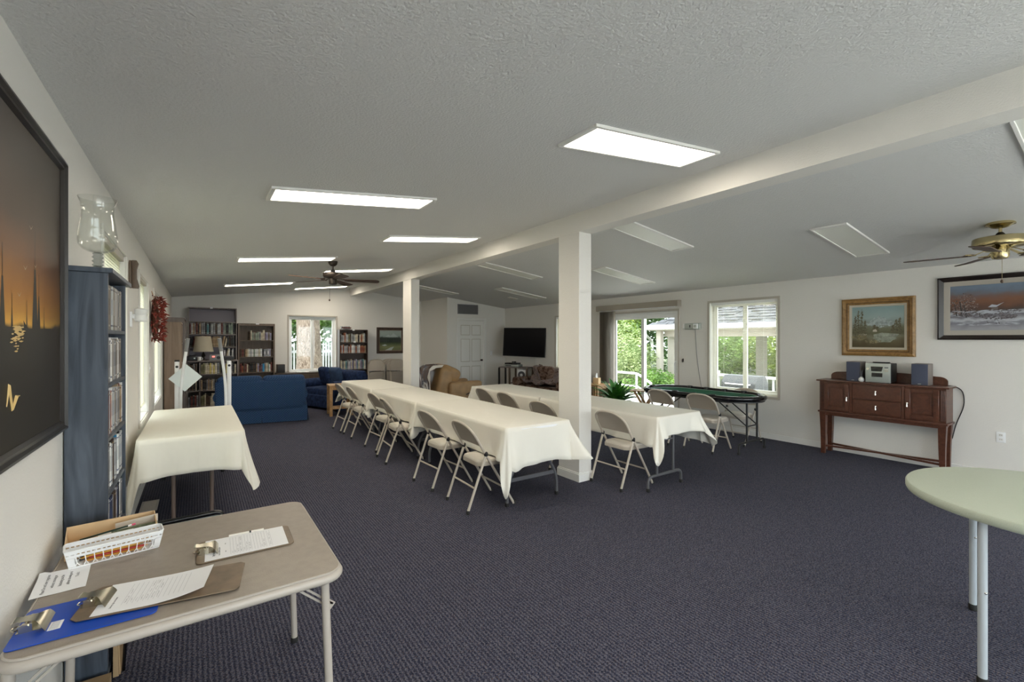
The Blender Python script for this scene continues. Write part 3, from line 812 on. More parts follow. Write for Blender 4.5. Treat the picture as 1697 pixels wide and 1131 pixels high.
# barbecue
t = thing('barbecue_grill', 'grey lidded barbecue on the deck behind the slat blind', 'grill', (9.3, 4.95, GZ))
obj('cart', M().box(-0.26,0.26,-0.42,0.42,0.12,0.62), MT['grill'], t, bev=0.01)
obj('lid', M().prism([(-0.27,0.64),(0.27,0.64),(0.25,0.82),(0.14,0.97),(-0.12,0.97),(-0.25,0.82)], -0.36, 0.36, 'y'), MT['grill'], t, bev=0.02, seg=2)
obj('control_panel', M().box(-0.31,-0.262,-0.38,0.38,0.50,0.62), MT['silver'], t, bev=0.006)
for y in (-0.25,-0.08,0.08,0.25): obj('knob', M().tube([(-0.31,y,0.56),(-0.345,y,0.56)], 0.024, 10), MT['white'], t)
obj('handle', M().tube(fillet([(-0.24,-0.25,0.80),(-0.30,-0.25,0.80),(-0.30,0.25,0.80),(-0.24,0.25,0.80)],0.03), 0.012, 8), MT['white'], t)
for y in (-0.58, 0.58): obj('side_shelf', M().box(-0.22,0.22,min(y*0.73,y),max(y*0.73,y),0.60,0.64), MT['silver'], t, bev=0.005)
for y in (-0.36,0.36): obj('wheel', M().tube([(0.2,y-0.02,0.08),(0.2,y+0.02,0.08)], 0.08, 14), MT['rubber'], t)
for y in (-0.36,0.36): obj('leg', M().box(-0.22,-0.18,y-0.02,y+0.02,0,0.12), MT['grill'], t)

plant_mass('bush', 'pale flowering bush beyond the ramp railing', 'bush', (12.2, 10.7, 0.75), (1.0, 1.25, 0.95), 7000, 0.045, 'leafpale', 1)
plant_mass('bush', 'low fern like bush at the foot of the shelter post', 'bush', (11.9, 9.15, 0.22), (0.6, 0.7, 0.42), 2600, 0.045, 'leafmid', 2)
plant_mass('conifer', 'drooping yellow green conifer seen through the glass door', 'tree', (14.6, 13.6, 2.9), (1.5, 1.7, 2.6), 11000, 0.065, 'leafbright', 3, (0.12, GZ-0.04))
plant_mass('tree', 'dark tree behind the shelter posts', 'tree', (19.0, 16.2, 3.2), (2.6, 2.8, 3.4), 9000, 0.12, 'leafdark', 4, (0.2, GZ-0.04))
plant_mass('tree', 'dark tree standing behind the drooping conifer', 'tree', (18.6, 21.0, 3.6), (3.2, 3.4, 4.2), 9000, 0.14, 'leafdark', 5, (0.2, GZ-0.04))
plant_mass('tree', 'tall green tree over the shelter roof ridge', 'tree', (25.5, 14.0, 3.4), (3.6, 3.6, 3.6), 7000, 0.16, 'leafmid', 6, (0.22, GZ-0.04))
for i, (y, mt) in enumerate(((3.0,'leafmid'),(5.4,'leafbright'),(7.8,'leafbright'),(10.2,'leafmid'))):
    plant_mass('hedge_bush', '%s clipped bush of the hedge behind the shelter' % ordn(i+1), 'bush', (21.2, y*1.0+2.0, 1.0), (1.1, 1.55, 1.3), 6000, 0.062, mt, 20+i, group='hedge behind the shelter')
plant_mass('tree', 'light green tree above the hedge behind the shelter', 'tree', (25.0, 7.6, 3.0), (2.4, 3.2, 2.2), 7000, 0.12, 'leafmid', 31, (0.2, GZ-0.04))

# outside the far window
def trunk(label, x, y, r, hgt, matn, seed):
    rnd = random.Random(seed); rows = []
    n = 20
    for i in range(15):
        z = hgt*i/14; k = r*(1 + 0.75*math.exp(-z*1.7) - 0.12*i/14)
        rows.append([( k*(1+0.05*math.sin(3*a*2*PI/n+seed)+0.012*rnd.random())*math.cos(2*PI*a/n)+0.04*math.sin(z*0.9+seed), k*(1+0.05*math.sin(5*a*2*PI/n)+0.012*rnd.random())*math.sin(2*PI*a/n), z) for a in range(n)] )
        rows[-1].append(rows[-1][0])
    t = thing('tree', label, 'tree', (x, y, GZ-0.05))
    obj('trunk', M().grid(rows), MT[matn], t, ang=80)
    return t
t = trunk('pale thick tree trunk straight outside the far window', 2.76, 15.5, 0.225, 7.0, 'bark', 1)
obj('foliage', leaf_cloud((0.3,0.8,6.6), (2.6,2.2,2.2), 2600, 0.14, 41), MT['leafmid'], t, kind='stuff')
t = trunk('grey tree trunk behind the pale trunk at the far window', 3.24, 16.4, 0.215, 7.0, 'bark2', 2)
obj('foliage', leaf_cloud((1.0,1.0,6.4), (2.4,2.0,2.2), 2200, 0.14, 42), MT['leafmid'], t, kind='stuff')
t = thing('picket_fence', 'white picket fence beyond the tree trunks', 'fence', (3.2, 18.4, GZ-0.05))
pk = mesh_of('picket', M().prism([(-0.027,0),(0.027,0),(0.027,1.56),(0,1.61),(-0.027,1.56)], -0.01, 0.01, 'y'), MT['picket'])
for i in range(54): obj('picket', pk, None, t, loc=(-2.7+i*0.102, 0, 0.04))
for z in (0.35, 1.25): obj('rail', M().box(-2.8,2.9,0.012,0.05,z,z+0.09), MT['picket'], t)
for x in (-2.4,0,2.4): obj('post', M().box(x-0.05,x+0.05,0.05,0.14,0,1.5), MT['picket'], t)
plant_mass('tree', 'leafy tree showing over the fence by the grey trunk', 'tree', (5.2, 21.4, 2.9), (1.7, 1.2, 1.7), 2300, 0.15, 'leafmid', 51, (0.12, GZ-0.04))
plant_mass('tree', 'leafy tree showing over the fence by the pale trunk', 'tree', (2.0, 21.4, 2.7), (1.3, 1.2, 1.7), 2200, 0.15, 'leafmid', 52, (0.12, GZ-0.04))
plant_mass('tree', 'tall tree hanging over the top of the far window', 'tree', (3.6, 24.5, 4.1), (3.8, 1.6, 2.4), 12000, 0.13, 'leafmid', 53, (0.16, GZ-0.04))
plant_mass('hedge', 'dark hedge close behind the white picket fence', 'hedge', (3.4, 19.5, 0.55), (3.2, 0.6, 0.95), 4200, 0.13, 'leafdark', 54)
# ------------------------------------------------------------------ ceiling lights
def slope_frame(x, y):
    """matrix of the ceiling surface at (x, y): local z points down into the room"""
    k = KL if x < RX else -KR
    ex = Vector((1, 0, k)).normalized(); ey = Vector((0, -1, 0)); ez = ex.cross(ey)
    m = Matrix((ex, ey, ez)).transposed().to_4x4()
    m.translation = Vector((x, y, ceil_z(x)))
    return m
FR = M(); a, b = 0.62, 0.165
for q in ((-a,a,-b,-b+0.022),(-a,a,b-0.022,b),(-a,-a+0.03,-b+0.022,b-0.022),(a-0.03,a,-b+0.022,b-0.022)):
    FR.box(q[0], q[1], q[2], q[3], -0.005, 0.018)
FRm = mesh_of('light_frame', FR, MT['trim'], bev=0.003, seg=1)
DFm = mesh_of('diffuser_lit', M().box(-a+0.03, a-0.03, -b+0.022, b-0.022, -0.004, 0.010), MT['panel_on'])
DFo = mesh_of('diffuser_unlit', M().box(-a+0.03, a-0.03, -b+0.022, b-0.022, -0.004, 0.010), MT['panel_off'])
def ceiling_light(label, x, y, on, group):
    t = thing('ceiling_light', label, 'ceiling light', (0,0,0), 0, group)
    t.matrix_world = slope_frame(x, y)
    obj('frame', FRm, None, t); obj('diffuser', DFm if on else DFo, None, t)
LIT = [(2.435,1.96),(1.03,3.63),(2.435,5.26),(1.03,6.88),(2.435,8.43),(1.03,10.33),(2.50,11.78)]
for i, (x, y) in enumerate(LIT):
    ceiling_light('%s lit ceiling panel counted from the camera along the table side of the beam' % ordn(i+1), x, y, True, 'lit ceiling panels')
for x, y in ((1.03, 0.2), (2.435, -1.3), (5.3, -1.1)):  # added panels out of view, lit to brighten the camera end
    ceiling_light('added unseen lit ceiling panel behind the camera, %s' % ('beside the painting' if y > 0 else 'near the added rear windows' if x < 3 else 'on the sideboard side of the beam'), x, y, True, 'lit ceiling panels')
OFF = [(4.50,3.52,'unlit ceiling panel just past the big support column'),(5.90,5.18,'unlit ceiling panel above the poker table and plant'),(5.86,1.94,'unlit ceiling panel above the sideboard beside the brass fan'),
       (4.62,6.70,'unlit ceiling panel seen between the two support columns'),(6.05,8.35,'unlit ceiling panel above the floral sofa'),(4.72,10.15,'unlit ceiling panel in front of the closet door'),(4.46,0.36,'unlit ceiling panel near the beam, cut by the picture edge')]
for x, y, l in OFF: ceiling_light(l, x, y, False, 'unlit ceiling panels')

# ------------------------------------------------------------------ ceiling fans
def fan(name, label, x, y, zt, z_motor, r_motor, h_motor, r_can, z_can, z_cup, r_cup, z_blade, a0, rad, metal, bladem, droop, chain_z, flat):
    t = thing(name, label, 'ceiling fan', (x, y, 0))
    obj('canopy', M().lathe([(r_can*0.96, zt+0.02),(r_can, zt-0.012),(r_can*0.9, z_can+0.035),(r_can*0.55, z_can+0.008),(0.016, z_can)], 24), metal, t)
    obj('down_rod', M().tube([(0,0,z_can+0.01),(0,0,z_motor-0.005)], 0.0125, 10), metal, t)
    obj('yoke', M().lathe([(0.018,z_motor+0.045),(0.03,z_motor+0.03),(0.042,z_motor-0.005)], 16), MT['black'], t)
    zb = z_motor - h_motor
    rm = r_motor
    if flat: pr = [(0.04,z_motor),(rm*0.95,z_motor-0.002),(rm*0.985,z_motor-0.006),(rm,z_motor-0.014),(rm,z_motor-0.03),(rm*1.01,z_motor-0.034),(rm*1.01,zb+0.018),(rm*0.985,zb+0.006),(rm*0.95,zb+0.002),(rm*0.6,zb),(0.05,zb-0.01)]
    else: pr = [(0.03,z_motor),(rm*0.6,z_motor-0.003),(rm*0.97,z_motor-0.018),(rm,z_motor-0.035),(rm,zb+0.03),(rm*0.9,zb+0.006),(rm*0.5,zb-0.005)]
    obj('motor_housing', M().lathe(pr, 32), metal, t)
    obj('switch_housing', M().lathe([(r_cup*0.9,zb),(r_cup,zb-0.02),(r_cup,z_cup+0.02),(r_cup*0.85,z_cup+0.006),(r_cup*0.4,z_cup),(0,z_cup)], 20), metal, t)
    for k in range(5):
        a = R(a0 + 72*k)
        rot = Matrix.Rotation(a, 4, 'Z')
        ir = M()
        ir.bar((r_cup*0.9,0,zb-0.005),(r_motor*0.9,0,z_blade+0.004),0.03,0.006)
        ir.prism([(r_motor*0.9,-0.02),(r_motor*1.25,-0.05),(r_motor*1.32,0),(r_motor*1.25,0.05),(r_motor*0.9,0.02)], z_blade+0.002, z_blade+0.007)
        for s in (-1,1): ir.tube([(r_motor*0.85,0,z_blade+0.004),(r_motor*1.05,s*0.045,z_blade+0.004),(r_motor*1.25,s*0.05,z_blade+0.004)],0.006,6)
        ir.move(rot)
        obj('blade_arm', ir, metal, t)
        r0 = r_motor*1.12
        outl = []
        for i in range(13):
            u = i/12; w = 0.052 + 0.018*u
            outl.append((r0 + (rad-0.05-r0)*u, -w))
        for i in range(9):
            b = -PI/2 + PI*i/8
            outl.append((rad-0.05+0.05*math.cos(b), 0.07*math.sin(b)))
        for i in range(13):
            u = 1-i/12; w = 0.052 + 0.018*u
            outl.append((r0 + (rad-0.05-r0)*u, w))
        bl = M().prism(outl, -0.003, 0.003)
        bl.move(rot @ Matrix.Translation((0,0,z_blade)) @ Matrix.Rotation(R(-11), 4, 'X') @ Matrix.Rotation(R(droop), 4, 'Y'))
        obj('blade', bl, bladem, t)
    c = M().tube([(-r_cup*0.8,-r_cup*0.3,z_cup+0.02),(-r_cup*0.9,-r_cup*0.3,chain_z+0.03)], 0.0018, 5)
    obj('pull_chain', c, metal, t)
    obj('chain_pull', M().lathe([(0,0.0),(0.010,0.008),(0.012,0.02),(0.006,0.032),(0,0.034)], 10, (-r_cup*0.9,-r_cup*0.3,chain_z)), MT['darkcase'], t)
    return t
fan('ceiling_fan', 'dark bronze five blade ceiling fan above the tables', 1.70, 7.23, 2.744, 2.575, 0.147, 0.085, 0.068, 2.665, 2.385, 0.06, 2.462, 126, 0.68, MT['bronze'], MT['blade'], 0.5, 2.13, False)
fan('ceiling_fan', 'brass five blade ceiling fan above the snowy cabin painting', 6.01, 0.846, 2.61, 2.485, 0.185, 0.088, 0.10, 2.565, 2.285, 0.06, 2.335, 33, 0.67, MT['brass'], MT['blade'], 0.5, 2.06, True)

# ------------------------------------------------------------------ folding chairs
CHT = Vector((0.015, 0, 0.80)); CHF = Vector((0.50, 0, 0.0))
def on_frame(s, w, off=0.0):
    d = (CHT - CHF); L = d.length; d = d/L
    n = Vector((-d.z, 0, d.x))  # towards the sitter's back side (up and back)
    n = -n if n.x > 0 else n
    p = CHF + d*s + n*off
    return (p.x, w, p.z)
CHL = (CHT - CHF).length
def arch(s0, hw, top, p=2.5, n=18):
    """half width hw, springs at s0, rises to top: list of (s, w)"""
    out = []
    for i in range(n+1):
        a = PI - PI*i/n
        c, si = math.cos(a), math.sin(a)
        w = hw*math.copysign(abs(c)**(2/p), c); s = s0 + (top-s0)*abs(si)**(2/p)
        out.append((s, w))
    return out
def make_chair(label, name='folding_chair'):
    t = thing(name, label, 'chair', (0,0,0), 0, 'beige metal folding chairs')
    hw = 0.215
    A = arch(CHL-0.175, hw, CHL-0.012)
    pts = [on_frame(0.47, -hw)] + [on_frame(s, w) for s, w in A] + [on_frame(0.47, hw)]
    fr = obj('back_frame', M().tube(pts, 0.0125, 8), MT['beige'], t)
    for s in (-1, 1):
        lg = obj('leg', M().tube([on_frame(0.012, s*hw), on_frame(0.475, s*hw)], 0.0122, 8), MT['beige'], t)
        f = on_frame(0.0, s*hw)
        obj('foot', M().lathe([(0.013,0.0),(0.0155,0.006),(0.0155,0.03),(0.013,0.034)], 10, (f[0]+0.003,f[1],0)), MT['rubber'], lg)
    # curved sheet-metal back
    rows = []
    for j in range(8):
        v = j/7
        r = []
        for i in range(15):
            u = -1 + 2*i/14
            w = u*(hw-0.008)
            a = (CHL-0.024) - 0.165*(1-(1-min(1,abs(u))**2.7)**(1/2.7))
            b = 0.668 - 0.015*(1-u*u)
            s = b + (a-b)*v
            off = -0.020*(1-u*u)*(0.5+0.5*math.sin(PI*min(1,v+0.15))) - 0.003
            r.append(on_frame(s, w, off))
        rows.append(r)
    d = (CHT-CHF).normalized(); nrm = Vector((-d.z,0,d.x)); nrm = -nrm if nrm.x > 0 else nrm
    obj('backrest', M().sheet(rows, -nrm, 0.005), MT['beigepanel'], t, ang=60)
    # rear legs, pivoting on the frame
    pv = on_frame(0.587, 0)
    for s in (-1, 1):
        w = s*(hw+0.004)
        lg = obj('leg', M().tube([(0.008, w*0.98, 0.012), (pv[0]-0.006, w, pv[2])], 0.0122, 8), MT['beige'], t)
        obj('foot', M().lathe([(0.013,0.0),(0.0155,0.006),(0.0155,0.03),(0.013,0.034)], 10, (0.011,w*0.98,0)), MT['rubber'], lg)
        obj('pivot_cap', M().lathe([(0.013,-0.02),(0.018,-0.012),(0.018,0.014),(0.011,0.022)], 10, (pv[0]-0.004,w,pv[2]+0.008)), MT['black'], lg)
    def rear(z): return 0.008 + (pv[0]-0.014)*(z-0.012)/(pv[2]-0.012)
    obj('crossbar', M().tube([(rear(0.215),-hw,0.215),(rear(0.215),hw,0.215)], 0.009, 8), MT['beige'], t)
    for s in (0.20,): obj('crossbar', M().tube([on_frame(s,-hw), on_frame(s,hw)], 0.009, 8), MT['beige'], t)
    # seat
    o = []
    for (x, y) in rrect(0.135, 0.525, -0.19, 0.19, 0.07, 6): o.append((x, y*(0.93 + 0.07*(x-0.135)/0.39)))
    pan = obj('seat', M().prism(o, 0.390, 0.428), MT['beige'], t, bev=0.006, seg=2)
    o2 = [(0.33+(x-0.33)*0.965, y*0.955) for x, y in o]; o3 = [(0.33+(x-0.33)*0.90, y*0.88) for x, y in o]; o4 = [(0.33+(x-0.33)*0.55, y*0.55) for x, y in o]
    pm = M(); n = len(o)
    vs = [(x,y,0.428) for x,y in o2]+[(x,y,0.440) for x,y in o2]+[(x,y,0.449) for x,y in o3]+[(x,y,0.453) for x,y in o4]
    fs = [(r*n+i, r*n+(i+1) % n, (r+1)*n+(i+1) % n, (r+1)*n+i) for r in range(3) for i in range(n)] + [tuple(3*n+i for i in range(n))]
    pm.add(vs, fs)
    obj('seat_pad', pm, MT['beigepad'], pan, ang=70)
    return t
chair0 = make_chair('beige folding chair at the camera end of the long three cloth table row')
chair0.location = (1.965, 3.73, 0); chair0.rotation_euler.z = R(-2)
RW1 = [(1.945,4.467,3),(1.92,5.705,-4),(1.985,6.36,3),(1.955,7.43,0),(1.93,8.00,2)]
for i, (x, y, a) in enumerate(RW1):
    copy_tree(chair0, '%s beige folding chair from the camera end along the three cloth table row' % ordn(i+2), (x, y, 0), R(a))
RW2 = [(3.53,3.36,-1),(3.40,4.36,4),(3.56,5.38,0),(3.58,6.03,0)]
for i, (x, y, a) in enumerate(RW2):
    copy_tree(chair0, ['beige folding chair beside the big support column at the two cloth table row','beige folding chair just behind the big column between the two table rows',
                       'beige folding chair between the table rows, second from the far end','beige folding chair between the table rows at the far end'][i], (x, y, 0), R(a))
for (x, y, a, l) in ((5.70,3.69,2,'beige folding chair on the hall side of the poker table, towards the camera'),(5.67,4.36,-3,'beige folding chair on the hall side of the poker table by the plant'),
                     (6.97,3.66,180,'beige folding chair on the window side of the poker table')):
    copy_tree(chair0, l, (x, y, 0), R(a))

MT['beigefold'] = mat('folded_chair_taupe', (0.30,0.265,0.225), 0.45)
# chairs folded flat and leaning on the far wall
def make_folded(label):
    t = thing('folded_chair', label, 'chair', (0,0,0), 0, 'folded chairs leaning on the far wall')
    hw = 0.215; H = 1.0
    A = arch(H-0.17, hw, H)
    obj('back_frame', M().tube([(w_,0,s_) for s_, w_ in [(0.012,-hw)]+A+[(0.012,hw)]], 0.0125, 8), MT['beige'], t)
    rows = []
    for j in range(5):
        r = []
        for i in range(11):
            u = -1+2*i/10; a = (H-0.012)-0.16*(1-(1-abs(u)**2.7)**(1/2.7)); b = H-0.30
            r.append((u*(hw-0.01), -0.016*(1-u*u), b+(a-b)*j/4))
        rows.append(r)
    obj('backrest', M().sheet(rows, (0,1,0), 0.004), MT['beigepanel'], t, ang=60)
    for s in (-1,1): obj('leg', M().tube([(s*0.195,-0.026,0.05),(s*0.2,-0.022,0.66)], 0.0122, 8), MT['beige'], t)
    obj('seat', M().prism([(x,y) for x,y in rrect(-0.185,0.185,0.27,0.665,0.06,5)], -0.05, -0.03, 'y'), MT['beigefold'], t, bev=0.006, seg=2)
    obj('crossbar', M().tube([(-0.195,-0.026,0.2),(0.195,-0.026,0.2)], 0.008, 6), MT['beige'], t)
    return t
fc = make_folded('folded beige chair against the far wall by the brown bookcase, outermost of its three')
fc.location = (3.98, 12.14, 0); fc.rotation_euler = (R(-8), 0, R(-14))
ll = ['folded beige chair by the brown bookcase, middle of its three','folded beige chair by the brown bookcase, closest to the wall','folded beige chair under the forest painting, outermost of its four',
      'folded beige chair under the forest painting, second of its four','folded beige chair under the forest painting, third of its four','folded beige chair under the forest painting, innermost of its four']
for i, (x, y, a) in enumerate(((4.02,12.23,-10),(4.06,12.32,-6),(4.56,12.02,-4),(4.50,12.12,-8),(4.45,12.22,-8),(4.40,12.31,-6))):
    c = copy_tree(fc, ll[i], (x, y, 0)); c.rotation_euler = (R(-7), 0, R(a))

# ------------------------------------------------------------------ cloths and long tables
def tablecloth(label, x0, x1, y0, y1, z, drop, seed, matn='cloth', tip=1.34, flare=0.10, group='ivory table cloths', drops=None, tips=None, flares=None):
    rnd = random.Random(seed)
    cx, cy = (x0+x1)/2, (y0+y1)/2
    TP = tips or (tip,)*4; FL = flares or (flare,)*4
    r = 0.03; P = []
    D4 = drops or (drop,)*4
    ph = [rnd.uniform(0, 6.28) for _ in range(8)]
    def edge(ax, ay, bx, by, nx, ny, k):
        L = math.hypot(bx-ax, by-ay); n = max(6, int(L/0.035))
        for i in range(n):
            u = (i+0.5)/n; d = u*L
            near = min(d, L-d)
            f = 0.018 + 0.012*math.sin(d*7.0+ph[k]) + 0.008*math.sin(d*17+ph[k+4])
            f += 0.045*math.exp(-(near/0.10)**2) + 0.022*math.sin(near*26)*math.exp(-near/0.25)
            dr = D4[k]*(1 + 0.02*math.sin(d*3.1+ph[k]) + 0.06*math.exp(-near/0.09))
            P.append((ax+(bx-ax)*u, ay+(by-ay)*u, nx, ny, dr, max(0.004, f if not (cx < 0.2 and k == 3) else min(f, 0.012))))
    def corner(ox, oy, a0, k):
        n = 14
        for i in range(n+1):
            th = R(a0+90*i/n); q = i/n*90
            c = max(math.cos(R(q)), math.sin(R(q)))
            dr = (D4[k]*(1-q/90)+D4[(k+1) % 4]*q/90)*(1.05+(TP[k]-1.05)*math.sin(R(2*q))**1.5)
            fold = math.sin(R(2*q))
            f = 0.05 + FL[k]*fold*(0.75+0.25*math.cos(R(q*8+ph[k]*57))) 
            P.append((ox+r*math.cos(th), oy+r*math.sin(th), math.cos(th), math.sin(th), dr, f))
    edge(x0+r, y0, x1-r, y0, 0, -1, 0); corner(x1-r, y0+r, -90, 0)
    edge(x1, y0+r, x1, y1-r, 1, 0, 1); corner(x1-r, y1-r, 0, 1)
    edge(x1-r, y1, x0+r, y1, 0, 1, 2); corner(x0+r, y1-r, 90, 2)
    edge(x0, y1-r, x0, y0+r, -1, 0, 3); corner(x0+r, y0+r, 180, 3)
    n = len(P); rings = []
    rings.append([(p[0]-p[2]*0.012, p[1]-p[3]*0.012, z) for p in P])
    rings.append([(p[0]-p[2]*0.002, p[1]-p[3]*0.002, z-0.003) for p in P])
    for j in range(1, 10):
        t = j/9
        rings.append([(p[0]+p[2]*p[5]*t**1.25, p[1]+p[3]*p[5]*t**1.25, z-0.008-(p[4]-0.008)*t) for p in P])
    m = M()
    vs = [(v[0]-cx, v[1]-cy, v[2]-z) for rg in rings for v in rg]
    k = len(rings)
    inner = [(v[0]*0.995, v[1]*0.997, v[2]-0.002 if i >= n else v[2]-0.0025) for i, v in enumerate(vs)]
    fs = [(a*n+i, a*n+(i+1) % n, (a+1)*n+(i+1) % n, (a+1)*n+i) for a in range(k-1) for i in range(n)] + [tuple(range(n))]
    o = k*n
    vs2 = vs + inner
    fs2 = fs + [tuple(o+q for q in reversed(f)) for f in fs] + [((k-1)*n+i, o+(k-1)*n+i, o+(k-1)*n+(i+1) % n, (k-1)*n+(i+1) % n) for i in range(n)]
    m.add(vs2, fs2)
    ob = obj('tablecloth', m, MT[matn], ang=75, loc=(cx, cy, z))
    return tag(ob, label, 'tablecloth', group)

def wishbone(t, y, x, matn, s, topw=0.16, botw=0.30):
    """S-curved folding leg set in the plane y = const; s = side the brace goes to"""
    m = []
    for k in (-1, 1):
        pts = fillet([(x+k*topw, y, 0.715), (x+k*topw, y, 0.43), (x+k*botw, y, 0.20), (x+k*botw, y, 0.0)], 0.12, 6)
        lg = obj('leg', M().tube(pts, 0.0155, 10), MT[matn], t)
        obj('foot', M().lathe([(0.017,0),(0.02,0.004),(0.02,0.03),(0.0165,0.034)], 10, (x+k*botw,y,0)), MT['rubber'], lg)
    obj('crossbar', M().bar((x-botw*0.93,y,0.235),(x+botw*0.93,y,0.235),0.012,0.035), MT[matn], t)
    obj('brace', M().bar((x,y,0.50),(x,y+s*0.42,0.715),0.022,0.006), MT[matn], t)
    obj('crossbar', M().tube([(x-topw,y,0.50),(x+topw,y,0.50)],0.009,8), MT[matn], t)
def ubar(t, y, x, matn, s, vw=0.135, fw=0.275):
    """two uprights on a foot bar whose ends bend down"""
    for k in (-1, 1):
        obj('leg', M().tube([(x+k*vw,y,0.145),(x+k*vw,y,0.715)],0.0145,10), MT[matn], t)
    pts = fillet([(x-fw,y,0.0),(x-fw,y,0.145),(x+fw,y,0.145),(x+fw,y,0.0)],0.075,6)
    fb = obj('foot_bar', M().tube(pts,0.0145,10), MT[matn], t)
    for k in (-1,1): obj('foot', M().lathe([(0.017,0),(0.02,0.004),(0.02,0.03),(0.0155,0.034)],10,(x+k*fw,y,0)), MT['rubber'], fb)
    obj('brace', M().tube(fillet([(x,y+s*0.40,0.71),(x,y+s*0.06,0.60),(x,y,0.50)],0.06),0.008,8), MT[matn], t)
    obj('crossbar', M().tube([(x-vw,y,0.50),(x+vw,y,0.50)],0.008,8), MT[matn], t)
def long_table(label, x0, x1, y0, y1, matn, kind, group=None, inset=0.115, lx=0.0):
    cx, cy = (x0+x1)/2, (y0+y1)/2
    t = thing('folding_table', label, 'table', (cx, cy, 0), 0, group)
    hx, hy = (x1-x0)/2, (y1-y0)/2
    obj('table_top', M().prism(rrect(-hx,hx,-hy,hy,0.03,4), 0.70, 0.738), MT['white'], t, bev=0.008, seg=2)
    obj('apron', M().box(-hx+0.03,hx-0.03,-hy+0.06,-hy+0.085,0.675,0.70).box(-hx+0.03,hx-0.03,hy-0.085,hy-0.06,0.675,0.70).box(-hx+0.03,-hx+0.05,-hy+0.085,hy-0.085,0.675,0.70).box(hx-0.05,hx-0.03,-hy+0.085,hy-0.085,0.675,0.70), MT[matn], t)
    for s in (1, -1):
        y = -s*(hy - (inset if s == 1 else 0.115))
        if kind == 'straight' and s == 1:
            for k in (-0.135, 0.135):
                lg = obj('leg', M().tube([(k,y,0.0),(k,y,0.715)],0.0155,10), MT[matn], t)
                obj('foot', M().lathe([(0.017,0),(0.019,0.004),(0.019,0.03),(0.0165,0.034)],10,(k,y,0)), MT['rubber'], lg)
            obj('crossbar', M().tube([(-0.135,y,0.50),(0.135,y,0.50)],0.009,8), MT[matn], t)
        elif kind == 'wish': wishbone(t, y, 0, matn, s)
        else: ubar(t, y, lx if s == 1 else 0, 'black' if kind == 'straight' else matn, s)
    return t
long_table('folding table on S curved legs under the cloth at the camera end', 2.285, 3.035, 3.36, 5.30, 'darkmetal', 'wish', 'long folding tables')
tablecloth('ivory cloth on the camera end table of the three cloth row', 2.275, 3.045, 3.36, 5.40, 0.755, 0.36, 3, drops=(0.36,0.33,0.30,0.285), tips=(1.06,1.3,1.3,1.9), flares=(0.20,0.1,0.1,0.04))
long_table('folding table under the middle cloth of the three cloth row', 2.285, 3.035, 5.42, 7.18, 'darkmetal', 'wish', 'long folding tables')
tablecloth('ivory cloth on the middle table of the three cloth row', 2.275, 3.045, 5.43, 7.19, 0.751, 0.35, 5, flare=0.12, drops=(0.36,0.33,0.33,0.28))
long_table('folding table under the far cloth of the three cloth row', 2.285, 3.035, 7.24, 9.00, 'darkmetal', 'wish', 'long folding tables')
tablecloth('ivory cloth on the far table of the three cloth row', 2.275, 3.045, 7.23, 9.01, 0.753, 0.33, 8, flare=0.11, drops=(0.36,0.33,0.33,0.28))
long_table('folding table with foot bars beside the column, camera end of its row', 3.865, 4.595, 2.945, 4.84, 'darkmetal', 'ubar', 'long folding tables', inset=0.045, lx=-0.19)
tablecloth('ivory cloth on the table beside the big column', 3.855, 4.605, 2.935, 4.88, 0.755, 0.32, 11, drops=(0.20,0.33,0.28,0.285), tips=(1.45,1.3,1.3,1.95), flares=(0.16,0.1,0.1,0.06))
long_table('folding table with foot bars at the far end of the two cloth row', 3.855, 4.575, 4.93, 6.74, 'darkmetal', 'ubar', 'long folding tables')
tablecloth('ivory cloth on the far table behind the big column', 3.845, 4.585, 4.91, 6.76, 0.752, 0.32, 14, flare=0.11, drops=(0.33,0.32,0.32,0.28))
long_table('folding table on brown legs along the blind windows', -0.395, 0.335, 4.66, 6.42, 'brownmetal', 'straight', 'long folding tables')
tablecloth('ivory cloth on the table along the blind windows', -0.40, 0.345, 4.60, 6.47, 0.755, 0.32, 17, 'cloth2', drops=(0.31,0.32,0.30,0.34), tips=(1.65,1.3,1.2,1.75), flares=(0.10,0.08,0.02,0.02))
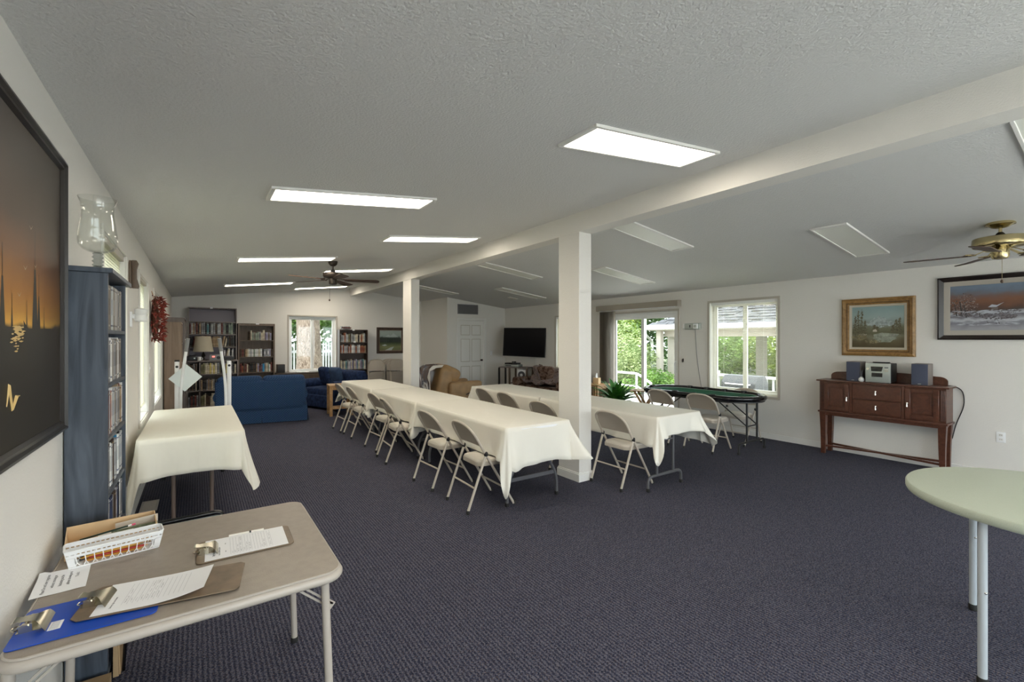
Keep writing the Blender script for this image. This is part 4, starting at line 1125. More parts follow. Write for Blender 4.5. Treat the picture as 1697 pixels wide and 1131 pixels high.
# ------------------------------------------------------------------ card table in front and what lies on it
CT = 0.71
t = thing('card_table', 'taupe card table with rounded corners close to the painting wall', 'table', (0.005, 2.155, 0))
hx, hy = 0.438, 0.435
o = rrect(-hx, hx, -hy, hy, 0.06, 8)
rim = M().tube([(x, y, CT-0.0235) for x, y in rrect(-hx+0.008, hx-0.008, -hy+0.008, hy-0.008, 0.055, 8)], 0.0175, 10, closed=True)
obj('table_rim', rim, MT['cream'], t)
obj('edge_bead', M().tube([(x, y, CT-0.004) for x, y in rrect(-hx+0.005, hx-0.005, -hy+0.005, hy-0.005, 0.056, 8)], 0.004, 6, closed=True), MT['cream'], t)
obj('table_top', M().prism(rrect(-hx+0.006, hx-0.006, -hy+0.006, hy-0.006, 0.055, 8), CT-0.022, CT), MT['vinyltop'], t, bev=0.003, seg=2)
for sx in (-1, 1):
    for sy in (-1, 1):
        x, y = (sx*(hx-0.045) if sx > 0 else -hx+0.016), sy*(hy-0.055)
        lg = obj('leg', M().tube([(x-sx*0.01 if sx > 0 else x,y,CT-0.03),(x+sx*0.012,y+sy*0.012,0.02)], 0.0145, 12), MT['cream'], t)
        obj('foot', M().lathe([(0.016,0),(0.018,0.004),(0.018,0.022),(0.015,0.026)], 10, (x+sx*0.012,y+sy*0.012,0)), MT['rubber'], lg)
        br = M()
        for k in (-0.011, 0.011):
            br.bar((x-sx*0.115+k,y-sy*0.017,CT-0.042),(x+sx*0.012+k,y-sy*0.017,CT-0.155),0.007,0.004,up=(0,1,0))
        br.bar((x-sx*0.005,y-sy*0.017,CT-0.14),(x+sx*0.022,y-sy*0.017,CT-0.164),0.030,0.004,up=(0,1,0))
        bo = obj('brace', br, MT['cream'], lg)
        obj('rivet', M().tube([(x+sx*0.003,y-sy*0.024,CT-0.146),(x+sx*0.003,y-sy*0.014,CT-0.146)],0.006,10), MT['chrome'], lg)

# dark chair back standing behind the card table
t = thing('dark_chair_back', 'dark brown chair back with glossy rim showing past the card table', 'chair', (-0.06, 2.80, 0), R(4))
obj('back_panel', M().prism(rrect(-0.21,0.17,0.40,0.648,0.03,5), -0.012, 0.012, 'y'), MT['blackgloss'], t, bev=0.004, seg=2)
obj('rim', M().tube(fillet([(-0.21,0,0.40),(-0.21,0,0.655),(0.17,0,0.655),(0.17,0,0.40)],0.04,6),0.0125,10), MT['blackgloss'], t)
obj('crossbar', M().tube([(-0.22,0.005,0.1),(-0.22,0.10,0.1)],0.005,8), MT['blackgloss'], t)
obj('leg', M().tube([(-0.225,0.0,0.0),(-0.205,0.0,0.42)],0.007,8), MT['blackgloss'], t)
obj('leg', M().tube([(-0.225,0.14,0.0),(-0.19,0.0,0.44)],0.007,8), MT['blackgloss'], t)
obj('seat', M().obox((-0.02,0.10,0.44),(0.33,0.03,0.30),Matrix.Rotation(R(-8),3,'X')), MT['darkcase'], t, bev=0.008)

# shallow cardboard tray, with papers and pencil
def LT(x, y, z=0.0): return (x, y, z)
t = thing('cardboard_tray', 'shallow tan cardboard tray behind the white basket', 'box', (-0.285, 2.470, CT+0.001), R(7))
w, dp, hh, th = 0.140, 0.078, 0.082, 0.004
obj('bottom', M().box(-w,w,-dp,dp,0,th), MT['manila'], t)
obj('side_panel', M().box(-w,w,dp-th,dp,th,hh), MT['manila'], t)
obj('side_panel', M().box(-w,w,-dp,-dp+th,th,hh*0.72), MT['manila'], t)
obj('side_panel', M().prism([(-dp+th,th),(dp-th,th),(dp-th,hh),(-dp+th,hh*0.72)], -w, -w+th, 'x'), MT['manila'], t)
obj('side_panel', M().prism([(-dp+th,th),(dp-th,th),(dp-th,hh),(-dp+th,hh*0.72)], w-th, w, 'x'), MT['manila'], t)
def inside(name, label, cat, mesh, m, loc, rz=7, **k):
    o_ = obj(name, mesh, m, loc=loc, rotz=R(rz), **k); return tag(o_, label, cat)
inside('card', 'green printed card standing in the cardboard tray', 'card', M().prism([(-0.075,0),(0.075,0),(0.075,0.055),(-0.075,0.05)],-0.001,0.001,'y'), mat('green_card',(0.16,0.20,0.13),0.6,var=0.6,vscale=40), (-0.215,2.470,CT+0.006))
inside('card', 'clear plastic pouch standing at the back of the tray', 'pouch', M().prism([(-0.07,0),(0.07,0),(0.07,0.074),(-0.07,0.066)],-0.001,0.001,'y'), mat('cloudy_plastic',(0.62,0.55,0.46),0.25), (-0.212,2.512,CT+0.006))
pn = thing('pencil', 'dark green pencil with pink eraser lying across the tray', 'pencil', (-0.295, 2.440, CT+0.062), R(10))
obj('shaft', M().tube([(-0.085,0,-0.006),(0.06,0,0.008)],0.0036,6), mat('green_paint',(0.02,0.05,0.035),0.4), pn)
obj('ferrule', M().tube([(0.06,0,0.008),(0.072,0,0.0092)],0.0038,8), MT['white'], pn)
obj('eraser', M().tube([(0.072,0,0.0092),(0.084,0,0.0104)],0.0036,8), mat('pink_eraser',(0.75,0.10,0.20),0.7), pn)
obj('tip', M().tube([(-0.085,0,-0.006),(-0.10,0,-0.0075)],[0.0036,0.0008],6), MT['oak'], pn)
inside('eraser', 'pale oblong eraser beside the pencil in the tray', 'eraser', M().box(-0.04,0.04,-0.01,0.01,0,0.022), MT['fringe'], (-0.36,2.440,CT+0.0055), bev=0.004)
inside('notepad', 'cream note pad lying flat in the tray', 'notepad', M().box(-0.055,0.055,-0.028,0.028,0,0.045), MT['fringe'], (-0.275,2.462,CT+0.0055))

# white plastic basket with slotted sides and pencils
t = thing('plastic_basket', 'white slotted plastic basket of pencils on the card table', 'basket', (-0.262, 2.338, CT+0.001), R(9))
W, Dp, Hh = 0.142, 0.046, 0.068; ti = 0.013
def bp(side, u, v):
    """point on a sloping wall: u along, v = 0..1 height"""
    k = ti*(1-v)
    if side == 'f': return (u*(W-k), -(Dp-k), v*Hh)
    if side == 'b': return (u*(W-k), (Dp-k), v*Hh)
    if side == 'l': return (-(W-k), u*(Dp-k), v*Hh)
    return ((W-k), u*(Dp-k), v*Hh)
nor = {'f':(0,-1,0),'b':(0,1,0),'l':(-1,0,0),'r':(1,0,0)}
def wallquad(m, side, u0, u1, v0, v1, u2=None, u3=None):
    u2 = u1 if u2 is None else u2; u3 = u0 if u3 is None else u3
    n = Vector(nor[side])*0.0022
    a = [Vector(bp(side,u0,v0)),Vector(bp(side,u1,v0)),Vector(bp(side,u2,v1)),Vector(bp(side,u3,v1))]
    m.add(a+[p+n for p in a], [(3,2,1,0),(4,5,6,7),(0,1,5,4),(1,2,6,5),(2,3,7,6),(3,0,4,7)])
obj('bottom', M().prism(rrect(-W+ti,W-ti,-Dp+ti,Dp-ti,0.012,4),0,0.0025), MT['white'], t)
for sd, cnt in (('f',18),('b',18),('l',6),('r',6)):
    b_ = M()
    wallquad(b_, sd, -1, 1, 0, 0.08); wallquad(b_, sd, -1, 1, 0.62, 0.76); wallquad(b_, sd, -1, 1, 0.83, 1.0)
    for i in range(cnt+1):
        u = -0.92+1.84*i/cnt
        wallquad(b_, sd, u-0.018, u+0.018, 0.76, 0.83)
    wallquad(b_, sd, -1, -0.86, 0.1, 0.60); wallquad(b_, sd, 0.86, 1, 0.1, 0.60)
    e = (cnt+1)//2
    for i in range(e+1):
        u = -0.82+1.64*i/e; q = 0.82/e
        wallquad(b_, sd, u-0.011, u+0.011, 0.28, 0.62)
        wallquad(b_, sd, u-0.014-q*0.5, u+0.008-q*0.5, 0.10, 0.28, u+0.012, u-0.014)
        wallquad(b_, sd, u-0.008+q*0.5, u+0.014+q*0.5, 0.10, 0.28, u+0.014, u-0.012)
    obj('side_wall', b_, MT['white'], t, label=None)
obj('lip', M().tube([(x,y,Hh) for x,y in rrect(-W-0.002,W+0.002,-Dp-0.002,Dp+0.002,0.016,5)],0.0036,6,closed=True), MT['white'], t)
rnd = random.Random(3)
for i in range(9):
    c = [(0.62,0.30,0.05),(0.70,0.42,0.08),(0.03,0.03,0.04),(0.45,0.05,0.04),(0.60,0.33,0.06),(0.05,0.07,0.20),(0.66,0.36,0.06),(0.02,0.02,0.02),(0.55,0.28,0.06)][i]
    nm = ['orange','amber','black','dark red','ochre','navy','honey','jet black','yellow brown'][i]
    a = R(9+rnd.uniform(-4,4)); L = 0.088
    x, y = -0.262+rnd.uniform(-0.02,0.02), 2.338+(i % 3-1)*0.011
    p = thing('pencil', '%s pencil lying in the white basket' % nm, 'pencil', (x, y, CT+0.010+0.009*(i//3)), a, 'pencils in the white basket')
    obj('shaft', M().tube([(-L,0,0),(L*0.86,0,0)],0.0038,6), mat('pencil_'+nm.replace(' ','_'),c,0.4), p)
    obj('tip', M().tube([(L*0.86,0,0),(L,0,0)],[0.0038,0.0006],6), MT['oak'], p)

MT['inkmid'] = mat('soft_pencil', (0.22,0.22,0.26), 0.8)
# papers and clipboards
def text_part(body, size, x, y, z, parent, m, rz=-90, space=1.0):
    cu = bpy.data.curves.new('lettering', 'FONT'); cu.body = body; cu.size = size; cu.extrude = 0.0001; cu.space_line = space
    tmp = bpy.data.objects.new('lettering', cu); C.objects.link(tmp)
    dg = bpy.context.evaluated_depsgraph_get(); me = bpy.data.meshes.new_from_object(tmp.evaluated_get(dg))
    bpy.data.objects.remove(tmp); me.materials.clear(); me.materials.append(m); me.name = 'lettering'
    o_ = bpy.data.objects.new('lettering', me); C.objects.link(o_)
    o_.parent = parent; o_.location = (x, y, z); o_.rotation_euler.z = R(rz)
    o_['kind'] = 'stuff'
    return o_
t = thing('notice_sheet', 'small white printed notice lying by the basket on the card table', 'paper', (-0.388, 2.195, CT+0.0008), R(4))
rows = [[(-0.068+0.136*i/10, -0.1+0.2*j/8, 0.0006*(1+math.sin(i*0.9+j*0.7))+ (0.006 if (i < 2 and j == 8) else 0)) for j in range(9)] for i in range(11)]
obj('sheet', M().sheet(rows, (0,0,1), 0.0004), MT['paper'], t, ang=80)
for i, s in enumerate(('Please Do not Leave magazines','without removing or','blackening out the','address showing on it','Thanks')):
    off = [(-0.085),(-0.05),(-0.05),(-0.052),(0.0)][i]
    text_part(s, 0.0125, -0.036+i*0.0195, off, 0.0030, t, MT['ink'], 90)

def clip(parent, L, m):
    """spring clip at the -x end of the board"""
    g = M()
    pr = []
    for x, z in ((0.054,0.0038),(0.049,0.0120),(0.043,0.0205),(0.035,0.0255),(0.024,0.0275),(0.008,0.0285),(-0.008,0.0295),(-0.020,0.0325),(-0.026,0.0290)):
        pr.append((x, z))
    rows = []
    for i, (x, z) in enumerate(pr):
        hw = [0.053,0.053,0.050,0.036,0.021,0.016,0.016,0.018,0.018][i]
        rows.append([(-L+0.018+x, -hw+2*hw*j/6, z) for j in range(7)])
    g.sheet(rows, (0.15,0,1), 0.0012)
    c = obj('clip', g, m, parent, ang=24)
    obj('clip_base', M().box(-L+0.006,-L+0.060,-0.030,0.030,0.0032,0.0052).box(-L+0.012,-L+0.040,-0.030,-0.027,0.005,0.026).box(-L+0.012,-L+0.040,0.027,0.030,0.005,0.026), m, c)
    obj('spring', M().tube([(-L+0.028,-0.034,0.020),(-L+0.028,0.034,0.020)],0.006,10), m, c)
    obj('hang_ring', M().tube([(-L+0.0+0.010*math.cos(2*PI*i/12), 0.0+0.013*math.sin(2*PI*i/12), 0.007) for i in range(12)],0.0016,5,closed=True), m, c)
def clipboard(label, cx, cy, z, rz, L, W_, m, r=0.02, sheet=None, lines=None, heading=None, group=None, notch=False):
    t = thing('clipboard', label, 'clipboard', (cx, cy, z), R(rz), group)
    poly = rrect(-L, L, -W_, W_, r, 5) if not notch else [(-L+0.02,-W_),(L-0.014,-W_),(L,-W_+0.014),(L,W_-0.014),(L-0.014,W_),(-L+0.02,W_),(-L,W_-0.02),(-L,-W_+0.02)]
    obj('board', M().prism(poly, 0, 0.0032), m, t, bev=0.0008, seg=1)
    if sheet:
        x0, x1, y0, y1, curl = sheet
        rows = [[(x0+(x1-x0)*i/16, y0+(y1-y0)*j/8, 0.0036+curl*max(0,i/16-0.45)**2*(1.0-0.6*j/8)*8 + 0.0003*math.sin(j)) for j in range(9)] for i in range(17)]
        so = obj('paper', M().sheet(rows, (0,0,1), 0.0006), MT['paper'], t, ang=80)
        if lines:
            n, a, b, y2, y3 = lines
            g = M()
            for i in range(n):
                x = a+(b-a)*i/(n-1); f = (x-x0)/(x1-x0)
                def zz(y): return 0.0046+curl*max(0,f-0.45)**2*(1.0-0.6*(y-y0)/(y1-y0))*8 + 0.0003
                g.add([(x-0.0004,y2,zz(y2)),(x+0.0004,y2,zz(y2)),(x+0.0004,y3,zz(y3)),(x-0.0004,y3,zz(y3))],[(0,1,2,3)])
            obj('ruled_lines', g, MT['inkgrey'], so, kind='stuff')
            rnd = random.Random(int(cx*1000)); g = M()
            for i in range(n-1):
                x = a+(b-a)*(i+0.5)/(n-1); f = (x-x0)/(x1-x0)
                wds = rnd.randint(1, 3) if i < 7 or rnd.random() < 0.35 else 0
                y = y2+0.010
                for w_ in range(wds):
                    L2 = rnd.uniform(0.02, 0.05); pts = []
                    k = int(L2/0.0022)
                    for q in range(k):
                        yy = y+L2*q/k
                        if yy > y3: break
                        pts.append((x+rnd.uniform(-0.003,0.0022), yy, 0.0049+curl*max(0,f-0.45)**2*(1.0-0.6*(yy-y0)/(y1-y0))*8))
                    if len(pts) > 2: g.tube(pts, 0.00024, 3)
                    y += L2+0.012
            if g.v: obj('handwriting', g, MT['inkmid'], so, kind='stuff')
        if heading:
            for (s, size, x, y) in heading: text_part(s, size, x, y, 0.0050, so, MT['ink'], 90)
    clip(t, L, MT['nickel'] if m is not MT['blueboard'] else MT['nickel'])
    return t
clipboard('blue clipboard with a price sticker, empty of paper', -0.265, 1.885, CT+0.0012, -1, 0.165, 0.114, MT['blueboard'], 0.018, None)
st = None
t = [o for o in C.objects if o.get('label','').startswith('blue clipboard')][0]
obj('sticker', M().box(-0.090,-0.062,-0.055,-0.005,0.0033,0.0037), MT['paper'], t, label='white price sticker')
g = M()
for i in range(14): g.box(-0.086+0.0012*0, -0.068, -0.051+i*0.0032, -0.051+i*0.0032+(0.0012 if i % 3 else 0.002), 0.0037, 0.0039)
obj('barcode', g, MT['inkgrey'], t, kind='stuff')
clipboard('long brown clipboard with a curled lined sheet, lying across the blue one', -0.083, 1.905, CT+0.0068, -9.5, 0.218, 0.103, MT['hardboard'], 0.015,
          (-0.170,0.118,-0.096,0.099,0.010), (13,-0.105,0.055,-0.060,0.075), [('Library sign out sheet',0.008,-0.128,-0.07)], notch=True)
clipboard('brown clipboard with a lined sign sheet and pencil beside it', 0.165, 2.158, CT+0.0012, -1.5, 0.168, 0.110, MT['hardboard'], 0.024,
          (-0.140,0.146,-0.101,0.104,0.0), (15,-0.055,0.090,-0.085,0.085), [('Sign in sheet',0.011,-0.108,-0.07),('for the clubhouse guests',0.008,-0.090,-0.07),('name',0.006,-0.070,-0.05),('date',0.006,-0.070,0.03)])
t = thing('pencil', 'cream bodied pen lying along the far edge of the lined sign sheet', 'pen', (0.165, 2.262, CT+0.0095), R(-3))
obj('shaft', M().tube([(-0.055,0,0),(0.02,0,0)],0.0042,8), MT['fringe'], t)
obj('band', M().tube([(0.02,0,0),(0.027,0,0)],0.0046,8), MT['black'], t)
obj('cap', M().tube([(0.027,0,0),(0.075,0,0)],0.0044,8), MT['fringe'], t)

# carton with a black folder under the card table
t = thing('cardboard_carton', 'low brown cardboard carton on the carpet at the foot of the black shelf', 'box', (-0.385, 2.47, 0), R(0))
w, dp, hh = 0.076, 0.16, 0.095
obj('side_panel', M().box(-w,w,-dp,-dp+0.005,0,hh), MT['carton'], t)
obj('side_panel', M().box(-w,w,dp-0.005,dp,0,hh), MT['carton'], t)
obj('side_panel', M().box(-w,-w+0.005,-dp+0.005,dp-0.005,0,hh), MT['carton'], t)
obj('side_panel', M().box(w-0.005,w,-dp+0.005,dp-0.005,0,hh), MT['carton'], t)
obj('bottom', M().box(-w+0.005,w-0.005,-dp+0.005,dp-0.005,0,0.005), MT['carton'], t)
obj('lid_flap', M().box(-w+0.006,w-0.006,-dp+0.006,dp-0.006,hh-0.004,hh), MT['carton'], t)
t = thing('flat_carton', 'flattened cardboard leaning on the front of the black shelf', 'cardboard', (-0.318, 2.88, 0), 0)
obj('panel', M().prism([(0.0,0.0),(0.02,0.0),(0.012,0.42),(0.002,0.42)],-0.13,0.13,'y'), MT['carton'], t)
obj('fold', M().prism([(0.021,0.0),(0.026,0.0),(0.016,0.34),(0.013,0.34)],-0.12,0.10,'y'), MT['carton'], t)

# ------------------------------------------------------------------ painting of ships
def paint_mat(name, build):
    m = bpy.data.materials.new(name); m.use_nodes = True
    nt = m.node_tree; n = nt.nodes; L = nt.links
    b = n['Principled BSDF']; b.inputs['Roughness'].default_value = 0.45; b.inputs['Specular IOR Level'].default_value = 0.3
    tc = n.new('ShaderNodeTexCoord'); sp = n.new('ShaderNodeSeparateXYZ')
    L.new(tc.outputs['Object'], sp.inputs[0])
    L.new(build(nt, n, L, tc, sp), b.inputs['Base Color'])
    return m
def ramp(n, L, src, stops, interp='LINEAR'):
    r = n.new('ShaderNodeValToRGB'); r.color_ramp.interpolation = interp; e = r.color_ramp.elements
    for i, (p, c) in enumerate(stops):
        if i == 0: el = e[0]; el.position = p
        elif i == len(stops)-1: el = e[-1]; el.position = p
        else: el = e.new(p)
        el.color = (*c, 1)
    L.new(src, r.inputs['Fac']); return r.outputs['Color']
def maprange(n, L, src, a, b):
    m = n.new('ShaderNodeMapRange'); m.inputs['From Min'].default_value = a; m.inputs['From Max'].default_value = b
    L.new(src, m.inputs['Value']); return m.outputs['Result']
def noise_add(n, L, tc, src, scale, amt, stretch=(1,1,1), detail=5):
    mp = n.new('ShaderNodeMapping'); mp.inputs['Scale'].default_value = stretch; L.new(tc.outputs['Object'], mp.inputs['Vector'])
    z = n.new('ShaderNodeTexNoise'); z.inputs['Scale'].default_value = scale; z.inputs['Detail'].default_value = detail; L.new(mp.outputs['Vector'], z.inputs['Vector'])
    s = n.new('ShaderNodeMath'); s.operation = 'SUBTRACT'; s.inputs[1].default_value = 0.5; L.new(z.outputs['Fac'], s.inputs[0])
    a = n.new('ShaderNodeMath'); a.operation = 'MULTIPLY_ADD'; a.inputs[1].default_value = amt; L.new(s.outputs[0], a.inputs[0]); L.new(src, a.inputs[2])
    return a.outputs[0]
def mixc(n, L, fac, a, b):
    x = n.new('ShaderNodeMixRGB'); L.new(fac, x.inputs['Fac']); L.new(a, x.inputs['Color1']); L.new(b, x.inputs['Color2']); return x.outputs['Color']

def frame(t, axis_w, w, h, bw, dep, m, name='frame', z0=0.0, profile=None):
    """moulded picture frame: local x across, local -y proud of the wall, z up"""
    profile = profile or [(0,0),(0,dep*0.8),(bw*0.25,dep),(bw*0.55,dep*0.75),(bw*0.8,dep*0.6),(bw,dep*0.35),(bw,0)]
    g = M(); hw, hh = w/2, h/2
    cs = [(-1,-1),(1,-1),(1,1),(-1,1)]
    k = len(profile)
    vs = []
    for cx, cz in cs:
        for u, d in profile: vs.append((cx*(hw-u), -d, z0+cz*(hh-u)))
    fs = []
    for i in range(4):
        j = (i+1) % 4
        for q in range(k):
            r = (q+1) % k
            fs.append((i*k+q, j*k+q, j*k+r, i*k+r))
    g.add(vs, fs)
    return obj(name, g, m, t, ang=30)
# the wall painting: local x runs along -Y... it faces +X
PT0, PT1, PZ0, PZ1 = 1.10, 2.565, 1.185, 2.275
t = thing('ship_painting', 'large dark sunset painting of moored sailing ships in thin black frame', 'painting', (XL+0.004, (PT0+PT1)/2, (PZ0+PZ1)/2), R(90))
pw, ph = PT1-PT0, PZ1-PZ0
frame(t, 'x', pw, ph, 0.042, 0.032, mat('black_frame',(0.02,0.016,0.014),0.3), profile=[(0,0),(0,0.022),(0.006,0.032),(0.016,0.034),(0.022,0.024),(0.034,0.026),(0.042,0.016),(0.042,0)])
def ships(nt, n, L, tc, sp):
    z = maprange(n, L, noise_add(n, L, tc, sp.outputs['Z'], 3, 0.10), -0.59, 0.41)
    base = ramp(n, L, z, [(0.0,(0.018,0.015,0.011)),(0.30,(0.022,0.018,0.013)),(0.455,(0.030,0.022,0.013)),(0.470,(0.85,0.46,0.075)),(0.50,(0.60,0.28,0.04)),(0.56,(0.44,0.18,0.025)),(0.68,(0.21,0.085,0.026)),(0.80,(0.095,0.058,0.038)),(1.0,(0.060,0.048,0.040))])
    # glow narrows towards the side: darken by the distance from the sun
    x = maprange(n, L, sp.outputs['X'], 0.05, 0.70)
    dk = ramp(n, L, x, [(0.0,(0,0,0)),(0.5,(0.10,0.10,0.10)),(1.0,(0.80,0.80,0.80))])
    dc = n.new('ShaderNodeRGB'); dc.outputs[0].default_value = (0.024,0.018,0.013,1)
    return mixc(n, L, dk, base, dc.outputs[0])
canvas = obj('canvas', M().box(-pw/2+0.04, pw/2-0.04, -0.014, -0.002, -ph/2+0.04, ph/2-0.04), paint_mat('sunset_ship_canvas', ships), t)
g = M(); yq = -0.0143
NQ = [0]
def quad(m, pts):
    NQ[0] += 1
    m.add([(x-0.12, yq-NQ[0]*0.00001, z-0.09) for x, z in pts], [tuple(range(len(pts)))])
dark = mat('painted_dark', (0.020,0.017,0.0125), 0.5); gold = mat('painted_gold', (0.72,0.50,0.20), 0.5)
for sx, s in ((0.47,1.0),(0.10,1.25),(-0.3,0.9)):
    quad(g, [(sx-0.07*s,-0.16),(sx+0.16*s,-0.16),(sx+0.20*s,-0.045),(sx+0.05*s,-0.05),(sx-0.08*s,-0.05),(sx-0.125*s,-0.025)])
    for k, hgt, bw_ in ((-0.09,0.10,0.008),(0.0,0.34,0.034),(0.045,0.20,0.020),(0.11,0.09,0.008)):
        quad(g, [(sx+k*s-0.004,-0.06),(sx+k*s+0.004,-0.06),(sx+k*s+0.0015,-0.06+hgt*s),(sx+k*s-0.0015,-0.06+hgt*s)])
        quad(g, [(sx+k*s-bw_*s,-0.06),(sx+k*s+bw_*s,-0.06),(sx+k*s+0.25*bw_*s,-0.06+0.62*hgt*s),(sx+k*s-0.25*bw_*s,-0.06+0.62*hgt*s)])
obj('painted_ships', g, dark, canvas, kind='stuff')
g = M(); rnd = random.Random(4)
yq = -0.0147
for i in range(60):
    x = 0.285+rnd.gauss(0,0.022); z = -0.046-abs(rnd.gauss(0,0.030)); w_ = rnd.uniform(0.008,0.034)*math.exp(-abs(z+0.046)*9)+0.004
    quad(g, [(x-w_,z),(x,z-0.0028),(x+w_,z+0.0008),(x,z+0.0028)])
obj('painted_glitter', g, gold, canvas, kind='stuff')
g = M()
for x, z, k in ((0.42,0.28,0.02),(0.36,0.14,0.022),(0.47,0.16,0.018),(0.30,0.05,0.02)):
    quad(g, [(x-k,z+k*0.4),(x,z-k*0.2),(x,z)]); quad(g, [(x+k,z+k*0.7),(x,z-k*0.2),(x,z)])
obj('painted_gulls', g, mat('painted_gull',(0.45,0.36,0.25),0.5), canvas, kind='stuff')
g = M()
g.tube([(0.07,-0.0146,-0.37),(0.085,-0.0146,-0.31),(0.10,-0.0146,-0.345),(0.115,-0.0146,-0.385),(0.15,-0.0146,-0.35),(0.19,-0.0146,-0.35)],[0.001,0.005,0.004,0.004,0.006,0.001],4)
obj('painted_flourish', g, gold, canvas, kind='stuff')
obj('wall_clip', M().box(pw/2+0.040,pw/2+0.052,-0.010,0.0,-0.07,-0.02), MT['white'], t)

# ------------------------------------------------------------------ black bookcase of video cases by the painting
BX0, BX1, BY0, BY1, BZ = XL+0.004, -0.325, 2.665, 3.275, 1.87
t = thing('media_shelf', 'tall narrow black stained shelf of video cases by the painting', 'bookcase', (BX0, (BY0+BY1)/2, 0))
def BB(x0,x1,y0,y1,z0,z1): return M().box(x0-BX0,x1-BX0,y0-(BY0+BY1)/2,y1-(BY0+BY1)/2,z0,z1)
obj('side_panel', BB(BX0,BX1,BY0,BY0+0.02,0,BZ-0.022), MT['blackwood'], t, bev=0.0015, seg=1)
obj('side_panel', BB(BX0,BX1,BY1-0.02,BY1,0,BZ-0.022), MT['blackwood'], t, bev=0.0015, seg=1)
obj('top_board', BB(BX0,BX1+0.018,BY0-0.012,BY1+0.075,BZ-0.022,BZ), MT['blackwood'], t, bev=0.002, seg=1)
obj('back_panel', BB(BX0,BX0+0.005,BY0+0.02,BY1-0.02,0.05,BZ-0.022), MT['blackwood'], t)
SH = [0.06, 0.345, 0.60, 0.855, 1.11, 1.353, 1.598]
for z in SH: obj('shelf', BB(BX0+0.005,BX1-0.002,BY0+0.02,BY1-0.02,z-0.018,z), MT['blackwood'], t, bev=0.001, seg=1)
# ------------------------------------------------------------------ cases and books
def spine_mat(name, c, band, title, rough=0.5):
    """a spine: plain colour with printed bands (book is a unit box, z = height 0..1)"""
    m = bpy.data.materials.new(name); m.use_nodes = True
    nt = m.node_tree; n = nt.nodes; L = nt.links
    b = n['Principled BSDF']; b.inputs['Roughness'].default_value = rough
    tc = n.new('ShaderNodeTexCoord'); sp = n.new('ShaderNodeSeparateXYZ'); L.new(tc.outputs['Object'], sp.inputs[0])
    r = ramp(n, L, sp.outputs['Z'], [(0.0,c),(0.08,band),(0.12,c),(0.30,c),(0.34,title),(0.66,title),(0.70,c),(0.90,band),(0.93,c)], 'CONSTANT')
    L.new(r, b.inputs['Base Color'])
    return m
BC = {}
for nm, c, bd, ti in (('black',(0.012,0.012,0.014),(0.20,0.18,0.14),(0.03,0.03,0.035)),('dark brown',(0.045,0.024,0.016),(0.20,0.14,0.07),(0.07,0.04,0.025)),
    ('cream',(0.62,0.56,0.44),(0.30,0.25,0.18),(0.50,0.44,0.33)),('white',(0.78,0.78,0.76),(0.20,0.22,0.30),(0.60,0.60,0.60)),('grey',(0.22,0.22,0.23),(0.5,0.5,0.5),(0.15,0.15,0.16)),
    ('pale grey',(0.45,0.46,0.46),(0.15,0.15,0.18),(0.35,0.36,0.38)),('maroon',(0.11,0.018,0.018),(0.30,0.22,0.10),(0.16,0.05,0.04)),('rust',(0.30,0.085,0.035),(0.5,0.4,0.25),(0.22,0.06,0.03)),
    ('tan',(0.36,0.26,0.16),(0.12,0.07,0.04),(0.28,0.19,0.11)),('olive',(0.16,0.15,0.075),(0.35,0.33,0.2),(0.11,0.10,0.05)),('sage green',(0.27,0.32,0.26),(0.10,0.14,0.10),(0.20,0.25,0.20)),
    ('teal',(0.10,0.24,0.26),(0.5,0.55,0.5),(0.07,0.18,0.20)),('navy',(0.022,0.032,0.085),(0.35,0.35,0.4),(0.03,0.05,0.13)),('bright blue',(0.02,0.24,0.48),(0.02,0.20,0.42),(0.02,0.24,0.48)),
    ('plum',(0.11,0.075,0.10),(0.3,0.26,0.3),(0.16,0.11,0.14)),('yellow',(0.62,0.50,0.16),(0.3,0.22,0.05),(0.54,0.42,0.12)),('lilac',(0.30,0.29,0.40),(0.5,0.5,0.6),(0.24,0.23,0.34)),
    ('silver',(0.36,0.37,0.40),(0.08,0.08,0.10),(0.62,0.62,0.64)),('taupe',(0.20,0.17,0.145),(0.40,0.36,0.3),(0.14,0.115,0.10)),('ash brown',(0.25,0.225,0.20),(0.12,0.10,0.09),(0.32,0.29,0.26))):
    mm = M().box(0.03,0.97,0.0,0.94,0.004,0.996); mm.prism([(0,0.0),(0.06,-0.02),(0.94,-0.02),(1,0.0),(1,0.96),(0.94,0.96),(0.94,0.03),(0.06,0.03),(0.06,0.96),(0,0.96)], 0, 1)
    BC[nm] = mesh_of('book', mm, spine_mat('spine_'+nm.replace(' ','_'), c, bd, ti))
def put_book(name, cat, label, group, col, x, y, z, th, depth, hgt, rz=0.0, lean=0.0):
    """x, y = spine corner; the spine looks along local -y"""
    o_ = bpy.data.objects.new(name, BC[col]); C.objects.link(o_)
    o_.location = (x, y, z); o_.scale = (th, depth, hgt); o_.rotation_euler = (0, R(lean), R(rz))
    return tag(o_, label, cat, group)

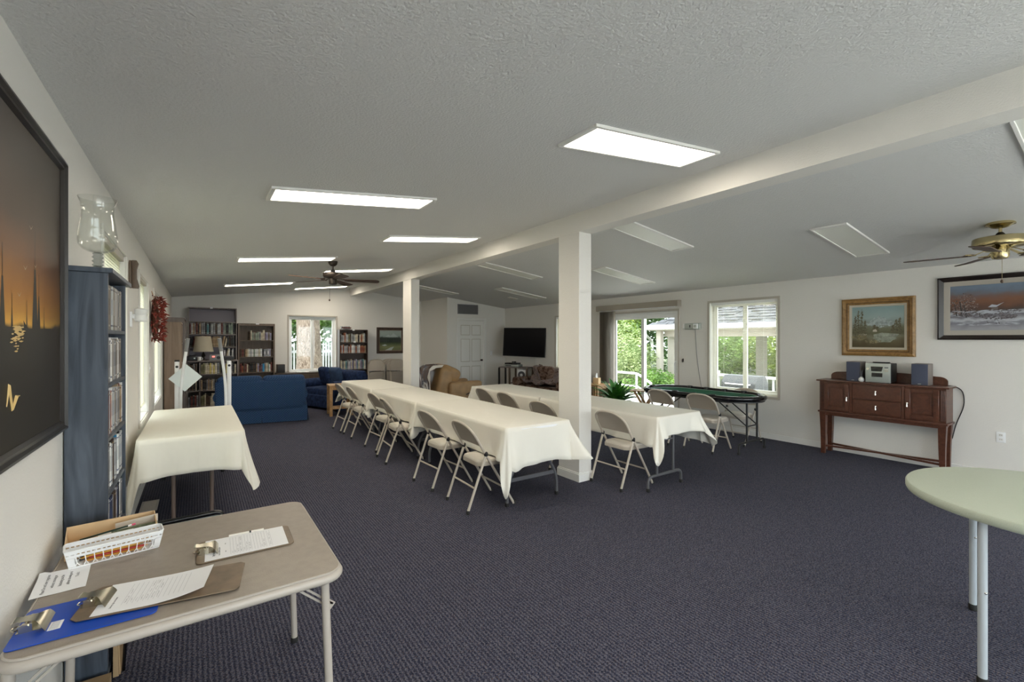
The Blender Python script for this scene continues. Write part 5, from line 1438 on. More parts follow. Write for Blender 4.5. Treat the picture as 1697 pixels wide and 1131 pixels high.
# video cases, spines facing the hall (+X)
rnd = random.Random(21)
pal = [['ash brown','taupe','ash brown','pale grey','taupe','ash brown','grey'],['taupe','ash brown','white','pale grey','grey','taupe'],['rust','white','taupe','grey','maroon','tan','pale grey'],
       ['navy','white','black','grey','bright blue','pale grey','dark brown'],['black','white','navy','grey','dark brown','silver'],['black','grey','navy']]
nmrow = ['top','second','third','fourth','fifth']
for r, z in enumerate([1.598,1.353,1.11,0.855,0.60]):
    y = BY0+0.022; i = 0
    while True:
        th = rnd.uniform(0.024,0.031)
        if y+th > BY1-0.023: break
        i += 1
        col = rnd.choice(pal[r]); hgt = rnd.choice([0.195,0.20,0.21,0.205]) if r else 0.212
        put_book('video_case','video case','%s video case, %s from the painting, %s row of the black shelf' % (col, ordn(i), nmrow[r]),'video cases on the black shelf',
                 col, BX1-0.014-rnd.uniform(0,0.006), y, z, th-0.0006, 0.10, hgt, rz=90)
        y += th
    # closing case
# lower rows are hidden by the card table and are left out

# glass vase
t = thing('glass_vase', 'large clear footed glass hurricane vase on the black shelf', 'vase', (-0.376, 2.80, BZ))
pr = [(0.0,0.0),(0.042,0.002),(0.044,0.007),(0.022,0.014),(0.014,0.022)]
obj('foot', M().lathe(pr, 28), MT['thickglass'], t)
st_ = [(0.014,0.020),(0.021,0.027),(0.014,0.035),(0.022,0.044),(0.014,0.053),(0.022,0.062),(0.015,0.071),(0.020,0.078),(0.014,0.083)]
obj('stem', M().lathe(st_, 24), MT['thickglass'], t)
outer = [(0.014,0.081),(0.034,0.086),(0.054,0.097),(0.067,0.116),(0.071,0.140),(0.069,0.172),(0.064,0.210),(0.059,0.248),(0.057,0.276),(0.060,0.304),(0.070,0.332)]
inner = [(r-0.0028, z+ (0.004 if i < 4 else 0)) for i, (r, z) in enumerate(outer)][::-1]
obj('bowl', M().lathe(outer+[(0.069,0.334)]+inner+[(0.0,0.087)], 40), MT['glassware'], t)

# wall things on the window side
t = thing('wall_bracket', 'brown rounded wooden bracket on the wall past the black shelf', 'bracket', (XL, 4.96, 1.985))
obj('back_plate', M().prism(rrect(-0.055,0.055,0,0.235,0.05,6),0,0.018,'x'), MT['walnutcase'], t, bev=0.004)
obj('scroll', M().prism([(0.018,0.0),(0.060,0.0),(0.066,0.02),(0.050,0.08),(0.050,0.16),(0.062,0.21),(0.050,0.235),(0.018,0.235)],-0.025,0.025,'y'), MT['walnutcase'], t, bev=0.004)
t = thing('wall_lamp', 'white wall lamp with frosted glass jar beside the blind window', 'lamp', (XL, 5.02, 1.72))
obj('back_plate', M().prism(rrect(-0.035,0.035,-0.06,0.07,0.01,4),0,0.014,'x'), MT['white'], t, bev=0.003)
obj('arm', M().tube([(0.014,0,0.03),(0.045,0,0.03)],0.02,12), MT['white'], t)
g = M().lathe([(0.0,-0.060),(0.034,-0.060),(0.043,-0.050),(0.045,-0.01),(0.038,0.0),(0.045,0.01),(0.045,0.046),(0.03,0.055),(0.0,0.057)],18)
obj('glass_jar', g.move(Matrix.Translation((0.072,0,0.045))), MT['frosted'], t)
t = thing('wall_switch', 'small white wall switch between the blind windows', 'switch', (XL, 6.86, 1.21))
obj('plate', M().box(0,0.006,-0.035,0.035,-0.057,0.057), MT['white'], t, bev=0.002); obj('toggle', M().box(0.006,0.014,-0.008,0.008,-0.016,0.016), MT['white'], t)
t = thing('wall_switch', 'white light switch beside the closet door', 'switch', (6.86, CY, 1.16))
obj('plate', M().box(-0.035,0.035,-0.006,0,-0.057,0.057), MT['white'], t, bev=0.002); obj('toggle', M().box(-0.008,0.008,-0.014,-0.006,-0.016,0.016), MT['white'], t)

# dried chili wreath
t = thing('chili_wreath', 'hanging swag of dried red chilies on the wall between blind windows', 'wreath', (XL, 7.05, 1.80))
rnd = random.Random(8); g = M()
for i in range(260):
    z = rnd.uniform(-0.27,0.28); a = rnd.uniform(-PI/2, PI/2); k = 0.125*math.sqrt(max(0.05,1-(z/0.31)**4))
    x = 0.02+k*math.cos(a)*rnd.uniform(0.55,1.0); y = k*1.25*math.sin(a)
    d = Vector((math.cos(a)*0.8, math.sin(a)*0.8, rnd.uniform(-0.9,0.5))).normalized()*rnd.uniform(0.035,0.06)
    p = Vector((x,y,z)); q = p+d
    g.tube([p, p+d*0.5+Vector((0,0,0.005)), q],[0.007,0.0085,0.0015],5)
obj('chilies', g, MT['chili'], t, kind='stuff')
obj('core', M().ball((0.045,0,0),(0.040,0.10,0.27),10,8), mat('dark_straw',(0.09,0.03,0.015),0.9,bump=0.5), t)
obj('hanging_loop', M().tube([(0.03,0,0.26),(0.012,0,0.34),(0.03,0.02,0.26)],0.004,5), MT['oak'], t)

# floor register
t = thing('floor_register', 'beige slotted floor vent in the carpet by the window wall', 'vent', (-0.365, 5.38, 0))
obj('frame', M().box(-0.065,0.065,-0.165,-0.14,0,0.006).box(-0.065,0.065,0.14,0.165,0,0.006).box(-0.065,-0.045,-0.14,0.14,0,0.006).box(0.045,0.065,-0.14,0.14,0,0.006), MT['cream'], t, bev=0.002, seg=1)
for i in range(15): obj('slat', M().box(-0.045,0.045,-0.136+i*0.0188,-0.126+i*0.0188,0.0005,0.005), MT['beige'], t)

# ------------------------------------------------------------------ bookcases at the far end
def bookcase(label, x0, x1, y0, y1, z1, shelves, m, th=0.02, rz=None, back=None, name='bookcase', top_rail=0.0, divider=None, kick=0.07):
    t = thing(name, label, 'bookcase', ((x0+x1)/2, (y0+y1)/2, 0), 0, 'bookcases at the far end')
    hx, hy = (x1-x0)/2, (y1-y0)/2
    obj('side_panel', M().box(-hx,-hx+th,-hy,hy,0,z1), m, t, bev=0.0015, seg=1)
    obj('side_panel', M().box(hx-th,hx,-hy,hy,0,z1), m, t, bev=0.0015, seg=1)
    obj('top_board', M().box(-hx+th,hx-th,-hy,hy,z1-0.025-top_rail,z1), m, t, bev=0.0015, seg=1)
    obj('back_panel', M().box(-hx+th,hx-th,hy-0.006,hy-0.001,0.05,z1-0.025), back or m, t)
    for z in shelves: obj('shelf', M().box(-hx+th,hx-th,-hy+0.004,hy-0.006,z-0.022,z), m, t, bev=0.001, seg=1)
    obj('kick_board', M().box(-hx+th,hx-th,-hy+0.02,-hy+0.035,0,kick), m, t)
    if divider is not None: obj('divider', M().box(divider-(x0+x1)/2-0.011,divider-(x0+x1)/2+0.011,-hy+0.004,hy-0.006,0.05,z1-0.025), m, t)
    return t
FB = YF - 0.015
A_ = bookcase('tallest bookcase, grey brown, with a bare top compartment, at the far wall', -0.17, 0.755, 12.30, FB, 2.27, [1.985-0.03,1.672,1.385,1.09,0.75,0.40], MT['greycase'], back=mat('mauve_back',(0.27,0.245,0.28),0.6))
obj('card', M().box(-0.055,-0.005,-0.1445,-0.142,2.245,2.285), MT['white'], A_, label='white label card on the top edge')
A2 = bookcase('low two column bookcase with a lamp and radio on top', -0.19, 0.76, 11.96, 12.285, 1.085, [0.09,0.435,0.79], MT['greycase'], divider=0.045, name='low_bookcase')
B_ = bookcase('brown bookcase with half empty shelves between the tall case and the far window', 0.775, 1.545, 12.29, FB, 1.925, [1.53,1.14,0.775,0.42,0.09], MT['walnutcase'], th=0.035, top_rail=0.03)
obj('card', M().box(-0.02,0.05,-0.1495,-0.147,1.905,1.925), MT['white'], B_, label='white label card on the top edge')
C_ = bookcase('narrow espresso bookcase at the far side of the far window', 3.06, 3.80, 12.32, FB, 1.81, [1.475,1.185,0.755,0.40,0.09], MT['darkcase'])
for x, z in ((-0.01,1.79),(0.02,1.475)): obj('card', M().box(x-0.03,x+0.03,-0.1345,-0.132,z-0.012,z+0.028), MT['white'], C_, label='white label card on the shelf edge')

def shelf_row(cols, x0, x1, y, z, hmin, hmax, desc, group, seed, dep=0.17, thm=(0.022,0.045), leans=()):
    rnd = random.Random(seed); x = x0; i = 0
    while x < x1:
        th = rnd.uniform(*thm)
        if x+th > x1: break
        c = cols[i % len(cols)] if isinstance(cols, tuple) else rnd.choice(cols)
        i += 1
        ln = 0
        if i in leans: ln = rnd.uniform(8, 14)
        hgt = rnd.uniform(hmin, hmax)
        put_book('book','book','%s book, %s from the window wall end, %s' % (c, ordn(i), desc),
                 group, c, x, y+rnd.uniform(0,0.015), z+0.0005, th-0.0008, dep, hgt, 0, ln)
        x += th + (0.012*1.6 if ln else 0)
shelf_row(['dark brown','maroon','black','cream','teal','olive','tan','grey','black','sage green','pale grey'], -0.14, 0.72, 12.31, 1.672, 0.22, 0.265, 'top row of tallest case', 'books in the tallest bookcase', 1)
shelf_row(['black','black','grey','dark brown','maroon','rust','cream','tan'], -0.14, 0.72, 12.31, 1.385, 0.20, 0.25, 'second row of tallest case', 'books in the tallest bookcase', 2, leans=(2,4,17,18))
shelf_row(['cream','white','grey','black'], 0.50, 0.72, 12.31, 1.09, 0.18, 0.25, 'third row of tallest case', 'books in the tallest bookcase', 3, leans=(2,))
W_ = 'low bookcase'
shelf_row(['dark brown','grey','maroon','tan','black'], -0.165, 0.03, 11.975, 0.79, 0.19, 0.24, 'top row, narrow column, low case', 'books in the low bookcase', 4)
shelf_row(['black','cream','tan','cream','grey','olive','yellow'], 0.062, 0.735, 11.975, 0.79, 0.19, 0.25, 'top row, wide column, low case', 'books in the low bookcase', 5)
shelf_row(['dark brown','grey','cream','black'], -0.165, 0.03, 11.975, 0.435, 0.19, 0.26, 'middle row, narrow column, low case', 'books in the low bookcase', 6)
shelf_row(['black','tan','cream','dark brown','grey','sage green'], 0.062, 0.735, 11.975, 0.435, 0.19, 0.27, 'middle row, wide column, low case', 'books in the low bookcase', 7)
shelf_row(['maroon','black','cream','grey'], -0.165, 0.03, 11.975, 0.09, 0.20, 0.26, 'bottom row, narrow column, low case', 'books in the low bookcase', 8)
shelf_row(['cream','dark brown','olive','pale grey','cream','grey'], 0.062, 0.60, 11.975, 0.09, 0.20, 0.27, 'bottom row, wide column, low case', 'books in the low bookcase', 9)
shelf_row(('dark brown','cream','sage green','taupe','sage green','sage green','grey','cream','cream','plum','lilac','taupe','lilac','plum','grey','lilac','taupe'), 1.00, 1.50, 12.305, 1.53, 0.17, 0.245, 'top shelf of brown bookcase', 'books in the brown bookcase', 10)
shelf_row(('dark brown','maroon','dark brown','tan','cream','white','pale grey','white','sage green','white','white','cream','white','black','silver','grey','silver','lilac'), 0.82, 1.50, 12.305, 1.14, 0.17, 0.185, 'second shelf of brown bookcase', 'books in the brown bookcase', 11, thm=(0.03,0.042))
shelf_row(('maroon','rust','dark brown','maroon','cream','dark brown','black','black','dark brown','black','tan','lilac','maroon','plum','bright blue','grey','cream','sage green','white'), 0.82, 1.50, 12.305, 0.775, 0.15, 0.235, 'third shelf of brown bookcase', 'books in the brown bookcase', 12, thm=(0.028,0.042))
shelf_row(['rust','rust','grey','taupe','pale grey','black','dark brown','cream','olive'], 3.09, 3.77, 12.335, 1.475, 0.18, 0.25, 'top shelf of espresso bookcase', 'books in the espresso bookcase', 13)
shelf_row(['pale grey','white','grey','silver','pale grey','grey','black','rust','rust','tan','rust'], 3.09, 3.77, 12.335, 1.185, 0.17, 0.24, 'second shelf of espresso bookcase', 'books in the espresso bookcase', 14)
shelf_row(['cream','lilac','plum','grey','teal','cream','white','pale grey'], 3.09, 3.77, 12.335, 0.755, 0.20, 0.27, 'third shelf of espresso bookcase', 'books in the espresso bookcase', 15)
shelf_row(['black','silver','dark brown','grey'], 3.55, 3.77, 12.335, 0.40, 0.22, 0.28, 'fourth shelf of espresso bookcase', 'books in the espresso bookcase', 16)
for i, (c, dx) in enumerate((('grey',0),('maroon',0.02),('pale grey',-0.01))):
    o_ = put_book('book','book','%s book, %s from the bottom of stack on espresso bookcase' % (c, ordn(i+1)),'flat stack on the espresso bookcase',c,3.35+dx,12.36,1.8105+i*0.030,0.029,0.16,0.22,0,0)
    o_.rotation_euler = (0, R(-90), 0)

# bookcases against the window wall: their shelves face the hall
def side_case(label, y0, y1, z1, m, shelves, dep=0.235):
    t = thing('bookcase', label, 'bookcase', (XL+dep/2+0.015, (y0+y1)/2, 0), 0, 'bookcases on the window wall')
    hx, hy = dep/2, (y1-y0)/2
    obj('side_panel', M().box(-hx,hx,-hy,-hy+0.02,0,z1), m, t, bev=0.0015, seg=1); obj('side_panel', M().box(-hx,hx,hy-0.02,hy,0,z1), m, t, bev=0.0015, seg=1)
    obj('top_board', M().box(-hx,hx,-hy+0.02,hy-0.02,z1-0.025,z1), m, t); obj('back_panel', M().box(-hx+0.001,-hx+0.006,-hy+0.02,hy-0.02,0.05,z1-0.025), m, t)
    for z in shelves: obj('shelf', M().box(-hx+0.006,hx-0.004,-hy+0.02,hy-0.02,z-0.02,z), m, t)
    return t
side_case('bookcase with plain tan wood side, standing against the window wall', 9.50, 10.28, 1.845, MT['tancase'], [0.09,0.44,0.79,1.14,1.49])
side_case('darker bookcase behind the tan one on the window wall', 10.32, 11.5, 1.955, MT['greycase'], [0.09,0.44,0.79,1.16,1.56], 0.265)
rnd = random.Random(30)
for z, hh in ((1.56,0.27),(1.16,0.26),(0.79,0.25)):
    for i in range(9):
        c = ['yellow','cream','pale grey','grey','taupe','yellow','cream','black','navy'][i] if z == 1.56 else rnd.choice(['grey','pale grey','black','cream','taupe'])
        put_book('book','book','%s book, %s from the tan case, %s shelf of darker side bookcase' % (c, ordn(i+1), {1.56:'top',1.16:'second',0.79:'third'}[z]),'books in the darker side bookcase',c,XL+0.27,10.36+i*0.052,z+0.0005,0.045,0.17,hh*rnd.uniform(0.8,1),90)

# lamp, radio and clutter on the low bookcase
t = thing('table_lamp', 'table lamp with flared beige shade on the low bookcase', 'lamp', (0.11, 12.10, 1.085))
obj('base', M().lathe([(0.0,0),(0.075,0),(0.075,0.012),(0.03,0.03),(0.022,0.07),(0.04,0.11),(0.022,0.15),(0.01,0.19)],20), MT['bronze'], t)
obj('stem', M().tube([(0,0,0.19),(0,0,0.50)],0.006,8), MT['brass'], t)
obj('lamp_shade', M().lathe([(0.19,0.195),(0.135,0.535),(0.132,0.535),(0.187,0.195)],32,closed=True), MT['shade'], t)
obj('spider', M().bar((-0.138,0,0.50),(0.138,0,0.50),0.004,0.004).bar((0,-0.138,0.50),(0,0.138,0.50),0.004,0.004), MT['brass'], t)
t = thing('radio', 'silver radio with red display under the lamp shade', 'radio', (0.32, 12.02, 1.085))
obj('body', M().box(-0.11,0.11,-0.035,0.06,0,0.135), MT['greymetal'], t, bev=0.012)
obj('display', M().box(-0.05,0.0,-0.0365,-0.035,0.07,0.10), emit_mat('red_display',(1,0.05,0.02),0.6), t); obj('speaker_grille', M().tube([(0.065,-0.037,0.06),(0.065,-0.034,0.06)],0.035,16), MT['black'], t)
t = thing('turntable', 'flat black turntable on the low bookcase', 'turntable', (0.56, 12.10, 1.085))
obj('plinth', M().box(-0.12,0.12,-0.11,0.13,0.01,0.075), MT['black'], t, bev=0.005); obj('platter', M().lathe([(0,0.075),(0.10,0.076),(0.10,0.088),(0,0.090)],24), MT['darkmetal'], t); obj('tonearm', M().tube([(0.10,0.10,0.085),(0.10,0.10,0.10),(0.06,-0.03,0.097)],0.004,6), MT['silver'], t)
t = thing('mug', 'pale mug beside the lamp base', 'mug', (0.035, 11.995, 1.085))
obj('cup', M().lathe([(0,0),(0.026,0),(0.032,0.005),(0.033,0.085),(0.029,0.085),(0.029,0.008),(0,0.007)],18), MT['frosted'], t); obj('handle', M().tube(fillet([(0.032,0,0.07),(0.058,0,0.065),(0.055,0,0.02),(0.031,0,0.02)],0.015),0.005,6), MT['frosted'], t)
t = thing('cassette_deck', 'dark flat tape deck at the wall end of the low bookcase', 'stereo', (-0.10, 12.11, 1.085))
obj('body', M().box(-0.085,0.085,-0.12,0.13,0.008,0.10), MT['black'], t, bev=0.004); obj('knob', M().tube([(0.05,-0.12,0.055),(0.05,-0.135,0.055)],0.014,12), MT['silver'], t)
for x in (-0.07,0.07): obj('foot', M().lathe([(0.01,0),(0.01,0.009)],8,(x,-0.09,0)), MT['rubber'], t)

# exercise glider behind the cloth covered window table
t = thing('exercise_glider', 'white tube exercise glider with grey hand grips behind the window table', 'exercise machine', (0.07, 7.25, 0))
for s, x in ((-1,-0.285),(1,0.285)):
    y = 0.0
    ms = obj('upright', M().tube([(x,y,0.06),(x,y,1.265)],0.026,12), MT['white'], t)
    obj('cap', M().tube([(x,y-0.001,1.262),(x,y+0.002,1.285)],0.028,12), MT['black'], ms)
    obj('pivot_bolt', M().tube([(x,y-0.035,1.20),(x,y+0.03,1.20)],0.016,10), MT['black'], ms)
    pts = fillet([(x*0.86+s*0.0,y-0.06,0.20),(x*0.86,y-0.06,0.95),(x*0.66,y-0.16,1.40)],0.25,8)
    ar = obj('swing_arm', M().tube(pts,0.017,10), MT['white'], t)
    d = (Vector(pts[-1])-Vector(pts[-2])).normalized()
    obj('hand_grip', M().tube([pts[-1], Vector(pts[-1])+d*0.17],0.021,10), MT['greymetal'], ar)
    obj('foot_plate', M().box(x*0.86-0.07,x*0.86+0.07,y-0.25,y+0.12,0.16,0.20), MT['black'], ar, bev=0.008)
    obj('base_rail', M().tube([(x,-0.45,0.03),(x,0.45,0.03)],0.026,10), MT['white'], t)
obj('crossbar', M().tube([(-0.285,0.0,0.07),(0.285,0.0,0.07)],0.024,10), MT['white'], t)
o_ = obj('paper_sheet', M().sheet([[(-0.12+0.24*i/4+0.0,0.006*math.sin(i),-0.13+0.26*j/4) for j in range(5)] for i in range(5)],(0,-1,0),0.0012), mat('plastic_sleeve',(0.70,0.76,0.76),0.25), loc=(-0.125,7.16,1.06))
o_.rotation_euler = (R(4), R(45), 0); tag(o_, 'white sheet in a plastic sleeve hanging aslant on the exercise glider', 'sheet')

# ------------------------------------------------------------------ sofas
def cushion(name, c, size, m, parent, rz=0.0, bev=None, puff=0.0, rot=None, label=None):
    g = M().box(-size[0]/2,size[0]/2,-size[1]/2,size[1]/2,-size[2]/2,size[2]/2)
    b = bev or min(size)*0.32
    me = mesh_of(name, g, m, b, 4, 80)
    if puff:
        for v in me.vertices:
            x, y, z = (v.co[k]/(size[k]/2) for k in range(3))
            v.co.x += puff*math.copysign(1, x)*(1-y*y)*(1-z*z)*0.5*abs(x); v.co.y += puff*math.copysign(1, y)*(1-x*x)*(1-z*z)*abs(y); v.co.z += puff*math.copysign(1, z)*(1-x*x)*(1-y*y)*abs(z)
    o_ = obj(name, me, None, parent, loc=c, label=label)
    o_.rotation_euler = rot if rot else (0, 0, rz)
    return o_
def sofa(name, label, loc, rz, w, d, seat_h, back_h, m, n_cush, arm_w=0.20, arm_h=0.60, group=None, back_t=0.22, skirt=True, lean=0.0):
    """faces local +y; the back is towards -y"""
    t = thing(name, label, 'sofa', loc, R(rz), group)
    hw = w/2; hd = d/2
    obj('frame', M().box(-hw,hw,-hd,hd-0.04,0.04,seat_h-0.13), m, t, bev=0.03, seg=3)
    bk = M().box(-hw+0.02,hw-0.02,-hd,-hd+back_t,0.08,back_h-0.07)
    obj('back', bk, m, t, bev=0.06, seg=4)
    cw = (w-2*arm_w)/n_cush; bw = (w-0.08)/n_cush
    for i in range(n_cush):
        xb = -hw+0.04+bw*(i+0.5)
        cushion('back_cushion', (xb, -hd+back_t*0.62, back_h-0.20), (bw-0.01, back_t*1.15, 0.40), m, t, bev=0.085, puff=0.015)
        cushion('seat_cushion', (-hw+arm_w+cw*(i+0.5), 0.06, seat_h-0.07), (cw-0.01, d-0.26, 0.17), m, t, bev=0.05, puff=0.015)
    for s in (-1, 1):
        x = s*(hw-arm_w/2)
        a = M().box(x-arm_w/2+0.02,x+arm_w/2-0.02,-hd+0.02,hd-0.02,0.06,arm_h-0.07)
        ao = obj('arm', a, m, t, bev=0.03, seg=3)
        obj('arm_roll', M().tube([(x,-hd+0.03,arm_h-0.095),(x,hd-0.03,arm_h-0.095)],arm_w*0.55,16), m, ao, ang=60)
    if skirt:
        sk = M(); e = 0.012
        for (xa, ya, xb, yb) in ((-hw,-hd,0-0.006,-hd),(0.006,-hd,hw,-hd),(hw,-hd,hw,hd-0.04),(-hw,hd-0.04,-hw,-hd)):
            dx, dy = xb-xa, yb-ya; L = math.hypot(dx,dy); nx, ny = dy/L, -dx/L
            rows = []
            for j, (z, o_) in enumerate(((0.235,0.004),(0.12,0.012),(0.012,0.022))):
                rows.append([(xa+dx*i/10+nx*o_, ya+dy*i/10+ny*o_, z) for i in range(11)])
            sk.sheet(rows, (nx,ny,0), 0.004)
        obj('skirt', sk, m, t)
    for sx in (-1,1):
        for sy in (-1,1): obj('foot', M().box(sx*(hw-0.08)-0.025,sx*(hw-0.08)+0.025,sy*(hd-0.10)-0.025,sy*(hd-0.10)+0.025,0,0.05), MT['darkcase'], t)
    return t
sofa('loveseat', 'blue dotted loveseat seen from behind, near the bookcases', (1.05, 9.93, 0), -9, 1.52, 0.90, 0.44, 0.87, MT['bluefab'], 2)
sofa('loveseat', 'navy chenille loveseat with loose cushions beside the oak end table', (2.56, 10.88, 0), 112, 1.38, 0.92, 0.45, 0.83, MT['bluefab2'], 2, arm_h=0.63)
for i, (x, y, z, a, l) in enumerate(((2.62,10.90,0.70,112,'navy throw cushion leaning in the middle of the navy loveseat'),(2.47,11.18,0.70,104,'darker navy throw cushion at the far arm of the navy loveseat'))):
    c = cushion('throw_cushion', (x,y,z), (0.42,0.14,0.40), MT['bluefab2'] if i else mat('slate_blue_fabric',(0.030,0.060,0.13),0.9,var=0.2,vscale=20), None, bev=0.06, puff=0.03, rot=(R(-14),0,R(a)))
    tag(c, l, 'cushion', 'cushions on the navy loveseat')
s3 = sofa('sofa', 'dark brown floral sofa against the glass door wall under the small window', (6.80, 8.22, 0), 90, 1.85, 0.92, 0.44, 0.83, MT['floral'], 3, arm_h=0.62)
# rumpled throw on that sofa
rnd = random.Random(14); rows = []
for i in range(22):
    r = []
    for j in range(26):
        u, v = i/21, j/25
        x = 6.42+0.52*u; y = 7.50+1.30*v
        z = 0.56 + 0.33*max(0,u-0.42)/0.58 + 0.035*math.sin(v*19+u*5)*math.sin(u*9+1) + 0.03*math.sin(v*7+u*13) + 0.02*rnd.random()
        r.append((x, y, z))
    rows.append(r)
o_ = obj('throw_blanket', M().sheet(rows,(0,0,-1),0.02), MT['throwfab'], ang=70); tag(o_, 'rumpled mottled brown and grey throw spread over the floral sofa', 'blanket')
for i, (y, a, l) in enumerate(((8.62,62,'floral cushion standing at the far arm of the floral sofa'),(8.30,100,'floral cushion leaning in the middle of the floral sofa'))):
    c = cushion('throw_cushion', (6.78-0.02*i,y,0.71), (0.46,0.16,0.40), MT['floral'] if i else MT['throwfab'], None, bev=0.06, puff=0.03, rot=(R(-16),0,R(a)))
    tag(c, l, 'cushion', 'cushions on the floral sofa')

# tan leather recliner with a quilt over its back
t = thing('recliner', 'tan leather recliner with puffy headrest behind the tables', 'armchair', (4.80, 9.15, 0), R(-92))
obj('base', M().box(-0.40,0.40,-0.42,0.40,0.0,0.32), MT['tanleather'], t, bev=0.04, seg=3)
for s in (-1,1): obj('arm', M().box(s*0.34-0.11,s*0.34+0.11,-0.34,0.46,0.10,0.63), MT['tanleather'], t, bev=0.075, seg=4)
cushion('seat_cushion', (0,0.10,0.42), (0.46,0.66,0.20), MT['tanleather'], t, bev=0.07, puff=0.02)
cushion('backrest', (0,-0.42,0.58), (0.76,0.30,0.70), MT['tanleather'], t, bev=0.10, puff=0.02, rot=(R(-14),0,0))
cushion('lumbar_cushion', (0,-0.20,0.60), (0.62,0.28,0.30), MT['tanleather'], t, bev=0.08, puff=0.03, rot=(R(-12),0,0))
cushion('headrest', (0,-0.25,0.80), (0.70,0.46,0.29), MT['tanleather'], t, bev=0.12, puff=0.03, rot=(R(-24),0,0))
obj('footrest', M().box(-0.24,0.24,0.40,0.47,0.10,0.40), MT['tanleather'], t, bev=0.03, seg=3)
obj('side_lever', M().tube([(0.455,0.05,0.35),(0.465,0.05,0.35),(0.47,0.18,0.40)],0.012,8), MT['darkcase'], t)
def drape(name, label, cx, cy, rz, w, prof, m, fr_m):
    """cloth laid over a back: prof = (y, z) from the front edge over the top down the rear, local to the chair"""
    q = thing(name, label, 'blanket', (cx, cy, 0), R(rz))
    rnd = random.Random(5)
    P = []
    for k in range(len(prof)-1):
        for i in range(4): P.append((prof[k][0]+(prof[k+1][0]-prof[k][0])*i/4, prof[k][1]+(prof[k+1][1]-prof[k][1])*i/4))
    P.append(prof[-1])
    rows = [[(-w/2+w*j/12, y-0.012*math.sin(j*1.1+i*0.5), z+0.008*math.sin(j*1.7+i*0.8)) for j in range(13)] for i, (y, z) in enumerate(P)]
    obj('cloth', M().sheet(rows,(0,-0.6,0.8),0.016), m, q, ang=70)
    rows = [[(w/2-0.004+0.040*j/3, y-0.014*math.sin(i*0.9+j), z-0.012*j+0.006) for j in range(4)] for i, (y, z) in enumerate(P)]
    obj('fleece_border', M().sheet(rows,(0,-0.6,0.8),0.022), fr_m, q, ang=70)
drape('quilt', 'brown grey and white patterned quilt with cream border over the recliner back', 4.80, 9.22, -92, 0.60, [(-0.36,0.975),(-0.46,0.975),(-0.60,0.965),(-0.71,0.90),(-0.735,0.72),(-0.70,0.45),(-0.69,0.22)], MT['quilt'], MT['fringe'])

# oak end table by the navy loveseat
t = thing('end_table', 'light oak end table between the navy loveseat and table row', 'table', (2.42, 9.72, 0), R(-6))
obj('table_top', M().box(-0.23,0.23,-0.23,0.23,0.595,0.625), MT['oak'], t, bev=0.006)
for sx in (-1,1):
    for sy in (-1,1): obj('leg', M().box(sx*0.195-0.03,sx*0.195+0.03,sy*0.195-0.03,sy*0.195+0.03,0,0.595), MT['oak'], t, bev=0.004, seg=1)
obj('apron', M().box(-0.165,0.165,-0.205,-0.185,0.53,0.595).box(-0.165,0.165,0.185,0.205,0.53,0.595).box(-0.205,-0.185,-0.165,0.165,0.53,0.595).box(0.185,0.205,-0.165,0.165,0.53,0.595), MT['oak'], t)
obj('lower_shelf', M().box(-0.19,0.19,-0.19,0.19,0.14,0.16), MT['oak'], t)

# low cabinet, speaker and magazines under the far window
t = thing('low_cabinet', 'dark brown low cabinet below the far window', 'cabinet', (2.27, 12.38, 0))
obj('carcass', M().box(-0.68,0.68,-0.17,0.19,0.06,0.70), MT['walnutcase'], t, bev=0.003, seg=1); obj('top_board', M().box(-0.70,0.70,-0.19,0.20,0.70,0.725), MT['darkcase'], t, bev=0.003, seg=1)
for x in (-0.335,0.335):
    dd = obj('door', M().box(x-0.32,x+0.32,-0.185,-0.17,0.09,0.68), MT['walnutcase'], t, bev=0.003, seg=1)
    obj('knob', M().ball((x*0.14,-0.198,0.45),0.014,8,6), MT['brass'], dd)
obj('plinth', M().box(-0.64,0.64,-0.14,0.17,0,0.06), MT['darkcase'], t)
t = thing('speaker', 'small dark brown speaker on the low cabinet beside the brown bookcase', 'speaker', (1.685, 12.40, 0.7255))
obj('cabinet', M().box(-0.085,0.085,-0.10,0.10,0,0.21), MT['darkcase'], t, bev=0.004); obj('grille', M().box(-0.075,0.075,-0.108,-0.10,0.01,0.20), MT['black'], t, bev=0.003)
for x, z, c, l in ((2.05,0.7255,'white','white magazine lying on the low cabinet under the far window'),(2.75,0.7255,'pale grey','grey magazine lying on the low cabinet near the navy loveseat')):
    q = put_book('magazine','magazine',l,'magazines under the far window',c,x,12.26,z,0.014,0.20,0.26); q.rotation_euler = (0,R(90),0); q.location.z += 0.0145

# forest painting on the far wall
def landscape(nt, n, L, tc, sp):
    z = maprange(n, L, sp.outputs['Z'], -0.33, 0.33)
    sky = ramp(n, L, noise_add(n,L,tc,z,5,0.10), [(0,(0.10,0.12,0.05)),(0.22,(0.20,0.21,0.09)),(0.36,(0.07,0.09,0.035)),(0.44,(0.014,0.024,0.014)),(0.60,(0.018,0.030,0.018)),(0.66,(0.30,0.36,0.33)),(0.85,(0.36,0.42,0.38)),(1,(0.30,0.37,0.34))])
    return sky
def picture(name, label, axis, pos, w, h, bw, dep, fm, canvas_m, mat_w=0.0, liner=None, rz=0):
    t = thing(name, label, 'painting', pos, R(rz), None)
    frame(t, axis, w, h, bw, dep, fm)
    if mat_w:
        frame(t, axis, w-2*bw+0.004, h-2*bw+0.004, mat_w, dep*0.5, liner, 'liner', profile=[(0,0),(0,dep*0.42),(mat_w*0.9,dep*0.34),(mat_w,dep*0.26),(mat_w,0)])
    k = bw+mat_w-0.003
    c = obj('canvas', M().box(-w/2+k,w/2-k,-dep*0.24,-0.001,-h/2+k,h/2-k), canvas_m, t)
    return t, c, -dep*0.24-0.0004
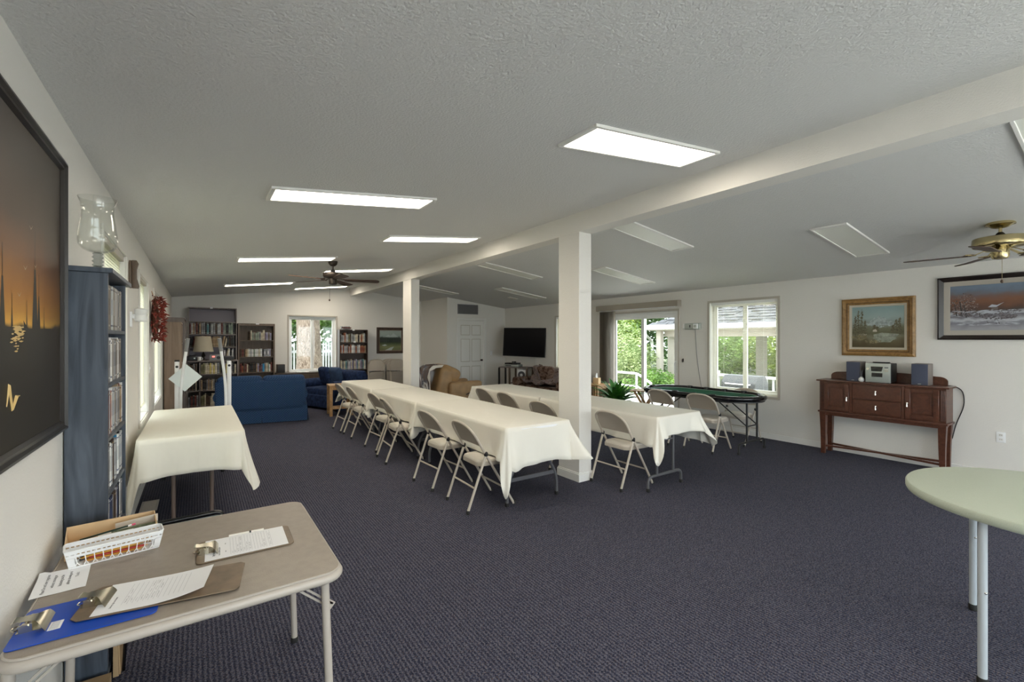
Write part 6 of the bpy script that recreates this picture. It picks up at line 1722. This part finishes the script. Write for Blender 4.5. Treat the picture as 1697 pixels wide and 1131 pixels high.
t, cv, yq = picture('forest_painting', 'forest lake painting in a dark frame above the folded chairs', 'x', (4.53, YF, 1.52), 0.80, 0.735, 0.075, 0.05, MT['darkcase'], paint_mat('forest_canvas', landscape), 0.014, MT['tancase'])
def pq(m, pts):
    NQ[0] += 1
    m.add([(x, yq-(NQ[0] % 400)*0.000004, z) for x, z in pts], [tuple(range(len(pts)))])
g = M()
pq(g, [(-0.02,0.10),(0.08,0.21),(0.14,0.17),(0.22,0.10)]); pq(g, [(-0.16,0.10),(-0.06,0.17),(0.02,0.10)])
obj('painted_mountain', g, mat('painted_mountain',(0.42,0.48,0.46),0.5), cv, kind='stuff')
g = M(); rnd = random.Random(6); yq -= 0.0003
for i in range(34):
    x = rnd.uniform(-0.29,0.29)
    if abs(x) < 0.06: continue
    hgt = rnd.uniform(0.04,0.10)+0.10*(abs(x)/0.3); b = -0.04+rnd.uniform(-0.015,0.015)
    pq(g, [(x-0.026,b),(x+0.026,b),(x,b+hgt)])
obj('painted_trees', g, mat('painted_pine',(0.012,0.020,0.012),0.5), cv, kind='stuff')
g = M(); pq(g, [(-0.18,-0.29),(0.02,-0.29),(0.10,-0.18),(0.0,-0.20)]); pq(g, [(-0.26,-0.14),(-0.16,-0.11),(-0.10,-0.14),(-0.18,-0.16)])
obj('painted_river', g, mat('painted_river',(0.42,0.47,0.44),0.4), cv, kind='stuff')

# vent over the closet door
t = thing('wall_grille', 'grey slatted return air grille above the closet door', 'vent', (6.10, CY, 2.375))
gw, gh = 0.32, 0.135
obj('frame', M().box(-gw,gw,-0.012,0,-gh,-gh+0.02).box(-gw,gw,-0.012,0,gh-0.02,gh).box(-gw,-gw+0.02,-0.012,0,-gh+0.02,gh-0.02).box(gw-0.02,gw,-0.012,0,-gh+0.02,gh-0.02), MT['greymetal'], t, bev=0.002, seg=1)
obj('backing', M().box(-gw+0.02,gw-0.02,-0.003,-0.001,-gh+0.02,gh-0.02), MT['darkmetal'], t)
for i in range(30): obj('slat', M().obox((-gw+0.03+i*0.0200,-0.007,0),(0.002,0.010,2*gh-0.04),R(35)), MT['greymetal'], t)
t = thing('ceiling_register', 'small ceiling vent near the closet corner', 'vent'); t.matrix_world = slope_frame(6.35, 9.1)
obj('frame', M().box(-0.13,0.13,-0.06,0.06,0,0.006), MT['trim'], t, bev=0.002, seg=1)
for i in range(8): obj('slat', M().box(-0.11,0.11,-0.05+i*0.0135,-0.045+i*0.0135,0.006,0.010), MT['beigetrim'], t)
# ------------------------------------------------------------------ television corner
t = thing('television', 'large black flat television on a wall arm, turned towards the hall', 'tv', (7.06, 9.62, 1.475), R(-110+40))
# local -y is the screen side
t.rotation_euler = (0, 0, R(-70))
tw, thh = 0.66, 0.38
obj('body', M().box(-tw,tw,0,0.035,-thh,thh), MT['black'], t, bev=0.006)
obj('screen', M().box(-tw+0.012,tw-0.012,-0.004,0.0,-thh+0.018,thh-0.012), MT['screen'], t)
obj('wall_arm', M().bar((0,0.035,0),(0.05,0.262,0),0.06,0.05), MT['darkmetal'], t)
t.rotation_euler = (R(-3), R(1.0), R(-70))
t = thing('tv_stand', 'brown open television stand with dark legs', 'stand', (6.93, 9.78, 0), R(-62))
obj('table_top', M().box(-0.42,0.42,-0.20,0.20,0.80,0.825), MT['greycase'], t, bev=0.003, seg=1)
for x, m_ in ((-0.41,'black'),(-0.10,'walnutcase'),(0.40,'walnutcase')):
    for y in (-0.18,0.18): obj('leg', M().box(x-0.02,x+0.02,y-0.02,y+0.02,0,0.80), MT[m_], t)
obj('shelf', M().box(-0.08,0.40,-0.20,0.20,0.40,0.42), MT['walnutcase'], t)
obj('shelf', M().box(-0.39,0.40,-0.19,0.19,0.10,0.12), MT['walnutcase'], t)
def stand_pt(x, y, z):
    a = R(-62); return (6.93+x*math.cos(a)-y*math.sin(a), 9.78+x*math.sin(a)+y*math.cos(a), z)
t = thing('disc_player', 'silver disc player on the television stand', 'player', stand_pt(-0.08,0,0.8255), R(-62))
obj('body', M().box(-0.21,0.21,-0.13,0.13,0.006,0.06), MT['silver'], t, bev=0.004); obj('disc_tray', M().box(-0.17,0.0,-0.132,-0.13,0.02,0.045), MT['black'], t)
t = thing('cable_box', 'black set top box stacked on the disc player', 'player', stand_pt(-0.10,0,0.8865), R(-62))
obj('body', M().box(-0.18,0.18,-0.11,0.11,0.0,0.045), MT['black'], t, bev=0.004); obj('display', M().box(-0.05,0.05,-0.112,-0.11,0.012,0.032), MT['blackgloss'], t)
t = thing('remote_control', 'small black router standing on the set top box', 'player', stand_pt(-0.06,0,0.932), R(-62))
obj('body', M().box(-0.05,0.05,-0.03,0.03,0,0.035), MT['black'], t, bev=0.006); obj('indicator', M().box(-0.01,0.01,-0.0315,-0.03,0.012,0.02), MT['silver'], t)
t = thing('speaker', 'white box speaker with round cone inside the television stand', 'speaker', stand_pt(0.22,0.0,0.4205), R(-62))
obj('cabinet', M().box(-0.12,0.12,-0.12,0.12,0,0.34), MT['white'], t, bev=0.005); obj('cone', M().lathe([(0,0),(0.045,0.004),(0.09,0.012),(0.10,0.012),(0.10,0.0)],24).move(Matrix.Translation((0,-0.12,0.2)) @ Matrix.Rotation(R(90),4,'X')), MT['darkmetal'], t); obj('dust_cap', M().ball((0,-0.128,0.2),(0.04,0.012,0.04),12,8), MT['white'], t)
o_ = obj('power_cord', M().tube(fillet([(7.316,9.45,1.25),(7.316,9.44,0.9),(7.31,9.40,0.45),(7.316,9.42,0.3)],0.15),0.004,6), MT['white']); tag(o_, 'white cord running down the wall below the television', 'cord')

# oak side table with tissues beside the glass door
t = thing('side_table', 'small oak spindle side table by the bunched vertical blind', 'table', (6.80, 6.72, 0), R(5))
obj('table_top', M().box(-0.23,0.23,-0.23,0.23,0.60,0.63), MT['oak'], t, bev=0.006)
for sx in (-1,1):
    for sy in (-1,1): obj('leg', M().box(sx*0.19-0.02,sx*0.19+0.02,sy*0.19-0.02,sy*0.19+0.02,0,0.60), MT['oak'], t, bev=0.003, seg=1)
for x in (-0.12,-0.06,0,0.06,0.12):
    for y in (-0.19,0.19): obj('spindle', M().tube([(x,y,0.16),(x,y,0.56)],0.008,8), MT['oak'], t)
for y in (-0.19,0.19): obj('rail', M().box(-0.17,0.17,y-0.01,y+0.01,0.545,0.60).box(-0.17,0.17,y-0.01,y+0.01,0.13,0.165), MT['oak'], t)
t = thing('tissue_box', 'tissue box with a tissue standing up on the oak side table', 'tissue box', (6.78, 6.68, 0.6305), R(20))
obj('carton', M().box(-0.06,0.06,-0.06,0.06,0,0.125), MT['manila'], t, bev=0.003, seg=1)
rows = [[(-0.035*(1-v*0.5)+0.07*(1-v*0.5)*u, 0.012*math.sin(u*7+v*3), 0.125+0.11*v-0.02*abs(u-0.45)*v) for u in [i/8 for i in range(9)]] for v in [j/5 for j in range(6)]]
obj('tissue', M().sheet(rows,(0,-1,0),0.001), MT['paper'], t, ang=80)

# potted plant
t = thing('potted_plant', 'bushy glossy green houseplant in front of the glass door', 'plant', (6.38, 5.80, 0))
obj('pot', M().lathe([(0,0),(0.13,0),(0.14,0.01),(0.175,0.30),(0.185,0.30),(0.185,0.33),(0.165,0.33),(0.16,0.27),(0,0.27)],28), MT['terracotta'], t)
obj('soil', M().lathe([(0,0.285),(0.158,0.285),(0.158,0.28),(0,0.28)],20), MT['soil'], t)
rnd = random.Random(12)
for i in range(54):
    a = i*2.399+rnd.uniform(-0.3,0.3); up = rnd.uniform(0.38,1.0); L = rnd.uniform(0.46,0.70); wd = rnd.uniform(0.032,0.052)
    rows = []; n = 7
    dirx, diry = math.cos(a), math.sin(a)
    x = 0.03*dirx; y = 0.03*diry; z = 0.28; el = R(90)*up*0.9+R(12); st_ = L/n
    for k in range(n+1):
        w = wd*math.sin(PI*min(1,(k/n)*0.88+0.10))**0.8
        px_, py_ = -diry, dirx
        rows.append([(x-px_*w, y-py_*w, z+0.25*w), (x,y,z), (x+px_*w, y+py_*w, z+0.25*w)])
        x += dirx*math.cos(el)*st_; y += diry*math.cos(el)*st_; z += math.sin(el)*st_; el -= R(9)+R(5)*(1-up)
        z = max(z, 0.30)
    obj('leaf', M().sheet(rows,(0,0,-1),0.0015), MT['plantpale'] if i % 13 == 5 else MT['plantleaf'], t, ang=60)

# folding wooden tray table behind the poker table
t = thing('tray_table', 'light wooden folding tray table with crossed legs by the plant', 'table', (6.60, 5.30, 0), R(-62))
obj('tray', M().box(-0.24,0.24,-0.17,0.17,0.625,0.645), MT['oak'], t, bev=0.005)
for y in (-0.14,0.14):
    obj('leg', M().bar((-0.20,y,0.0),(0.17,y,0.625),0.02,0.035), MT['oak'], t); obj('leg', M().bar((0.20,y*0.85,0.0),(-0.17,y*0.85,0.625),0.02,0.035), MT['oak'], t)
for x in (-0.17,0.17): obj('stretcher', M().tube([(x,-0.14,0.06),(x,0.14,0.06)],0.009,8), MT['oak'], t)

# ------------------------------------------------------------------ poker table
PX, PY = 6.30, 4.03; PW, PL = 0.46, 0.945
t = thing('poker_table', 'oval folding poker table with green felt and black padded rail', 'table', (PX, PY, 0))
def stadium(w, l, n=20):
    out = []
    for s in (1, -1):
        for i in range(n+1):
            a = PI*i/n + (0 if s > 0 else PI)
            out.append((w*math.cos(a), s*(l-w)+w*math.sin(a)))
    return out
obj('playing_surface', M().prism(stadium(PW-0.10,PL-0.10),0.715,0.742), MT['felt'], t)
obj('base_board', M().prism(stadium(PW-0.03,PL-0.03),0.69,0.715), MT['black'], t)
obj('padded_rail', M().tube([(x,y,0.742) for x,y in stadium(PW-0.04,PL-0.04)],0.038,12,closed=True), MT['blackgloss'], t, ang=80)
obj('inner_trim', M().tube([(x,y,0.743) for x,y in stadium(PW-0.105,PL-0.105)],0.006,6,closed=True), mat('pale_green_trim',(0.25,0.36,0.30),0.5), t)
for (x, y) in [(-PW+0.055,v) for v in (-0.45,-0.15,0.15,0.45)] + [(PW-0.055,v) for v in (-0.45,-0.15,0.15,0.45)] + [(0,PL-0.055),(0,-PL+0.055)]:
    obj('cup_holder', M().lathe([(0.0,0.760),(0.034,0.760),(0.034,0.782),(0.043,0.784),(0.043,0.780),(0.037,0.778),(0.037,0.74),(0,0.74)],18,(x,y,0)), MT['black'], t)
for s in (-1, 1):
    y = s*(PL-0.16)
    for k in (-1,1): obj('leg', M().tube([(k*0.135,y,0.145),(k*0.135,y,0.70)],0.014,10), MT['black'], t)
    fb = obj('foot_bar', M().tube(fillet([(-0.34,y,0.0),(-0.34,y,0.145),(0.34,y,0.145),(0.34,y,0.0)],0.06,6),0.014,10), MT['black'], t)
    for k in (-1,1): obj('foot', M().lathe([(0.016,0),(0.02,0.004),(0.02,0.03),(0.0155,0.034)],10,(k*0.34,y,0)), MT['rubber'], fb)
    for k in (-1,1): obj('brace', M().tube([(k*0.135,y,0.36),(k*0.135,y-s*0.46,0.695)],0.009,8), MT['black'], t)
    obj('crossbar', M().tube([(-0.135,y,0.36),(0.135,y,0.36)],0.009,8), MT['black'], t)

# ------------------------------------------------------------------ right wall
t = thing('emergency_light', 'white twin emergency light box between the glass door and the window', 'lamp', (XR, 4.81, 1.785), R(-90))
obj('housing', M().box(-0.15,0.15,-0.07,0,-0.055,0.055), MT['silver'], t, bev=0.012, seg=3)
obj('lamp_head', M().box(0.035,0.125,-0.088,-0.07,-0.045,0.045), MT['white'], t, bev=0.010, seg=3)
obj('lamp_head', M().box(-0.19,-0.135,-0.060,-0.005,-0.045,0.045), MT['frosted'], t, bev=0.012, seg=3)
obj('reflector', M().lathe([(0,0),(0.024,0.0),(0.026,0.006),(0,0.008)],16).move(Matrix.Translation((0.08,-0.088,0.0)) @ Matrix.Rotation(R(90),4,'X')), MT['silver'], t)
obj('indicator', M().box(-0.05,-0.025,-0.074,-0.07,-0.02,0.025), MT['darkmetal'], t)
obj('power_cord', M().tube(fillet([(0.03,-0.01,-0.055),(0.05,-0.008,-0.5),(0.13,-0.008,-1.0),(0.20,-0.008,-1.32)],0.3),0.004,6), MT['greymetal'], t)
t = thing('wall_hook', 'small dark hook on the wall by the glass door', 'hook', (XR, 5.03, 1.17), R(-90))
obj('plate', M().box(-0.012,0.012,-0.005,0,-0.03,0.03), MT['bronze'], t, bev=0.002); obj('hook_arm', M().tube(fillet([(0,-0.005,0.01),(0,-0.035,0.01),(0,-0.035,-0.03),(0,-0.02,-0.035)],0.015),0.006,8), MT['bronze'], t)
t = thing('wall_outlet', 'white electrical outlet on the wall beyond the sideboard', 'outlet', (XR, 1.027, 0.465), R(-90))
obj('plate', M().box(-0.036,0.036,-0.006,0,-0.058,0.058), MT['white'], t, bev=0.002)
for z in (-0.024,0.024):
    so = obj('socket', M().prism(rrect(-0.017,0.017,z-0.015,z+0.015,0.008,4),-0.0085,-0.006,'y'), MT['trim'], t)
    obj('slot', M().box(-0.008,-0.005,-0.0095,-0.0085,z-0.005,z+0.006).box(0.005,0.008,-0.0095,-0.0085,z-0.005,z+0.006), MT['black'], so)

gilt = wood_mat('antique_gilt', (0.20,0.105,0.030), (0.36,0.205,0.070), 0.38, (6,6,6), 3.0)
giltdark = mat('dark_gilt', (0.075,0.035,0.014), 0.4)
linen = mat('cream_liner', (0.52,0.46,0.36), 0.8, bump=0.2, bscale=200)
def lake(nt, n, L, tc, sp):
    z = maprange(n, L, noise_add(n,L,tc,sp.outputs['Z'],9,0.13), -0.25, 0.25)
    return ramp(n, L, z, [(0,(0.085,0.065,0.030)),(0.14,(0.13,0.105,0.055)),(0.24,(0.20,0.19,0.13)),(0.34,(0.13,0.125,0.070)),(0.46,(0.17,0.17,0.11)),(0.58,(0.25,0.285,0.25)),(0.75,(0.32,0.40,0.385)),(1,(0.24,0.34,0.34))])
t, cv, yq = picture('lake_painting', 'mountain lake painting in a wide gilt frame above the sideboard', 'y', (XR, 2.138, 1.716), 0.775, 0.760, 0.085, 0.05, gilt, paint_mat('lake_canvas', lake), 0.028, linen, -90)
frame(t, 'y', 0.665, 0.650, 0.014, 0.042, giltdark, 'inner_band')
rnd = random.Random(2)
def dabs(g, x, z, rx, rz, n, k0, k1):
    for i in range(n):
        a = rnd.uniform(0,2*PI); q = math.sqrt(rnd.random()); u = x+rx*q*math.cos(a); v = z+rz*q*math.sin(a); k = rnd.uniform(k0,k1)
        pq(g, [(u-k,v-k*0.2),(u,v-k*0.7),(u+k,v),(u,v+k*0.7)])
g = M(); pq(g, [(-0.11,0.02),(-0.07,0.06),(-0.03,0.125),(-0.01,0.11),(0.02,0.145),(0.05,0.115),(0.075,0.13),(0.12,0.06),(0.17,0.02)]); dabs(g, 0.03, 0.045, 0.14, 0.05, 60, 0.008, 0.02)
obj('painted_mountain', g, mat('lake_mountain',(0.33,0.38,0.37),0.5,var=0.3,vscale=26), cv, kind='stuff')
g = M(); yq -= 0.002
pq(g, [(-0.03,-0.15),(0.0,-0.20),(0.14,-0.20),(0.20,-0.13),(0.23,-0.095),(0.05,-0.075),(-0.04,-0.10)]); dabs(g, 0.08, -0.14, 0.11, 0.045, 40, 0.008, 0.03)
obj('painted_water', g, mat('lake_water',(0.27,0.29,0.23),0.4,var=0.3,vscale=30), cv, kind='stuff')
g = M(); yq -= 0.001
for x, b, hgt, w_ in ((-0.205,-0.10,0.33,0.035),(-0.165,-0.11,0.35,0.032),(-0.24,-0.12,0.28,0.03),(-0.13,-0.10,0.20,0.028),(0.20,-0.075,0.17,0.045),(0.235,-0.085,0.21,0.035),(0.165,-0.075,0.10,0.03),(-0.03,-0.055,0.085,0.028),(0.0,-0.055,0.06,0.025)):
    pq(g, [(x-0.004,b-0.01),(x+0.004,b-0.01),(x+0.0015,b+hgt),(x-0.0015,b+hgt)])
    for k in range(9):
        u = k/9; dabs(g, x, b+hgt*(0.15+0.82*u), w_*(1-u*0.8), hgt*0.07, 9, 0.004, 0.010)
obj('painted_trees', g, mat('lake_trees',(0.115,0.100,0.055),0.5,var=0.5,vscale=60), cv, kind='stuff')
g = M(); yq -= 0.002
dabs(g, -0.19, -0.14, 0.09, 0.035, 60, 0.006, 0.016); dabs(g, -0.05, -0.19, 0.10, 0.02, 40, 0.006, 0.014)
obj('painted_grass', g, mat('lake_grass',(0.20,0.165,0.085),0.5,var=0.4,vscale=40), cv, kind='stuff')
g = M(); yq -= 0.001
pq(g, [(-0.045,-0.062),(0.0,-0.064),(0.0,-0.045),(-0.018,-0.028),(-0.045,-0.043)]); dabs(g, -0.15, -0.10, 0.05, 0.01, 12, 0.004, 0.008)
obj('painted_cottage', g, mat('lake_cottage',(0.50,0.45,0.36),0.5), cv, kind='stuff')

def snow(nt, n, L, tc, sp):
    z = maprange(n, L, noise_add(n,L,tc,sp.outputs['Z'],9,0.11,(1,1,1.6)), -0.24, 0.24)
    return ramp(n, L, z, [(0,(0.33,0.33,0.36)),(0.12,(0.20,0.20,0.23)),(0.20,(0.48,0.49,0.53)),(0.30,(0.15,0.14,0.16)),(0.36,(0.45,0.47,0.52)),(0.43,(0.07,0.055,0.05)),(0.50,(0.11,0.060,0.045)),(0.66,(0.20,0.095,0.055)),(0.78,(0.17,0.11,0.10)),(0.90,(0.14,0.17,0.22)),(1,(0.16,0.21,0.28))])
t, cv, yq = picture('snow_painting', 'snowy cabin at dusk painting in a black frame under the brass fan', 'y', (XR, 1.145, 1.916), 0.80, 0.735, 0.055, 0.045, mat('near_black_frame',(0.018,0.012,0.010),0.35), paint_mat('snow_canvas', snow), 0.055, mat('grey_liner',(0.42,0.38,0.33),0.8,bump=0.2,bscale=200), -90)
rnd = random.Random(9)
g = M(); dabs(g, -0.175, 0.035, 0.115, 0.135, 220, 0.004, 0.013); dabs(g, -0.20, -0.05, 0.08, 0.05, 60, 0.004, 0.012)
obj('painted_foliage', g, mat('snow_foliage',(0.155,0.105,0.09),0.5,var=0.6,vscale=70), cv, kind='stuff')
g = M(); yq -= 0.002; dabs(g, -0.175, 0.045, 0.10, 0.12, 70, 0.003, 0.008)
obj('painted_frost', g, mat('snow_frost',(0.30,0.25,0.23),0.5), cv, kind='stuff')
g = M(); dabs(g, 0.10, -0.10, 0.15, 0.035, 90, 0.006, 0.016); dabs(g, -0.13, -0.075, 0.10, 0.022, 60, 0.006, 0.014); dabs(g, 0.18, -0.05, 0.09, 0.018, 40, 0.005, 0.012)
obj('painted_bushes', g, mat('snow_bushes',(0.13,0.115,0.125),0.5,var=0.6,vscale=60), cv, kind='stuff')
g = M(); yq -= 0.001
for x, b, hgt, w_ in ((-0.19,-0.10,0.18,0.008),(-0.155,-0.11,0.15,0.007),(-0.235,-0.09,0.14,0.006),(0.03,-0.20,0.045,0.003),(0.09,-0.20,0.06,0.003),(0.11,-0.19,0.06,0.003)): pq(g, [(x-w_,b),(x+w_,b),(x-0.02+w_*0.5,b+hgt),(x-0.02-w_*0.5,b+hgt)])
obj('painted_trunks', g, mat('snow_trunks',(0.045,0.035,0.035),0.5), cv, kind='stuff')
g = M(); pq(g, [(0.02,0.0),(0.08,-0.005),(0.145,0.05),(0.09,0.02)]); pq(g, [(0.02,0.0),(0.09,0.02),(0.05,0.03)])
for i in range(90):
    x = rnd.uniform(-0.26,0.26); z = rnd.choice((rnd.uniform(-0.2,-0.13),rnd.uniform(-0.065,-0.03))); k = rnd.uniform(0.01,0.045); pq(g, [(x-k,z),(x,z-0.004),(x+k,z+0.002),(x,z+0.004)])
obj('painted_snow', g, mat('snow_white',(0.47,0.49,0.54),0.5), cv, kind='stuff')
g = M(); yq -= 0.002; pq(g, [(0.045,-0.03),(0.095,-0.035),(0.10,-0.002),(0.05,0.0)]); obj('painted_cabin', g, mat('snow_cabin',(0.15,0.12,0.11),0.5), cv, kind='stuff')

# ------------------------------------------------------------------ sideboard
SX, SY = 7.305, 2.05
t = thing('sideboard', 'cherry wood hall sideboard with two drawers between two doors', 'sideboard', (SX, SY, 0), R(-90))
# local: x along the wall, front towards -y (depth 0.32)
F = -0.305
obj('carcass', M().box(-0.64,0.64,F+0.012,0,0.585,0.985), MT['cherry'], t, bev=0.003, seg=1)
obj('top_board', M().box(-0.67,0.67,F-0.02,0.0,0.985,1.005), MT['cherry'], t, bev=0.006, seg=2)
gp = [(-0.60,1.005),(0.60,1.005),(0.60,1.05)]
for i in range(9): gp.append((0.60-0.085*(1-math.cos(PI/2*i/8)), 1.05+0.055*math.sin(PI/2*i/8)))
for i in range(11): gp.append((0.50-1.0*i/10, 1.105+0.025*math.sin(PI*i/10)))
for i in range(9): gp.append((-0.60+0.085*(1-math.sin(PI/2*i/8)), 1.05+0.055*math.cos(PI/2*i/8)))
obj('gallery', M().prism(gp,-0.022,-0.002,'y'), MT['cherry'], t, bev=0.003, seg=1)
obj('lower_moulding', M().box(-0.655,0.655,F-0.008,0,0.562,0.585), MT['cherry'], t, bev=0.005, seg=2)
obj('apron', M().box(-0.62,0.62,F+0.014,F+0.032,0.525,0.562).box(-0.62,0.62,-0.022,-0.004,0.525,0.562).box(-0.62,-0.602,F+0.032,-0.022,0.525,0.562).box(0.602,0.62,F+0.032,-0.022,0.525,0.562), MT['cherry'], t)
def pull(parent, x, z):
    p = M().lathe([(0,0),(0.011,0.001),(0.011,0.004),(0.004,0.006),(0.004,0.014),(0,0.015)],12).move(Matrix.Translation((x,F-0.016,z+0.022)) @ Matrix.Rotation(R(90),4,'X'))
    p.lathe([(0.0,-0.045),(0.010,-0.040),(0.009,-0.028),(0.0045,-0.005),(0.004,0.006),(0,0.008)],12,(x,F-0.030,z+0.020))
    obj('drop_handle', p, MT['chrome'], parent, label='small pewter drop handle')
for x0, x1, hx_ in ((-0.577,-0.293,-0.315),(0.278,0.581,0.300)):
    d = obj('door', M().box(x0,x1,F-0.004,F+0.012,0.605,0.965), MT['cherry'], t, bev=0.002, seg=1)
    fr_ = M()
    for q in ((x0,x0+0.05,0.605,0.965),(x1-0.05,x1,0.605,0.965),(x0+0.05,x1-0.05,0.605,0.655),(x0+0.05,x1-0.05,0.915,0.965)): fr_.box(q[0],q[1],F-0.016,F-0.004,q[2],q[3])
    obj('door_frame', fr_, MT['cherry'], d, bev=0.003, seg=1)
    obj('door_panel', M().box(x0+0.068,x1-0.068,F-0.009,F-0.004,0.673,0.897), MT['cherry'], d, bev=0.004, seg=1)
    pull(d, hx_, 0.765)
for z0_, z1_ in ((0.605,0.780),(0.790,0.965)):
    d = obj('drawer', M().box(-0.253,0.239,F-0.012,F+0.012,z0_,z1_), MT['cherry'], t, bev=0.003, seg=1)
    pull(d, -0.007, (z0_+z1_)/2-0.005)
for x in (-0.273,0.2585): obj('stile', M().box(x-0.017,x+0.017,F-0.006,F+0.012,0.59,0.98), MT['cherry'], t, bev=0.002, seg=1)
for x in (-0.61,0.612):
    f = M()
    for k in (-0.016,-0.005,0.006,0.017): f.tube([(x+k,F+0.011,0.61),(x+k,F+0.011,0.96)],0.0048,8)
    obj('fluting', f, MT['cherry'], t)
def bowed(x, y, sx):
    """tapering leg with a slight outward bow"""
    rows = []
    for i in range(9):
        u = i/8; z = 0.562*(1-u); k = 0.036-0.013*u; o_ = 0.004*math.sin(PI*u)*-sx
        rows.append([(x+o_-k,y-k,z),(x+o_+k,y-k,z),(x+o_+k,y+k,z),(x+o_-k,y+k,z),(x+o_-k,y-k,z)])
    m = M().grid(rows); m.f.append((3,2,1,0)); b = 8*5; m.f.append((b,b+1,b+2,b+3)); return m
for x, sx in ((-0.605,-1),(0.605,1)):
    for y in (F+0.045,-0.045): obj('leg', bowed(x,y,sx), MT['cherry'], t, ang=30)
obj('stretcher', M().bar((-0.60,F+0.045,0.105),(0.60,-0.045,0.105),0.03,0.022), MT['cherry'], t)
obj('stretcher', M().bar((-0.60,-0.045,0.105),(0.60,F+0.045,0.105),0.03,0.0225), MT['cherry'], t)

def spk(label, x, y):
    q = thing('speaker', label, 'speaker', (SX+y, SY-x, 1.0055), R(-90), 'stereo speakers on the sideboard')
    obj('cabinet', M().box(-0.078,0.078,-0.09,0.10,0,0.255), MT['greycase'], q, bev=0.004); obj('grille', M().box(-0.075,0.075,-0.102,-0.09,0.004,0.251), MT['speaker'], q, bev=0.005)
    obj('badge', M().box(-0.015,0.015,-0.1035,-0.102,0.012,0.020), MT['silver'], q)
spk('blue grey stereo speaker on the sideboard by the small vase', -0.27, -0.145)
spk('blue grey stereo speaker on the sideboard by the cord end', 0.395, -0.145)
t = thing('stereo', 'silver compact stereo between the speakers on the sideboard', 'stereo', (SX-0.165, SY-0.005, 1.0055), R(-90))
fw = 0.128
obj('body', M().box(-fw+0.004,fw-0.004,-0.105,0.13,0.008,0.245), MT['black'], t, bev=0.008, seg=2)
fp = obj('front_panel', M().prism([(-0.105,0.006),(-0.125,0.006),(-0.128,0.12),(-0.125,0.245),(-0.105,0.248)],-fw,fw,'x'), MT['silver'], t, bev=0.004, seg=2)
obj('display', M().prism([(-0.065,0.145),(0.040,0.145),(0.055,0.205),(-0.070,0.205)],-0.1305,-0.124,'y'), MT['blackgloss'], fp)
obj('cassette_door', M().prism([(-0.062,0.075),(0.048,0.075),(0.050,0.125),(-0.060,0.125)],-0.1315,-0.124,'y'), MT['blackgloss'], fp)
obj('volume_knob', M().tube([(-0.098,-0.124,0.175),(-0.098,-0.142,0.175)],0.016,16), MT['chrome'], fp)
for z in (0.145,0.165,0.19): obj('button', M().box(0.068,0.108,-0.1315,-0.126,z,z+0.011), MT['darkmetal'] if z == 0.19 else MT['chrome'], fp, bev=0.002, seg=1)
obj('top_lid', M().lathe([(0,0.245),(0.085,0.246),(0.09,0.252),(0.085,0.260),(0,0.262)],24,(0,0.01,0)), MT['blackgloss'], t)
for x in (-0.09,0.09): obj('foot', M().lathe([(0.014,0),(0.014,0.009)],10,(x,-0.08,0)), MT['rubber'], t)
t = thing('bud_vase', 'tiny pale round bud vase with a dark sprig on the sideboard', 'vase', (7.05, 2.225, 1.0055))
obj('vase_body', M().lathe([(0,0),(0.018,0),(0.030,0.012),(0.034,0.030),(0.026,0.048),(0.013,0.056),(0.017,0.064),(0.013,0.064),(0.010,0.055),(0,0.05)],20), MT['frosted'], t)
for dx, dy, hgt in ((0.012,0.01,0.14),(-0.012,0.012,0.125),(0.002,-0.014,0.15)): obj('sprig', M().tube([(0,0,0.055),(dx*0.4,dy*0.4,0.09),(dx,dy,hgt)],[0.0022,0.003,0.006],6), MT['darkmetal'], t)
o_ = obj('power_cord', M().tube(fillet([(7.30,1.50,1.012),(7.316,1.335,0.99),(7.318,1.31,0.80),(7.318,1.39,0.55),(7.318,1.42,0.38)],0.10),0.005,6), MT['black']); tag(o_, 'black cord hanging behind the end of the sideboard', 'cord')

# ------------------------------------------------------------------ round table at the edge
t = thing('round_table', 'pale green round folding table with light grey legs', 'table', (3.40, 0.248, 0), R(0))
r = 0.594; TZ = 0.045
obj('table_top', M().lathe([(q, z_+TZ) for q, z_ in [(0,0.692),(r-0.03,0.692),(r-0.004,0.697),(r,0.705),(r,0.730),(r-0.006,0.7385),(r-0.014,0.740),(0,0.740)]],72), MT['greentop'], t)
obj('under_frame', M().tube([(math.cos(2*PI*i/40)*0.50,math.sin(2*PI*i/40)*0.50,0.680+TZ) for i in range(40)],0.012,8,closed=True), MT['greyleg'], t)
for i, (x, y) in enumerate(((0.26,0.375),(-0.50,0.215),(0.50,-0.215),(-0.26,-0.375))):
    lg = obj('leg', M().tube([(x,y,0.0),(x,y,0.692+TZ)],0.0165,14), MT['greyleg'], t)
    obj('foot', M().lathe([(0.0175,0),(0.02,0.004),(0.02,0.028),(0.0175,0.034)],12,(x,y,0)), MT['rubber'], lg)
    obj('snap_button', M().ball((x-0.012,y-0.012,0.42),0.006,8,6), MT['chrome'], lg)
for (a, b) in (((0.26,0.375),(-0.50,0.215)),((0.50,-0.215),(-0.26,-0.375))):
    obj('crossbar', M().tube([(a[0],a[1],0.672+TZ),(b[0],b[1],0.672+TZ)],0.009,8), MT['greyleg'], t)
obj('latch_bracket', M().tube(fillet([(0.27,0.345,0.713),(0.255,0.335,0.68),(0.25,0.335,0.58),(0.262,0.356,0.56)],0.02),0.004,6), MT['chrome'], t)
